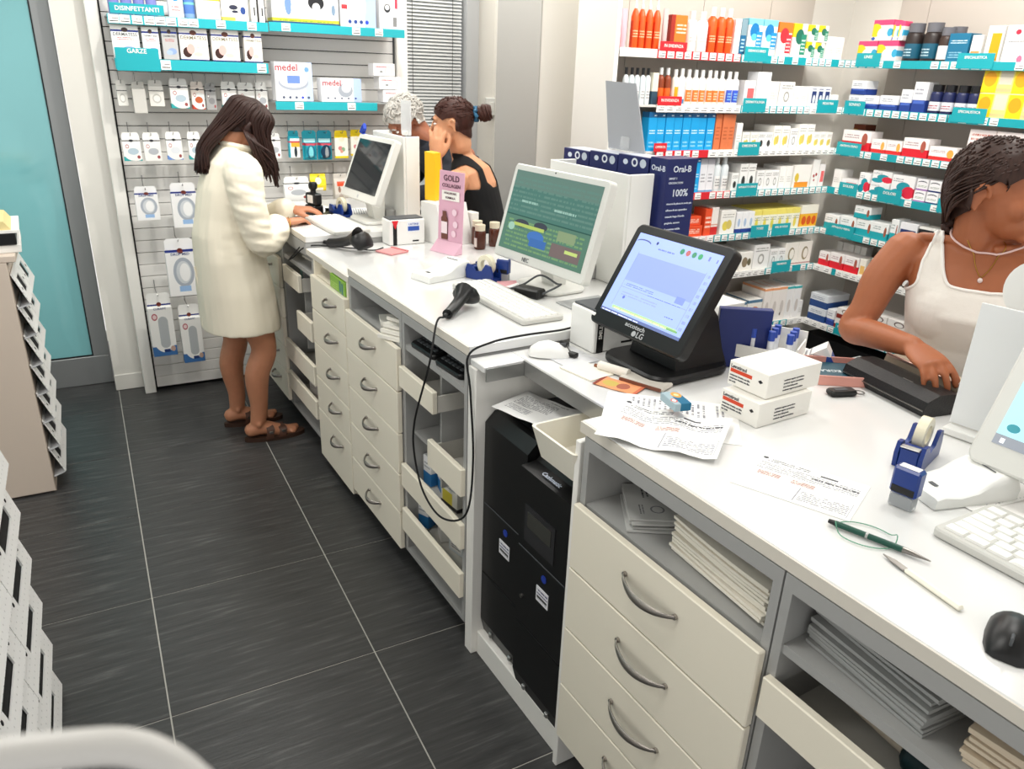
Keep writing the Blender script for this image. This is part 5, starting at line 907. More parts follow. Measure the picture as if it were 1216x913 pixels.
# ---- tray of blue-capped tubes, magazine tray, navy carton
t = ct('lip_balm_tray', 'white counter display box of blue-capped sticks behind the medicine boxes', 'display box', .40, .70, 1.021, .5)
MB().box(-.10, .10, -.06, .06, 0, .012).box(-.10, .10, -.06, -.056, .012, .035).box(-.10, .10, .056, .06, .012, .07).box(-.10, -.096, -.056, .056, .012, .05).box(.096, .10, -.056, .056, .012, .05).obj('carton', WHITE, t)
st_me = MB().tube([(0, 0, .0), (0, 0, .042)], .0085, 12).mesh('stick', mat('stick_white', 'eef0f4', .3)); cap_me = MB().tube([(0, 0, .0425), (0, 0, .068)], .0092, 12).mesh('cap', mat('blue_cap', '2f4fb0', .35)); k = 0
ORD = ['first', 'second', 'third', 'fourth', 'fifth', 'sixth', 'seventh', 'eighth', 'ninth', 'tenth', 'eleventh', 'twelfth']
for i in range(4):
    for j in range(3):
        x, y = -.072 + i * .048, -.036 + j * .034; o = mobj('lip_balm', st_me, None, CF.w(.40 + x * cos(.5) - y * sin(.5), .70 + x * sin(.5) + y * cos(.5), 1.034), CT)
        tag(o, 'blue-capped lip stick in the white box, column %s, row %s' % (ORD[i], ORD[j]), 'lip stick', 'blue-capped sticks'); mobj('cap', cap_me, o)
t = ct('flyer_tray', 'shallow pink tray holding a dark teal leaflet', 'tray', .60, .755, 1.021, .95); PK = mat('pink_tray', 'e0a093', .4)
MB().box(-.07, .07, -.075, .075, 0, .008).box(-.07, .07, -.075, -.071, .008, .025).box(-.07, .07, .071, .075, .008, .025).box(-.07, -.066, -.071, .071, .008, .025).box(.066, .07, -.071, .071, .008, .025).obj('tray_body', PK, t)
MB().box(-.06, .06, -.066, .066, .0082, .012).obj('leaflet', mat('leaflet_dark', '24505e', .4), t); text('lettering', 'INTEGRA', .022, mat('leaflet_ink', 'cfd8da', .5), t, (0, 0, .0124), rot=(0, 0, pi))
t = ct('folded_box', 'opened white carton with blue print between tray and blue caps', 'box', .50, .80, 1.021, .6); MB().prism([(-.05, 0), (.05, 0), (.02, .05)], .06, 'y', -.03).obj('carton', C('whiteblue_carton', 'f2f2f0', ('r', .5, .95, .1, .5, '2a4a9a'), ('l', .1, .5, .1, .6, '9a9aa0', 3)), t)
t = ct('navy_carton', 'dark navy upright carton behind the touch-screen monitor', 'box', .37, .63, .989, -.62); MB().box(-.012, .012, -.06, .08, 0, .165, c=.0015).obj('carton', mat('navy_carton', '13256a', .4), t); MB().box(-.03, -.014, .02, .08, 0, .15, c=.001).obj('book', C('barcode_book', 'd8d8d8', ('l', .0, 1, .05, .95, '1a1a1c', 16)), t)
# ---- pink collagen stand and its bottles
t = ct('display_card', 'pink counter card with a brown bottle picture', 'display card', -1.2, .539, .986, .308); PKM = mat('pink_card', 'd9a9bd', .45); PKD = mat('pink_ink', '5a3a48', .5)
MB().box(-.074, .074, 0, .004, .0, .335, c=.001).obj('card', PKM, t, rot=(-.041, 0, 0)); MB().prism([(-.045, 0), (.0, 0), (0, .045)], .15, 'x', -.075).obj('foot', mat('pink_card2', 'e3b6c8', .45), t)
text('lettering', 'GOLD', .034, PKD, t, (0, .0102, .305)); text('lettering', 'COLLAGEN', .021, PKD, t, (0, .0095, .275)); MB().box(-.052, .052, .0055, .0075, .215, .255).obj('white_label', WHITE, t)
text('lettering', 'HYALURONIC', .012, PKD, t, (0, .0045, .245)); text('lettering', 'FORMULA', .013, PKD, t, (0, .0042, .226)); MB().prism([(-.05, .05), (-.012, .05), (-.012, .14), (-.02, .15), (-.02, .17), (-.042, .17), (-.042, .15), (-.05, .14)], .0015, 'y', -.001).obj('bottle_picture', mat('brown_print', '6a4034', .5), t)
MB().box(-.049, -.013, -.0016, -.0012, .075, .125).obj('bottle_label', mat('pink_label', 'eadbe0', .5), t)
for kx, kz in ((.03, .17), (.035, .12), (.025, .08)): MB().lathe([(.014, 0), (.014, .0008)], 18).obj('bubble', mat('pink_bubble', 'ecd0dc', .4), t, (kx, -.0005 + kz * .0, kz), rot=(pi / 2, 0, 0))
AMB = C('amber_glass', '4a2212', ('r', 0, .75, .12, .62, 'e6dfd6'), rough=.12); AMB2 = mat('amber_plain', '4f2414', .1, spec=.7); CAPY = mat('cream_cap', 'dcd3ba', .4)
for (u, v, lb, m) in ((-1.205, .665, 'front brown glass bottle beside the pink card', AMB), (-1.235, .755, 'right brown glass bottle beside the pink card', AMB2), (-1.295, .70, 'rear brown glass bottle half hidden beside the pink card', AMB2)):
    pack('amber_bottle', lb, 'bottle', Frame(CF.w(u, v, .986), CT), 0, 0, 0, .052, .052, .105, m, 'jar', 'brown glass bottles', CAPY)
t = ct('white_jar', 'small white box behind the brown bottles', 'box', -1.38, .74, .986, .2); MB().box(-.03, .03, -.02, .02, 0, .13, c=.002).obj('carton', WHITE, t)
pn = ct('note_pad', 'pink note pad on the lowered worktop', 'note pad', -1.285, .31, .986, .35); MB().box(-.05, .05, -.05, .05, 0, .006, c=.001).obj('pad', mat('pink_note', 'e29a9a', .6), pn); MB().box(-.05, .05, .038, .05, .006, .009).obj('binding', mat('pink_note2', 'd28080', .6), pn)
t = ct('desk_cable', 'black cable curled behind the white label printer', 'cable', -1.58, .6, .986); MB().tube(bez((0, 0, .004), (.03, .06, .05), (.07, .08, .07), (.12, .06, .03), (.15, .02, .004), n=8), .004, 8).obj('cord', BLACK, t); MB().lathe([(.02, 0), (.024, .01), (.018, .028), (0, .03)], 14, c=(.15, .02, 0)).obj('plug', BLACK, t)
# ---- green box in the niche
t = ct('green_box', 'lime green box standing in the niche of the link section', 'box', -1.165, -.004, .9005, 0); MB().box(0, .175, 0, .03, 0, .054, c=.001).obj('carton', C('lime_box', '86b83a', ('l', .05, .5, .1, .6, 'c0dc7a', 3), ('r', .62, .72, .1, .9, '2f6f7a'), ('r', .76, .86, .0, .8, '2f6f7a')), t)
# ---- toothbrush boxes behind the housing, grey sign board
OB = C('oralb_side', '131f5c', ('r', 0, 1, .86, .93, '131f5c'), ('e', .25, .945, .08, .022, 'd9e2ee'), ('e', .55, .95, .1, .035, 'e6ecf2'), ('e', .55, .95, .055, .02, '131f5c'), ('e', .82, .95, .1, .035, 'c9d3de'))
OBT = mat('oralb_top', 'c9cdd6', .4)
NW = ['left', 'middle', 'right']
for i in range(3):
    t = ct('toothbrush_box', '%s navy toothbrush box of the three seen above the white screen' % NW[i], 'box', -.90 + i * .175, .90, 1.021, 0, 'navy toothbrush boxes'); MB().box(0, .17, 0, .10, 0, .432 - .006 * (2 - i), c=.001).obj('carton', OB, t)
    MB().box(.008, .162, .008, .092, .4322 - .006 * (2 - i), .4332 - .006 * (2 - i)).obj('top_flap', OBT, t)
t = ct('toothbrush_box', 'navy toothbrush box at the screen end with 100% printed on its side', 'box', -.372, .90, 1.021, 0, 'navy toothbrush boxes'); MB().box(0, .09, 0, .135, 0, .44, c=.001).obj('carton', mat('oralb_navy', '131f5c', .35), t)
OI = mat('white_ink', 'dfe6f0', .5); text('lettering', 'Oral-B', .03, OI, t, (.0905, .068, .405), rot=(pi / 2, 0, pi / 2)); text('lettering', '100%', .034, OI, t, (.0905, .068, .325), rot=(pi / 2, 0, pi / 2)); text('lettering', 'Oral-B', .026, OI, t, (.045, -.0006, .405))
for k in range(9): text('lettering', ['SMART 1', 'CROSSACTION', 'rimuove la placca in modo piu', 'efficace di uno spazzolino', 'manuale lungo il bordo', 'gengivale, sensore', 'di pressione visibile', 'timer professionale', 'batteria ricaricabile'][k], .0095, OI, t, (.0905, .012, [.375, .36][k] if k < 2 else .29 - .022 * (k - 2)), rot=(pi / 2, 0, pi / 2), align='LEFT')
t = ct('sign_board', 'grey blank board in a clear holder standing on the toothbrush boxes', 'sign', -.61, .975, 1.455, 0); MB().prism([(-.10, .0), (.115, .0), (.03, .235), (-.15, .24)], .004, 'y', 0).obj('board', mat('grey_board', 'a9abb0', .4), t); MB().box(-.06, .09, -.03, .03, 0, .006, c=.002).obj('foot', CLEAR, t); MB().box(-.02, .03, -.01, -.004, .006, .05, c=.001).obj('clip', CLEAR, t)
# ---- far counter: phone, plexi, yellow carton, blue tin
t = ct('desk_phone', 'black handset lying between the far keyboard and stamp', 'phone', -1.90, .23, 1.036, -.6); q = MB(); rbox(q, .15, .045, .014, .012, c=.004); q.obj('body', BLACK, t)
t = ct('plexi_sheet', 'upright clear plexiglass sheet on top of the far counter screen', 'plexiglass', -1.66, .545, 1.426, .1); MB().box(-.045, .045, 0, .004, 0.004, .15, c=.001).obj('sheet', mat('plexi', 'eef0f2', .05, alpha=.55), t); MB().box(-.02, .02, -.01, .014, 0, .02).obj('clip', PLW, t)
t = ct('yellow_carton', 'bright yellow carton standing behind the far counter screen', 'box', -1.47, .575, 1.162, .5); MB().prism([(-.028, 0), (.03, 0), (.022, .205), (-.028, .21)], .05, 'y', 0).obj('carton', mat('yellow_carton', 'f4c010', .4), t)
t = ct('display_plinth', 'white slanted display stand under the yellow carton', 'display stand', -1.425, .54, .986, .15); MB().prism([(-.05, 0), (.13, 0), (.075, .175), (-.05, .175)], .16, 'y', 0).obj('body', PLW, t)
t = ct('blue_tie', 'blue ribbon bow on the corner of the dark far monitor', 'ribbon', -1.90, .43, 1.418, 0); MB().tube(bez((-.03, 0, 0), (-.01, .01, .035), (.02, 0, .02), (.0, 0, .0), (.035, .0, -.012), n=6), .009, 8).obj('ribbon', mat('blue_ribbon', '1f3fa8', .6), t)
_late_machines()

# clutter under the middle monitor
sheet('document_sheet', 'crumpled receipts under the green-tinted monitor', -.42, .47, 1.0212, .16, .10, .3, plain, .012)
sheet('paper_slip', 'pink slip under the green-tinted monitor', -.50, .42, 1.0212, .10, .07, -.4, mat('pink_slip', 'e2a8ac', .7), .008)
t = ct('power_adapter', 'black power adapter with coiled cable below the green-tinted monitor', 'adapter', -.36, .42, 1.021, .4); MB().box(-.05, .05, -.025, .025, 0, .03, c=.005).obj('brick', BLACK, t); MB().tube(bez((.05, 0, .015), (.10, .03, .05), (.06, .07, .04), (.0, .06, .06), (-.06, .05, .02), (-.09, .0, .006), n=8), .0035, 7).obj('cord', DGREY, t)
t = ct('stand_plate', 'translucent plastic plate under the right side of the green-tinted monitor', 'plate', -.17, .55, 1.021, .05); MB().box(-.09, .09, -.09, .09, 0, .004, c=.001).obj('plate', mat('smoky_plastic', 'b9bcbc', .2, alpha=.7), t)
# ================================================================== niche and tray contents
def bags(u, v, z, n, W, D, rz, m, what, where, th=.006, fan=.004, curve=0.0):
    for i in range(n):
        b = MB(); nn = 8; up = []; k = i / max(1, n - 1)
        def prof(x): return curve * (x / W) ** 2 * (0.3 + k)
        pts = [(-W / 2 + W * j / nn) for j in range(nn + 1)]
        b.loft([[(x, -D / 2, prof(x)), (x, D / 2, prof(x)), (x, D / 2, prof(x) + th * .9), (x, -D / 2, prof(x) + th * .75)] for x in pts], smooth=False)
        o = b.obj('paper_bag', m, None, CF.w(u + random.uniform(-fan, fan) * 1.5, v + random.uniform(-fan, fan) * 2 + i * .0006, z + i * th), CT + rz + random.uniform(-.03, .03))
        tag(o, '%s, number %s from the top, %s' % (what, ('one', 'two', 'three', 'four', 'five', 'six', 'seven', 'eight', 'nine', 'ten', 'eleven', 'twelve')[n - 1 - i], where), 'paper bag', what + ' ' + where)
ENV = ymat('printed_envelope', 'b9b9b6', [('r', .14, .22, .5, .62, '2a2a2c'), ('l', .1, .4, .3, .45, '4a4a4c', 2), ('e', .72, .5, .1, .12, '77777a'), ('e', .72, .5, .08, .09, 'b9b9b6'), ('l', .6, .85, .2, .3, '66666a', 2)])
ENW = mat('white_bag_paper', 'efece2', .8); ENW2 = ymat('cream_bag_paper', 'eee8da', [('e', .8, .75, .1, .05, '3a3a34'), ('e', .8, .68, .06, .03, '3a3a34')]); ENT = mat('tan_bag_paper', 'd8c8b0', .8, var=.06); ENG = ymat('grey_printed_bag', '9d9e9c', [('r', .45, .62, .6, .75, '2c2c2e'), ('e', .78, .4, .1, .14, '3c3c3e'), ('e', .78, .4, .085, .11, '9d9e9c'), ('l', .1, .4, .2, .4, '6c6c6e', 3)])
bags(.665, .11, .8315, 5, .15, .13, -.55, ENV, 'grey printed envelope', 'in the near niche', .005)
bags(.925, .125, .8315, 10, .26, .17, -.08, ENW2, 'white paper bag', 'in the near niche', .0078, .003, .012)
bags(1.245, .125, .859, 10, .22, .18, -.10, ENG, 'grey printed paper bag', 'in the right niche', .0072, .003)
bags(1.50, .125, .859, 9, .22, .17, .06, ENT, 'tan paper bag', 'in the right niche', .008, .003)
bags(-.57, .06, .8695, 4, .12, .11, .5, ENW, 'folded white leaflet', 'in the middle niche', .016, .012, .01)
bags(-.72, .06, .8695, 2, .1, .08, -.3, ENW, 'small white leaflet', 'at the left of the middle niche', .012, .01)
bags(-1.66, .12, .886, 3, .14, .1, .2, ENW, 'white paper bag', 'in the far right niche', .01, .006)
bags(-2.1, .12, .871, 3, .14, .1, .2, ENW, 'white paper bag', 'in the far left niche', .01, .006)
# rolled green bag in the pulled tray
t = ct('umbrella_pouch', 'rolled dark green pouch with white lettering in the right tray', 'pouch', 1.30, .10, .716, -.12); MB().tube([(0, 0, .03), (.01, 0, .03), (.25, 0, .03), (.26, 0, .03)], [.015, .024, .026, .018], 16).obj('roll', mat('green_pouch', '12343a', .6, var=.3, vscale=30), t); MB().tube([(-.16, 0, .034), (-.002, 0, .034)], .011, 12).obj('handle', mat('beige_tube', 'd8cbb8', .5), t)
text('lettering', 'SAITEK', .036, mat('teal_ink', '9fd6cf', .5), t, (.12, -.018, .050), rot=(.75, 0, 0))
# keypads in the middle niche
for (u, lb) in ((-.345, 'black desk calculator, left one in the middle niche'), (-.165, 'black desk calculator, right one in the middle niche')):
    t = ct('calculator', lb, 'calculator', u, .085, .893, .06, rx=.22); q = MB(); rbox(q, .155, .14, .024, .015, c=.004); q.obj('case', BLACK, t)
    kme = MB().box(-.008, .008, -.006, .006, 0, .004, c=.001).mesh('key', DGREY)
    for i in range(6):
        for j in range(4): mobj('key', kme, t, (-.055 + i * .022, -.045 + j * .022, .0242))
    MB().box(-.06, .06, .045, .062, .024, .028, c=.001).obj('display', mat('lcd', '5a6258', .2), t)
# medicines in the trays
mb1 = C('tray_white_blue', 'f2f3f4', ('r', 0, 1, 0, .45, '2f7fc0'), ('l', .1, .9, .6, .85, '9aa0a8', 2)); mb2 = C('tray_yellow', 'efeee8', ('r', .1, .7, .1, .5, 'e8d84a'), ('r', 0, 1, 0, .12, '2a2a2c'), ('l', .1, .9, .6, .85, '9aa0a8', 2)); mb3 = C('tray_red', 'e8452a', ('l', .1, .9, .3, .7, 'f8d8cc', 2))
for (u, v, z, W, D, H, m, rz, lb) in ((-.405, .06, .370, .05, .06, .11, mb1, .1, 'white and blue carton in the third tray of the middle unit'), (-.35, .08, .370, .045, .05, .10, mb1, -.2, 'second white and blue carton in the third tray'), (-.235, .06, .370, .10, .05, .115, mb2, .1, 'white, yellow and black carton in the third tray'), (-.42, .05, .190, .05, .05, .11, mb1, .4, 'tilted blue and white carton in the lowest tray'),
        (-.33, .07, .190, .06, .05, .10, wht, -.3, 'plain white carton in the lowest tray'), (-.22, .08, .190, .08, .06, .09, clr, .2, 'clear pack in the lowest tray'), (-.12, .09, .190, .08, .06, .09, clr, -.3, 'grey clear pack at the right of the lowest tray'), (-.41, .15, .109, .06, .06, .05, mb3, .3, 'red carton on the floor of the middle tray unit'), (-.33, .13, .109, .07, .06, .045, mb3, -.2, 'orange-red carton beside the red one under the lowest tray'),
        (-1.62, .08, .376, .08, .06, .1, clr, .2, 'clear pack in the third tray of the far unit'), (-1.72, .06, .210, .07, .06, .1, wht, .3, 'white carton in the lowest tray of the far unit'), (-1.60, .06, .210, .08, .06, .09, mb3, -.1, 'red carton in the lowest tray of the far unit'), (-1.72, .05, .77, .09, .06, .07, C('tealpack', '9fd0cc'), .1, 'pale teal pack in the top tray of the far unit')):
    pack('tray_carton', lb, 'box', CF, u, v, z, W, D, H, m, rz=rz)
pack('tray_bottle', 'white pill bottle in the third tray of the middle unit', 'bottle', CF, -.09, .06, .370, .05, .05, .12, wht, 'jar', None, WC); pack('tray_bottle', 'white bottle with teal base in the open compartment below the calculators', 'bottle', CF, -.33, .2, .573, .05, .05, .12, C('tealbase', 'f2f2f0', ('r', 0, 1, 0, .3, '2fb0c0')), 'jar', None, WC)
# white tub beside the bay
t = ct('plastic_tub', 'white plastic tub with metal clip in front of the bay worktop', 'tub', .432, .10, .853, 0)
o_, i_ = [rrect(w, d, .012, 3) for w, d in ((.185, .22), (.172, .207))]; lo, li = [rrect(w, d, .01, 3) for w, d in ((.15, .18), (.14, .17))]
MB().loft([[(x, y, 0) for x, y in lo], [(x, y, .08) for x, y in o_], [(x, y, .08) for x, y in i_], [(x, y, .006) for x, y in li]]).obj('tub', mat('tub_plastic', 'ece7d8', .4), t); MB().box(.06, .064, -.02, .02, .06, .1).obj('clip', STEEL, t)
# ================================================================== left drawer racks
RK = mat('rack_white', 'f1f1ef', .3); BEI = mat('beige_laminate', 'd9cabb', .45)
def ring_plate(L, H, th, y0, y1, z0, z1):
    b = MB(); o = [(0, 0), (L, 0), (L, H), (0, H)]; i = [(y0, z0), (y1, z0), (y1, z1), (y0, z1)]
    f = [(0, a, c) for a, c in o] + [(0, a, c) for a, c in i] + [(-th, a, c) for a, c in o] + [(-th, a, c) for a, c in i]
    fs = []
    for k in range(4):
        n = (k + 1) % 4; fs += [(k, n, 4 + n, 4 + k), (8 + k, 12 + k, 12 + n, 8 + n), (4 + k, 4 + n, 12 + n, 12 + k), (k, 8 + k, 8 + n, n)]
    return b.add(f, fs)
RCK = mat('perforated_white', 'f1f1ef', .3)
def perf():
    nt = RCK.node_tree; b = nt.nodes['Principled BSDF']; tc = nt.nodes.new('ShaderNodeTexCoord'); v = nt.nodes.new('ShaderNodeTexVoronoi'); v.inputs['Scale'].default_value = 42; v.inputs['Randomness'].default_value = 0
    mp = nt.nodes.new('ShaderNodeMapping'); mp.inputs['Scale'].default_value = (0.0, 1, 1); nt.links.new(tc.outputs['Object'], mp.inputs[0]); nt.links.new(mp.outputs[0], v.inputs['Vector'])
    r = nt.nodes.new('ShaderNodeValToRGB'); r.color_ramp.elements[0].position = .085; r.color_ramp.elements[0].color = (.6, .6, .59, 1); r.color_ramp.elements[1].position = .11; r.color_ramp.elements[1].color = (*lin('f1f1ef'), 1)
    nt.links.new(v.outputs['Distance'], r.inputs[0]); nt.links.new(r.outputs[0], b.inputs['Base Color'])
perf()
def rack(label, X, y_near, y_far, rows, pitch, z0, mod, slots, tilt, end=None, top=None):
    t = thing('drawer_rack', label, 'drawer rack', (X, y_near, 0), 0)
    MB().box(-.62, -.05, .02, y_far - y_near, .0, z0 + rows * pitch + .03).obj('body', BLACKM if end is None else BEI, t)
    Hp = pitch * 1.04; me = ring_plate(mod - .004, Hp, .004, slots[0], slots[1], Hp * .26, Hp * .76).mesh('drawer', RCK)
    ins = MB().box(-.02, -.006, slots[0] - .002, slots[1] + .002, Hp * .25, Hp * .77).mesh('slot', BLACKM); gm = MB().box(-.05, -.004, .0, mod - .004, -.003, .001).mesh('rail', mat('rack_grey', 'c3c5c8', .4)); hole = MB().tube([(-.006, 0, 0), (.0008, 0, 0)], .006, 10).mesh('lock_hole', BLACKM)
    n = int((y_far - y_near) / mod)
    for r in range(rows):
        for k in range(n):
            y = y_far - y_near - (k + 1) * mod
            d = mobj('drawer', me, t, (.0, y, z0 + r * pitch), rot=(0, -tilt, 0)); mobj('slot', ins, d); mobj('rail', gm, d)
            mobj('lock_hole', hole, d, (0, slots[1] + .03, Hp * .5)); mobj('lock_hole', hole, d, (0, slots[0] - .03, Hp * .45))
    return t
t = rack('white perforated drawer rack filling the lower left corner', -.285, .56, 2.12, 6, .145, .02, .39, (.12, .30), .26)
MB().box(-.62, .0, .0, 1.56, .93, .95, c=.002).obj('top_board', RK, t)
t = rack('white drawer rack with beige end panel by the teal glass', -.262, 3.37, 3.82, 7, .122, .09, .222, (.06, .15), .36, end=1)
MB().box(-.62, -.051, .0, .018, .01, .985, c=.002).obj('end_panel', BEI, t)
MB().box(-.62, -.02, .0, .45, .986, 1.01, c=.002).obj('top_board', BEI, t)
t = thing('paper_tray', 'black paper tray with yellow and white paper on the beige rack', 'paper tray', (-.40, 3.42, 1.0105), .05)
MB().box(-.14, .14, .0, .32, .0, .03, c=.002).obj('white_pile', PAPER, t); MB().box(-.14, .13, -.01, .32, .031, .075, c=.003).obj('tray_body', BLACK, t); MB().box(-.13, .145, -.01, .31, .076, .086).obj('sheet_pile', PAPER, t); MB().prism([(-.13, .0), (.12, .0), (.10, .03), (-.02, .045), (-.13, .05)], .28, 'y', .0).obj('yellow_folder', mat('yellow_paper', 'ead79a', .7), t, (0, 0, .087))
# blurred rim close to the lens: an unidentified white rail, its post and base added to hold it
t = thing('blurred_rail', 'out-of-focus white curved rail close to the camera, lower left', 'stand', (-.03, .12, 0)); RIM = mat('white_rim', 'cfcdc9', .35)
MB().tube(bez((-.075, .022, 1.566), (-.025, .040, 1.5762), (.006, .040, 1.5732), (.026, .036, 1.5635), (.045, .020, 1.535), n=8), .0044, 12).obj('top_rail', RIM, t); MB().cyl((.045, .019, 0.02), (.045, .019, 1.533), .006, 10).obj('post', RIM, t); MB().lathe([(.12, 0), (.12, .012), (.02, .02)], 24, c=(.045, .019, 0)).obj('base', RIM, t)
# ================================================================== people
from mathutils import noise
def ell(b, c, r, mx=None, n=14, mi=0):
    rings = []
    for i in range(1, n):
        a = pi * i / n; rings.append([(c[0] + r[0] * sin(a) * cos(2 * pi * k / (n + 4)), c[1] + r[1] * sin(a) * sin(2 * pi * k / (n + 4)), c[2] + r[2] * cos(a)) for k in range(n + 4)])
    if mx is not None: rings = [[mx @ Vector(p) for p in q] for q in rings]
    return b.loft(rings, mi)
def limb(b, pts, rad, n=14, seg=5, mx=None):
    pts = [Vector(p) for p in pts]
    if mx is not None: pts = [mx @ p for p in pts]
    P = bez(*pts, n=seg); rr_ = []
    for i in range(len(P)):
        t = i / seg; k = min(int(t), len(rad) - 2); u = t - k; u = u * u * (3 - 2 * u) * .5 + u * .5; rr_.append(rad[k] * (1 - u) + rad[k + 1] * u)
    d0 = (P[0] - P[1]).normalized(); d1 = (P[-1] - P[-2]).normalized()
    P = [P[0] + d0 * rr_[0] * .85, P[0] + d0 * rr_[0] * .5] + P + [P[-1] + d1 * rr_[-1] * .5, P[-1] + d1 * rr_[-1] * .85]; rr_ = [rr_[0] * .4, rr_[0] * .84] + rr_ + [rr_[-1] * .84, rr_[-1] * .4]
    return b.tube(P, rr_, n)
def fr(f): f = Vector((f[0], f[1], 0)).normalized(); return f, f.cross(Vector((0, 0, 1)))
def ering(c, f, a, b, lean=0.0, n=28, p=2.3):
    f, r = fr(f); c = Vector(c); out = []
    for i in range(n):
        t = 2 * pi * i / n; x = abs(cos(t)) ** (2 / p) * (1 if cos(t) > 0 else -1); y = abs(sin(t)) ** (2 / p) * (1 if sin(t) > 0 else -1)
        out.append(c + r * a * x + f * b * y + Vector((0, 0, -lean * b * y)))
    return out
def torso(b, rings):                                  # rings: (centre, facing, half width, half depth, lean)
    R_ = [ering(*r) for r in rings]; P = []
    for i in range(len(R_) - 1):                      # smooth between stations
        for k in range(4):
            t = k / 4; s = t * t * (3 - 2 * t) * .5 + t * .5; P.append([a.lerp(c, s) for a, c in zip(R_[i], R_[i + 1])])
    P.append(R_[-1]); return b.loft(P)
def remesh(b, voxel, sm=3, disp=0.0, dsc=10.0, name='body'):
    me = b.mesh('tmp', WHITE); o = bpy.data.objects.new('tmp', me); ts = bpy.data.scenes.new('tmp'); ts.collection.objects.link(o)
    m = o.modifiers.new('r', 'REMESH'); m.mode = 'VOXEL'; m.voxel_size = voxel; m.use_smooth_shade = True
    m = o.modifiers.new('s', 'SMOOTH'); m.factor = .5; m.iterations = sm
    ts.view_layers[0].update(); dg = ts.view_layers[0].depsgraph; out = bpy.data.meshes.new_from_object(o.evaluated_get(dg), depsgraph=dg)
    bpy.data.objects.remove(o); bpy.data.scenes.remove(ts); out.materials.clear(); out.name = name
    out.polygons.foreach_set('use_smooth', [True] * len(out.polygons))
    if disp:
        nrm = [v.normal.copy() for v in out.vertices]
        for v, n_ in zip(out.vertices, nrm): v.co = v.co + n_ * disp * (noise.noise(Vector((v.co.x * dsc * 1.4, v.co.y * dsc * 1.4, v.co.z * dsc * .6))) + .5 * noise.noise(v.co * dsc * 2.3))
    out.update(); return out
def shell(me, g, off, name, m, parent, th=.0, vary=0.0):   # garment: the part of a body surface where g > 0, pushed out
    import bmesh
    bm = bmesh.new(); bm.from_mesh(me); bm.normal_update()
    val = {v: g(v.co) for v in bm.verts}
    dead = [f for f in bm.faces if sum(1 for v in f.verts if val[v] > 0) < 3]
    bmesh.ops.delete(bm, geom=dead, context='FACES')
    left = set(bm.faces); best = []                       # keep only the largest connected piece
    while left:
        st = [left.pop()]; isl = [st[0]]
        while st:
            for e in st.pop().edges:
                for f2 in e.link_faces:
                    if f2 in left: left.discard(f2); st.append(f2); isl.append(f2)
        if len(isl) > len(best): best = isl
    keep = set(best); bmesh.ops.delete(bm, geom=[f for f in bm.faces if f not in keep], context='FACES')
    for v in bm.verts:
        if v.is_boundary:
            for _ in range(3):
                k = g(v.co); e = .002; gr = Vector(((g(v.co + Vector((e, 0, 0))) - k) / e, (g(v.co + Vector((0, e, 0))) - k) / e, (g(v.co + Vector((0, 0, e))) - k) / e))
                if gr.length > 1e-4:
                    st = -gr * k / gr.length_squared
                    if st.length < .012: v.co += st
    for _ in range(6):
        nw = {}
        for v in bm.verts:
            if v.is_boundary:
                ns = [e.other_vert(v).co for e in v.link_edges if e.is_boundary]
                if len(ns) == 2: nw[v] = v.co * .5 + (ns[0] + ns[1]) * .25
        for v, c in nw.items(): v.co = c
    bm.normal_update()
    for v in bm.verts: v.co += v.normal * (off + (vary * noise.noise(Vector((v.co.x * 25, v.co.y * 25, v.co.z * 45))) if vary else 0))
    loops = []; seen = set()
    for v in bm.verts:
        if v.is_boundary and v not in seen:
            L = [v]; seen.add(v); cur = v
            while True:
                nx = [e.other_vert(cur) for e in cur.link_edges if e.is_boundary and e.other_vert(cur) not in seen]
                if not nx: break
                cur = nx[0]; seen.add(cur); L.append(cur)
            loops.append([x.co.copy() for x in L])
    shell.loops = loops
    if th:
        b_ = [e for e in bm.edges if e.is_boundary]; ret = bmesh.ops.extrude_edge_only(bm, edges=b_)
        for v in [x for x in ret['geom'] if isinstance(x, bmesh.types.BMVert)]: v.co -= v.normal * th
    for f in bm.faces: f.smooth = True
    out = bpy.data.meshes.new(name); bm.to_mesh(out); bm.free(); out.materials.append(m); return mobj(name, out, parent)
def head(b, M, s=1.0, nose=1.0, jaw=1.0):
    S = M @ Matrix.Scale(s, 4)
    for c, r in (((0, -.014, .022), (.074, .094, .088)), ((0, .022, -.025), (.062, .064, .078)), ((0, .04, -.07), (.046 * jaw, .045, .038)), ((0, .069, -.098), (.02, .017, .016)), ((.036, .05, -.035), (.024, .026, .028)), ((-.036, .05, -.035), (.024, .026, .028)),
                 ((0, .076, .024), (.044, .013, .013)), ((.0, .094, -.064), (.021, .0085, .0055)), ((0, .091, -.074), (.018, .0085, .006)), ((.010, .099, -.038), (.0085, .009, .007)), ((-.010, .099, -.038), (.0085, .009, .007))): ell(b, c, r, S, 12)
    limb(b, [(0, .084, .012), (0, .098, -.014), (0, .108 * (1 + .02 * nose), -.034)], [.007, .008, .0095], 10, 4, S)
    for x in (-1, 1):
        E = S @ Matrix.Translation((x * .076, -.012, -.012)) @ Matrix.Rotation(x * .3, 4, 'Z') @ Matrix.Rotation(-.2, 4, 'X'); n = 12
        b.tube([E @ Vector((x * .004, .017 * cos(a), .003 + .029 * sin(a))) for a in [2 * pi * i / 14 for i in range(12)]], .0052, 8); ell(b, (0, -.004, -.004), (.004, .013, .022), E, 8)
    limb(b, [(0, -.03, -.04), (0, -.035, -.115)], [.055, .05], 14, 3, S)
EYEW = mat('eye_white', 'efe9e4', .2); IRIS = mat('iris', '3a2418', .15); LIP = mat('lip', 'b0605a', .4)
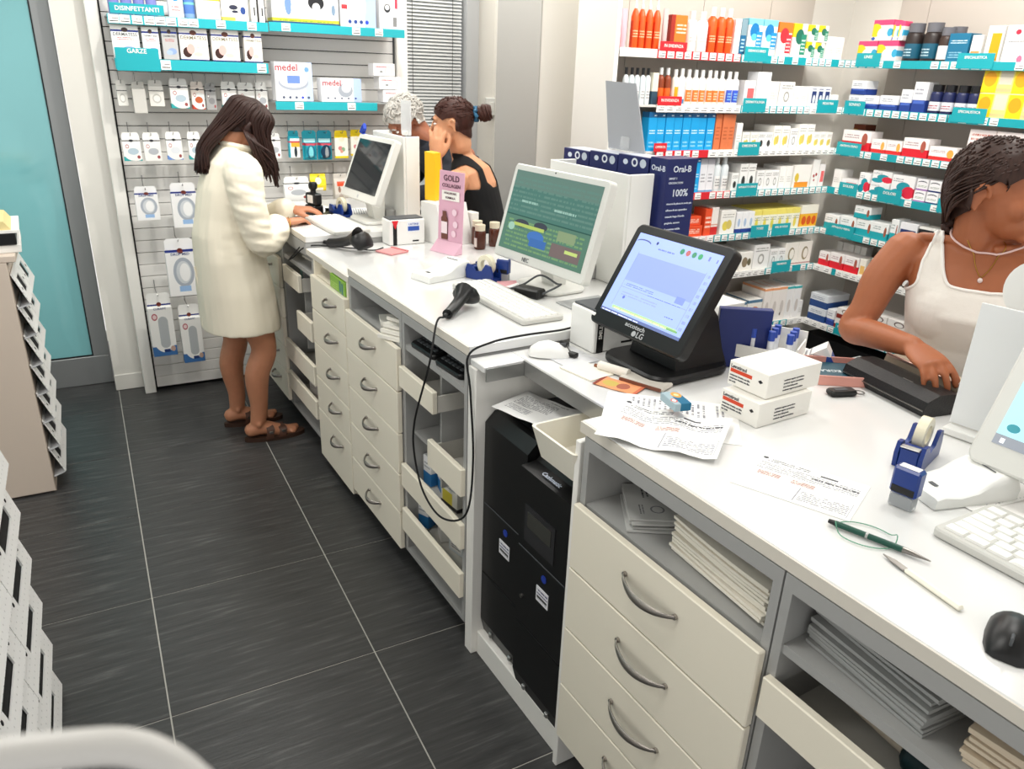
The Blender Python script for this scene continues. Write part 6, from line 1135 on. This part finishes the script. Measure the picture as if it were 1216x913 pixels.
def eyes(M, s, parent, brow):
    S = M @ Matrix.Scale(s, 4)
    for x in (-1, 1):
        b = MB(); ell(b, (x * .031, .0775, .003), (.0125, .0085, .0055), S, 10); e = b.obj('eye', EYEW, parent)
        b = MB(); ell(b, (x * .031, .0835, .003), (.005, .003, .0048), S, 8); b.obj('iris', IRIS, e)
        b = MB(); limb(b, [(x * .014, .089, .022), (x * .03, .089, .028), (x * .05, .08, .023)], [.003, .0042, .002], 6, 4, S); b.obj('eyebrow', brow, parent)
    b = MB(); ell(b, (0, .0955, -.0645), (.019, .0085, .0045), S, 10); ell(b, (0, .093, -.0735), (.016, .0085, .005), S, 10); b.obj('lips', LIP, parent)
def hand(b, M, side=1, curl=(.35, .5, .35), spread=.10, thumb=(.5, .35), s=1.0, lens=(1, 1, 1, 1)):
    """wrist at origin, fingers along +x, palm facing -z, thumb on +y*side"""
    S = M @ Matrix.Scale(s, 4)
    R_ = []
    for (x, w, h) in ((-.03, .024, .02), (0, .027, .02), (.03, .036, .0165), (.06, .041, .0145), (.085, .040, .0125), (.094, .034, .009)):
        R_.append([S @ Vector((x, w * cos(a), h * sin(a))) for a in [2 * pi * i / 14 for i in range(14)]])
    b.loft(R_)
    for i, (y, L, r) in enumerate(((.029, .072, .0088), (.010, .080, .009), (-.010, .074, .0086), (-.028, .058, .0076))):
        L *= lens[i]; p = Vector((.082 - abs(y) * .18, y * side, .0)); a = 0; az = (y / .03) * spread * side; P = [p - Vector((.02, 0, 0)), p]
        for k, q in enumerate((.45, .30, .25)):
            a += curl[k]; d = Vector((cos(a) * cos(az), cos(a) * sin(az), -sin(a))); p = p + d * L * q; P.append(p)
        limb(b, P, [r, r * 1.05, r, r * .93, r * .8], 10, 4, S)
    p = Vector((.018, .026 * side, -.006)); P = [p, ]; az = thumb[0]
    for k, q in enumerate((.042, .034, .026)):
        d = Vector((cos(az) , sin(az) * side, -thumb[1])).normalized(); p = p + d * q; P.append(p); az -= .28
    limb(b, P, [.0135, .0125, .0105, .0085], 10, 4, S)
def frame_m(o, x, z):                                   # matrix whose x axis points along x, z roughly along z
    x = Vector(x).normalized(); z = Vector(z); y = z.cross(x).normalized(); z = x.cross(y)
    m = Matrix.Identity(4); m.col[0][:3] = x; m.col[1][:3] = y; m.col[2][:3] = z; m.col[3][:3] = o; return m
def head_m(c, f, pitch=0.0, roll=0.0):
    f, r = fr(f); m = Matrix.Identity(4); m.col[0][:3] = r; m.col[1][:3] = f; m.col[2][:3] = (0, 0, 1); m.col[3][:3] = c
    return m @ Matrix.Rotation(roll, 4, 'Y') @ Matrix.Rotation(-pitch, 4, 'X')
def skin(name, col): return mat(name, col, .48, var=.05, vscale=25, sss=.12)
def hairm(name, col): return mat(name, col, .5, var=.35, vscale=60, stretch=(3, 3, .6), spec=.35)
def hair_g(M, s, up=0.0, fwd=0.0):
    I = (M @ Matrix.Scale(s, 4)).inverted()
    def g(p):
        q = I @ p
        if q.z < -.095: return -1
        k = -.75 * q.y + .9 * q.z + .003 + up - max(0, q.y - .03) * fwd
        if abs(q.x) > .066 and -.045 < q.z < .03: k = min(k, -.022 - q.y)
        return k
    return g
def scalp(M, s, az, el, k=1.06):
    return M @ (Vector((.078 * cos(el) * sin(az), -.014 + .098 * cos(el) * cos(az), .022 + .092 * sin(el))) * s * 1.0 + Vector((0, 0, 0))) if k is None else M @ (Vector((.074 * k * cos(el) * sin(az), -.014 + .094 * k * cos(el) * cos(az), .022 + .088 * k * sin(el))) * s)
def strands(paths, r, name, m, parent, n=6, seg=5):
    b = MB()
    for P in paths:
        Q = bez(*P, n=seg); L = len(Q); b.tube(Q, [r * (.55 + .45 * sin(pi * min(1, (i + 1) / (L * .6))) if i < L * .6 else max(.15, 1 - ((i / L - .6) / .4) ** 2 * .85)) for i in range(L)], n)
    return b.obj(name, m, parent, sharp=180)

# ---------------------------------------------------------------- woman in the lab coat
def lab_woman():
    B = Vector((.54, 3.62, 0)); SK = skin('skin_tan', 'c08464'); HR = hairm('hair_dark_brown', '2b1610')
    t = thing('person', 'woman with long dark hair in a cream lab coat writing at the far counter', 'person', B)
    f = (1, .12); F, RT = fr(f); hp = Vector((-.03, 0, .86))
    w = lambda x, y, z: Vector((x, y, z))              # offsets from the base, x towards the counter, y away from the camera
    b = MB()
    hips = [w(.0, .0, .80), w(-.015, .0, .88), w(-.02, .0, .98), w(-.005, .0, 1.08), w(.02, .0, 1.18), w(.035, .0, 1.26), w(.05, .0, 1.31), w(.06, .0, 1.345)]
    torso(b, [(hips[0], f, .15, .11), (hips[1], f, .165, .12), (hips[2], f, .14, .105), (hips[3], f, .135, .10), (hips[4], f, .15, .11, .2), (hips[5], f, .16, .095, .35), (hips[6], f, .12, .07, .4), (hips[7], f, .06, .055, .4)])
    # legs: near (right) and far (left)
    legs = [((-.01, -.085, .82), (.075, -.09, .47), (.015, -.085, .09), .0), ((-.03, .085, .82), (-.02, .10, .47), (-.045, .13, .09), .0)]
    for hipp, kn, an, _ in legs:
        mid = Vector(kn).lerp(Vector(an), .35) + Vector((-.022, 0, 0))
        limb(b, [hipp, Vector(hipp).lerp(Vector(kn), .5), kn, mid, Vector(kn).lerp(Vector(an), .78), an], [.092, .078, .058, .057, .041, .036], 16, 6)
        a = Vector(an); limb(b, [a + w(-.035, 0, -.035), a + w(.02, 0, -.03), a + w(.10, -.005, -.055), a + w(.165, -.008, -.062)], [.034, .036, .032, .020], 12, 4)
        for k in range(5): limb(b, [a + w(.15, .03 - k * .0155, -.062), a + w(.195 - abs(k - .6) * .009, .034 - k * .0165, -.066)], [.0105 if k else .013, .009 if k else .0125], 8, 3)
        ell(b, (a.x + .0, a.y - .034, a.z + .002), (.014, .012, .016))
    # arms
    sh = w(.05, -.165, 1.262); el = w(.10, -.20, 1.005); wr = w(.205, -.13, 1.055)
    limb(b, [sh, sh.lerp(el, .5) + w(-.012, 0, 0), el, el.lerp(wr, .5), wr], [.05, .045, .04, .036, .027], 14, 5)
    hand(b, frame_m(wr + w(.004, .003, 0), (.9, .42, .02), (.1, .1, 1)), 1, (.35, .55, .4), .06, (.45, .35))
    shl = w(.06, .165, 1.262); ell_ = w(.14, .20, 1.02); wl = w(.29, .08, 1.075)
    limb(b, [shl, ell_, wl], [.05, .04, .027], 14, 6); hand(b, frame_m(wl, (.95, -.3, .02), (0, 0, 1)), -1, (.3, .4, .3), .08)
    M = head_m(B * 0 + w(.115, -.005, 1.452), (1, .05), .62, .05); head(b, M, .95)
    limb(b, [w(.055, 0, 1.33), w(.085, 0, 1.40)], [.055, .05], 14, 4)
    me = remesh(b, .0055, 3); me.materials.append(SK); mobj('body', me, t); eyes(M, .95, t, HR)
    # coat
    c = MB()
    torso(c, [((.0, .0, .565), f, .205, .172), ((-.0, .0, .60), f, .205, .172), ((-.01, .0, .75), f, .20, .165), ((-.02, .0, .90), f, .19, .15), ((-.025, .0, 1.0), f, .172, .138), ((-.012, .0, 1.08), f, .165, .13), ((.012, .0, 1.18), f, .172, .128, .2), ((.03, .0, 1.27), f, .178, .108, .4), ((.045, .0, 1.325), f, .14, .085, .45), ((.055, .0, 1.36), f, .078, .068, .4), ((.06, .0, 1.375), f, .07, .062, .4)])
    limb(c, [sh + w(-.005, .05, .012), sh + w(-.005, .008, .006), sh.lerp(el, .45) + w(-.02, -.012, 0), el + w(-.012, -.006, -.012), el.lerp(wr, .5) + w(0, -.005, -.012), wr + w(-.03, -.004, -.004)], [.075, .078, .07, .062, .060, .050], 18, 6)
    limb(c, [shl + w(0, -.03, 0), ell_, wl + w(-.03, .01, 0)], [.07, .062, .05], 16, 6)
    cm = remesh(c, .0065, 2, .0, 11.0, 'lab_coat')
    nrm = [v.normal.copy() for v in cm.vertices]
    for v, n_ in zip(cm.vertices, nrm):                    # long soft drapes and sleeve creases
        q = v.co; arm = max(0, min(1, (-q.y - .15) * 12)) * (1 if q.z > .93 else 0); k = noise.noise(Vector((q.x * 9, q.y * 9, q.z * 2.2))) * .009 + noise.noise(Vector((q.x * 24, q.y * 24, q.z * 4 + 3))) * .004
        c_ = noise.noise(Vector((q.x * 14 + q.z * 22, q.y * 10, q.z * 30))) * .009; v.co = q + n_ * (k * (1 - .5 * arm) + c_ * arm)
    cm.update(); COAT = mat('cream_coat', 'ece4d0', .75, bump=.04, bscale=60); cm.materials.append(COAT); coat = mobj('lab_coat', cm, t)
    cb = MB(); P = []; n = 26
    for k in range(n + 1):
        a = -2.5 + 5.0 * k / n; P.append(Vector((.058, 0, 1.375)) + RT * .074 * sin(a) - F * .068 * cos(a) + Vector((0, 0, .012 - .03 * (1 - cos(a)) * .5)))
    cb.tube(P, .013, 8); cb.obj('collar', COAT, coat)
    s = MB(); s.tube([Vector((-.172 + .006 * sin(k), -.01, .58 + k * .07)) for k in range(5)], .004, 6); s.obj('back_vent', COAT, coat)
    # hair
    shell(me, hair_g(M, .95, .004, .0), .012, 'hair_cap', HR, t, .004, .003)
    paths = []
    for k in range(340):
        az = random.uniform(-2.5, 2.5) + pi; e0 = random.uniform(.9, 1.35); kk = 1.10 + random.random() * .16
        side = sin(az); back = -cos(az)                # az=pi is the back of the head
        p0 = scalp(M, .95, az, e0, 1.09); p1 = scalp(M, .95, az, .55, kk); p2 = scalp(M, .95, az, .0, kk); L = random.uniform(.13, .25)
        if back > .35: q = Vector((-.035 - .05 * back - .02 * random.random(), p2.y * .9 + side * .015, 1.385 - .03 * random.random())); q2 = Vector((-.055 - .075 * back * random.uniform(.5, 1), p2.y * 1.0 + side * .02, 1.345 - L * .35))
        elif side < 0 and back > -.2: q = Vector((p2.x - .01, -.105 - .015 * random.random(), p2.z - .07)); q2 = Vector((p2.x + .01 + .06 * (1 - back) * random.random(), -.115 - .02 * random.random(), p2.z - L * .85))
        else: q = p2 + Vector((.012, side * .012, -L * .5)); q2 = p2 + Vector((.028, side * .006, -L * .95))
        paths.append([p0, p1, p2, q, q2])
    strands(paths, .006, 'hair_strands', HR, t)
    # sandals
    SOLE = mat('sandal_sole', '3a2418', .6); LEAT = mat('brown_strap', '4e3022', .5)
    for a in ((.015, -.085), (-.045, .13)):
        b = MB(); P = []
        for i in range(24):
            q = 2 * pi * i / 24; P.append((a[0] + .075 + .145 * cos(q), a[1] - .004 + (.046 + .008 * cos(q)) * sin(q)))
        sd = b.prism(P, .020, 'z', .0).obj('sandal', SOLE, t)
        for x0, h in ((.045, .062), (.105, .048)):
            q = MB(); R1 = [(a[0] + x0 + .006 * sin(k), a[1] + .052 * cos(pi * k / 10) * (1 if 1 else 0), .014 + h * sin(pi * k / 10) ** .7) for k in range(11)]
            q.loft([[Vector(p) + Vector((dx, 0, dz)) for dx, dz in ((-.018, 0), (.018, 0), (.018, .004), (-.018, .004))] for p in R1]); s_ = q.obj('strap', LEAT, sd); s_.parent = sd
            MB().box(a[0] + x0 - .004, a[0] + x0 + .014, a[1] - .052, a[1] - .046, .04, .052, c=.001).obj('buckle', STEEL, sd)
    MB().tube([Vector((.205, -.13, 1.055)) + Vector((.02, .03 * cos(k * .8) , .024 * sin(k * .8))) for k in range(9)], .002, 6).obj('bracelet', mat('gold', 'c9a24a', .3, 1.0), t)
lab_woman()
# ---------------------------------------------------------------- grey haired man bending over the far counter
def man():
    B = Vector((1.86, 4.02, 0)); SK = skin('skin_ruddy', '9c6248'); HR = hairm('hair_silver', 'b9b6b0'); t = thing('person', 'grey-haired man in dark clothing bending over behind the far monitor', 'person', B)
    f = (-1, .02); w = lambda x, y, z: Vector((x, y, z)); b = MB()
    torso(b, [((.06, 0, .82), f, .17, .12), ((.05, 0, .95), f, .17, .13), ((.0, 0, 1.10), f, .175, .13, .2), ((-.09, 0, 1.25), f, .195, .125, .5), ((-.16, 0, 1.33), f, .15, .09, .7), ((-.20, 0, 1.365), f, .07, .065, .8)])
    for s in (-1, 1):
        limb(b, [(.06, s * .09, .86), (.05, s * .10, .46), (.08, s * .10, .08)], [.095, .06, .042], 14, 6); limb(b, [(.06, s * .10, .05), (-.12, s * .11, .035)], [.042, .034], 12, 4)
        limb(b, [(-.12, s * .19, 1.27), (-.22, s * .22, 1.12), (-.30, s * .10, 1.09)], [.055, .045, .032], 14, 6); hand(b, frame_m((-.30, s * .10, 1.09), (-.9, -s * .4, 0), (0, 0, 1)), -s)
    M = head_m(w(-.335, .0, 1.452), (-1, -.12), .75, -.08); head(b, M, 1.03, 1.4, 1.15); limb(b, [(-.20, 0, 1.345), (-.29, 0, 1.40)], [.062, .056], 14, 4)
    me = remesh(b, .006, 3); me.materials.append(SK); mobj('body', me, t); eyes(M, 1.03, t, HR)
    shell(me, lambda p: min(1.345 + (p.x + .20) * -.3 - p.z, .06 + max(0, abs(p.y) * 0) + (p.x + .30)), .010, 'dark_shirt', mat('dark_shirt', '22252e', .8, bump=.1), t, .004, .004)
    shell(me, lambda p: .90 - p.z if p.z > .09 else -1, .012, 'trousers', mat('dark_trousers', '2a2c34', .8), t, .004)
    shell(me, hair_g(M, 1.03, -.006), .010, 'hair_cap', HR, t, .004, .004)
    P = []
    for k in range(190):
        az = random.uniform(-pi, pi); e = random.uniform(.02, 1.5)
        if cos(az) > .2 and e < .75: continue
        if cos(az) > -.35 and e < .25: continue
        a = scalp(M, 1.03, az, e, 1.08); c = scalp(M, 1.03, az + random.uniform(-.3, .3), e - .2, 1.16 + random.random() * .05); d = scalp(M, 1.03, az + random.uniform(-.5, .5), e - .42, 1.13 + .1 * random.random()); P.append([a, c, d])
    strands(P, .0052, 'hair_strands', HR, t, 5, 4)
man()
# ---------------------------------------------------------------- woman with a bun, hand on her face
def bun_woman():
    B = Vector((1.64, 3.47, 0)); SK = skin('skin_warm', 'd69a74'); HR = hairm('hair_chestnut', '3a1c14'); t = thing('person', 'woman with a hair bun and black tank top resting her cheek on her hand', 'person', B)
    w = lambda x, y, z: Vector((x, y, z)); f = (-.72, .66); F, RT = fr(f); b = MB(); LT = -RT
    C0 = w(.0, .0, 1.225)
    torso(b, [((.12, -.02, .80), f, .155, .115), ((.11, -.02, .90), f, .16, .12), ((.085, -.01, 1.0), f, .128, .10), ((.06, 0, 1.09), f, .135, .102, .15), ((.03, .0, 1.18), f, .152, .10, .3), ((.01, .0, 1.245), f, .155, .08, .45), ((-.01, .005, 1.285), f, .10, .06, .5), ((-.03, .012, 1.32), f, .055, .05, .4)])
    for s in (-1, 1):
        h = w(.12, -.02, .84) + RT * s * .085; limb(b, [h, w(.13, -.02, .46) + RT * s * .09, w(.17, -.03, .08) + RT * s * .09], [.095, .06, .04], 14, 6); a = w(.16, -.03, .05) + RT * s * .09; limb(b, [a, a + F * .16], [.036, .028], 12, 4)
    ls = w(.0, .0, 1.238) + LT * .168; le = w(-.205, -.085, 1.035); lw = w(-.178, -.018, 1.325)
    limb(b, [ls, ls.lerp(le, .5) + w(.01, -.01, -.01), le, le.lerp(lw, .4), lw], [.052, .045, .038, .038, .026], 14, 6)
    rs = w(.0, .0, 1.238) + RT * .168; re = w(.10, .20, 1.0); limb(b, [rs, rs.lerp(re, .5), re, w(-.10, .18, 1.03)], [.052, .045, .038, .027], 14, 6); hand(b, frame_m((-.10, .18, 1.03), (-1, 0, 0), (0, 0, 1)), 1)
    M = head_m(w(-.088, .01, 1.482), (-.88, .46), .12, -.05); head(b, M, .97)
    limb(b, [w(-.02, .01, 1.29), w(-.055, .01, 1.40)], [.052, .05], 14, 4)
    H = frame_m(lw, (.06, .06, 1), (-.62, -.78, 0)); hand(b, H, -1, (.16, .25, .2), .24, (.6, .1), .95)
    me = remesh(b, .005, 3); me.materials.append(SK); mobj('body', me, t); eyes(M, .97, t, HR)
    BK = mat('black_jersey', '0b0b0d', .85)
    def g(p):
        q = p - Vector((.02, 0, 0)); r = q.dot(RT); d = q.dot(F); a = abs(r)
        low = 1.19 - p.z                                 # full width below the armpits
        st = .020 - abs(a - .092)                        # straps
        back = (1.215 if d < 0 else 1.2) - .6 * max(0, .07 - a) - p.z if a < .115 else -1
        if p.z > 1.40: return -1
        arm = (.150 - a) * 1.0
        return max(min(low, .158 - a if p.z > 1.06 else 1), min(st, 1.345 - p.z), min(back, .115 - a)) if p.z > .86 else -1
    shell(me, g, .006, 'tank_top', BK, t, .003)
    shell(me, lambda p: min(.90 - p.z, p.z - .1), .010, 'trousers', mat('pale_trousers', 'd8d2c8', .8), t, .004)
    shell(me, hair_g(M, .97, .002), .008, 'hair_cap', HR, t, .004, .002)
    bun = M @ Vector((0, -.135, .022)); P = []
    for k in range(280):
        az = random.uniform(-pi, pi); e = random.choice((random.uniform(-.25, .6), random.uniform(.3, 1.3)))
        q = Vector((.074 * cos(e) * sin(az), -.014 + .094 * cos(e) * cos(az), .022 + .088 * sin(e)))
        if -.75 * q.y + .9 * q.z < .006: continue
        if abs(q.x) > .06 and q.z < .03 and q.y > -.03: continue
        a = M @ (q * 1.1 * .97); m1 = (q * 1.13).lerp(Vector((0, -.12, .03)), .45); m1 = m1.normalized() * max(m1.length, .112); P.append([a, M @ (m1 * .97), M @ (Vector((0, -.118, .025)) + Vector((q.x, 0, q.z - .02)) * .12)])
    strands(P, .0034, 'hair_strands', HR, t, 5, 5)
    P = []
    for k in range(26):
        o = random.uniform(-.5, .5); ph = random.uniform(0, 6.28); P.append([M @ (Vector((0, -.150, .028)) + Vector((.036 * cos(ph + j * .9) * (1 - o * o), o * .05 - .004 * j, .036 * sin(ph + j * .9) * (1 - o * o)))) for j in range(6)])
    q = MB(); ell(q, (0, -.15, .028), (.034, .03, .034), M, 12); q.obj('hair_bun', HR, t); strands(P, .006, 'bun_strands', HR, t, 6, 4)
    q = MB(); q.tube([M @ Vector((.028 * cos(a), -.118 + .004 * sin(a * 5), .027 + .028 * sin(a))) for a in [2 * pi * i / 24 for i in range(25)]], [.009 + .003 * sin(i * 2.1) for i in range(25)], 8, caps=False); q.obj('scrunchie', mat('blue_scrunchie', '2a5c7c', .7, var=.5, vscale=90), t)
    ST = mat('tan_strap', 'c98a5c', .6)
    q = MB(); Q = bez(w(.02, .0, 1.30) + RT * .10, w(.075, -.02, 1.24) + RT * .115, w(.10, -.04, 1.10) + RT * .125, w(.12, -.05, .95) + RT * .135, n=6)
    q.loft([[p + RT * .014 - F * .004, p - RT * .014 - F * .004, p - RT * .014 + F * .004, p + RT * .014 + F * .004] for p in Q]); bg = q.obj('bag_strap', ST, t)
bun_woman()
# ---------------------------------------------------------------- woman in the white tank top at the near counter
def tank_woman():
    B = Vector((1.985, 1.125, 0)); SK = skin('skin_bronze', 'a5623f'); HR = hairm('hair_brunette', '35211a'); t = thing('person', 'woman in a white ribbed tank top and necklaces with her hand on a wallet', 'person', B)
    w = lambda x, y, z: Vector((x, y, z)); f = (-.84, -.54); F, RT = fr(f); b = MB()
    at_ = lambda s, d, z: RT * s + F * d + Vector((0, 0, z))
    torso(b, [(at_(0, -.02, .80), f, .16, .115), (at_(0, -.02, .90), f, .165, .12), (at_(0, -.01, 1.0), f, .132, .10), (at_(0, 0, 1.09), f, .132, .10), (at_(0, .012, 1.18), f, .148, .122), (at_(0, .01, 1.25), f, .158, .105, .1), (at_(0, .0, 1.315), f, .165, .082, .15), (at_(0, -.008, 1.355), f, .125, .062, .2), (at_(0, -.01, 1.385), f, .062, .05, .2)])
    for s in (-1, 1): ell(b, at_(s * .06, .044, 1.185), (.08, .078, .095))
    for s in (-1, 1):
        limb(b, [at_(s * .085, 0, .84), at_(s * .09, .01, .46), at_(s * .09, -.03, .08)], [.095, .06, .04], 14, 6); limb(b, [at_(s * .09, -.02, .05), at_(s * .10, .13, .035)], [.036, .028], 12, 4)
        limb(b, [at_(s * .02, .055, 1.352), at_(s * .09, .035, 1.362), at_(s * .15, .0, 1.355)], [.011, .010, .012], 10, 4)
    rs = at_(.178, -.008, 1.312); re = at_(.262, .07, 1.10); wr = w(-.200, .05, 1.092) ; wr = Vector((1.720, 1.085, 1.128)) - B
    limb(b, [rs, rs.lerp(re, .35) + at_(.012, 0, 0), rs.lerp(re, .75), re, re.lerp(wr, .35), wr], [.054, .05, .042, .038, .037, .026], 16, 6)
    K = frame_m(wr, Vector((-.34, -.88, -.14)), (-.25, -.1, 1)); hand(b, K, 1, (.42, .55, .3), .2, (.55, .45), 1.0)
    ls = at_(-.178, -.008, 1.312); le = at_(-.25, .06, 1.08); lw = at_(-.14, .25, 1.09); limb(b, [ls, ls.lerp(le, .5), le, lw], [.054, .046, .038, .027], 14, 6); hand(b, frame_m(lw, F + RT * .5, (0, 0, 1)), 1, (.4, .5, .4))
    M = head_m(at_(-.02, .02, 1.490) + Vector((-.026, .015, 0)), (.22, -.97), -.06, .02); head(b, M, 1.06)
    limb(b, [at_(0, -.012, 1.36), at_(-.012, .0, 1.43)], [.055, .052], 16, 4)
    me = remesh(b, .0045, 3); me.materials.append(SK); mobj('body', me, t); eyes(M, 1.06, t, HR)
    TK = mat('white_rib_knit', 'efe9e0', .8, bump=.15, bscale=40)
    def g(p):
        r = p.dot(RT); d = p.dot(F); a = abs(r)
        if p.z > 1.42 or p.z < .86 or d > .165: return -1
        scoop = (1.252 if d > 0 else 1.29) + 16 * a ** 3 + 55 * max(0, a - .06) ** 2 - p.z
        edge = .132 - a - .25 * max(0, p.z - 1.30) + min(.05, max(0, 1.245 - p.z) * .9)
        return min(scoop, edge)
    tk = shell(me, g, .0055, 'tank_top', TK, t, .003, .0)
    bb = MB()
    for L in shell.loops:
        if len(L) > 20 and min(q.z for q in L) > 1.1: bb.tube(L[::2] + [L[0]], .0042, 8)
    bb.obj('tank_binding', mat('white_binding', 'f4f0ea', .75), t)
    shell(me, lambda p: min(.91 - p.z, p.z - .1), .010, 'trousers', mat('denim', '3a4660', .8), t, .004)
    shell(me, hair_g(M, 1.06, .004), .010, 'hair_cap', HR, t, .004, .003)
    P = []
    for k in range(760):
        az = random.uniform(-pi, pi); e = random.choice((random.uniform(-.2, .6), random.uniform(.2, 1.35))); q = Vector((.074 * cos(e) * sin(az), -.014 + .094 * cos(e) * cos(az), .022 + .088 * sin(e)))
        if -.75 * q.y + .9 * q.z < .008: continue
        if abs(q.x) > .058 and q.z < .028 and q.y > -.03: continue
        tgt = Vector((random.uniform(-.028, .028), -.098 - random.random() * .012, -.05 - random.random() * .04)); m1 = (q * 1.14).lerp(tgt, .5); m1 = m1.normalized() * max(m1.length, .116); P.append([M @ (q * 1.17), M @ ((q * 1.20).lerp(m1 * 1.06, .5)), M @ (m1 * 1.03), M @ tgt])
    strands(P, .0036, 'hair_strands', HR, t, 6, 5)
    P = []
    for k in range(3):                                   # braid hanging behind the neck
        for o in range(5): P.append([M @ (Vector((.014 * sin(j * 1.15 + k * 2.09), -.100 + .010 * cos(j * 1.15 * 2 + k * 4.2) + .012 * j / 9, -.045 - .017 * j)) + Vector((.004 * cos(o), .004 * sin(o * 1.7), 0))) for j in range(9)])
    strands(P, .0085, 'braid', HR, t, 6, 4)
    # necklaces
    NK = mat('pink_beads', 'e8c9c4', .35); GO = mat('gold', 'c9a24a', .3, 1.0)
    nb = MB(); Q = []
    for k in range(41):
        a = -2.3 + 4.6 * k / 40; Q.append(at_(.069 * sin(a), -.012 + .082 * cos(a), 1.404 - .052 * max(0, cos(a)) ** 1.0 - .012 * (cos(a) + 1) * .5))
    # lay the chains on the skin
    from mathutils.bvhtree import BVHTree
    bv = BVHTree.FromPolygons([v.co for v in me.vertices], [p.vertices for p in me.polygons])
    def lay(Q, off):
        out = []
        for q in Q:
            c = Vector((0, 0, q.z)) + F * -.01; d = (q - c); d.z = 0; d.normalize(); h = bv.ray_cast(c + d * .25, -d)
            out.append((h[0] + h[1] * off) if h[0] else q)
        return out
    nb.tube(lay(Q, .003), .0026, 8); nb.obj('necklace', NK, t)
    Q2 = []
    for k in range(31):
        u_ = -1 + 2 * k / 30; Q2.append(at_(.06 * u_, .09, 1.285 + .085 * abs(u_) ** 1.1))
    n2 = MB(); L2 = lay(Q2, .002); n2.tube(L2, .0011, 6); ch = n2.obj('pendant_chain', GO, t)
    pn = MB(); ell(pn, L2[15] + Vector((0, 0, -.006)) + F * .003, (.006, .006, .0065)); pn.obj('pendant', mat('pearl', 'ead9d4', .2), ch)
    # handbag edge under her hand
tank_woman()
hb = ct('handbag', 'beige handbag with metal clasp behind the black wallet', 'handbag', .77, .885, 1.021, -.2)
q = MB(); q.prism([(-.16, 0), (.16, 0), (.15, .04), (-.15, .04)], .06, 'y', .0); q.obj('bag_body', mat('beige_bag', 'cbbda6', .6), hb); MB().tube([(-.15, .004, .042), (.15, .004, .042)], .005, 10).obj('frame', mat('rose_metal', 'b89a8c', .3, .8), hb); MB().tube([(.158 + .009 * cos(a), .004 + .009 * sin(a), .042) for a in [2 * pi * i / 14 for i in range(15)]], .002, 6).obj('ring', mat('gold'), hb)
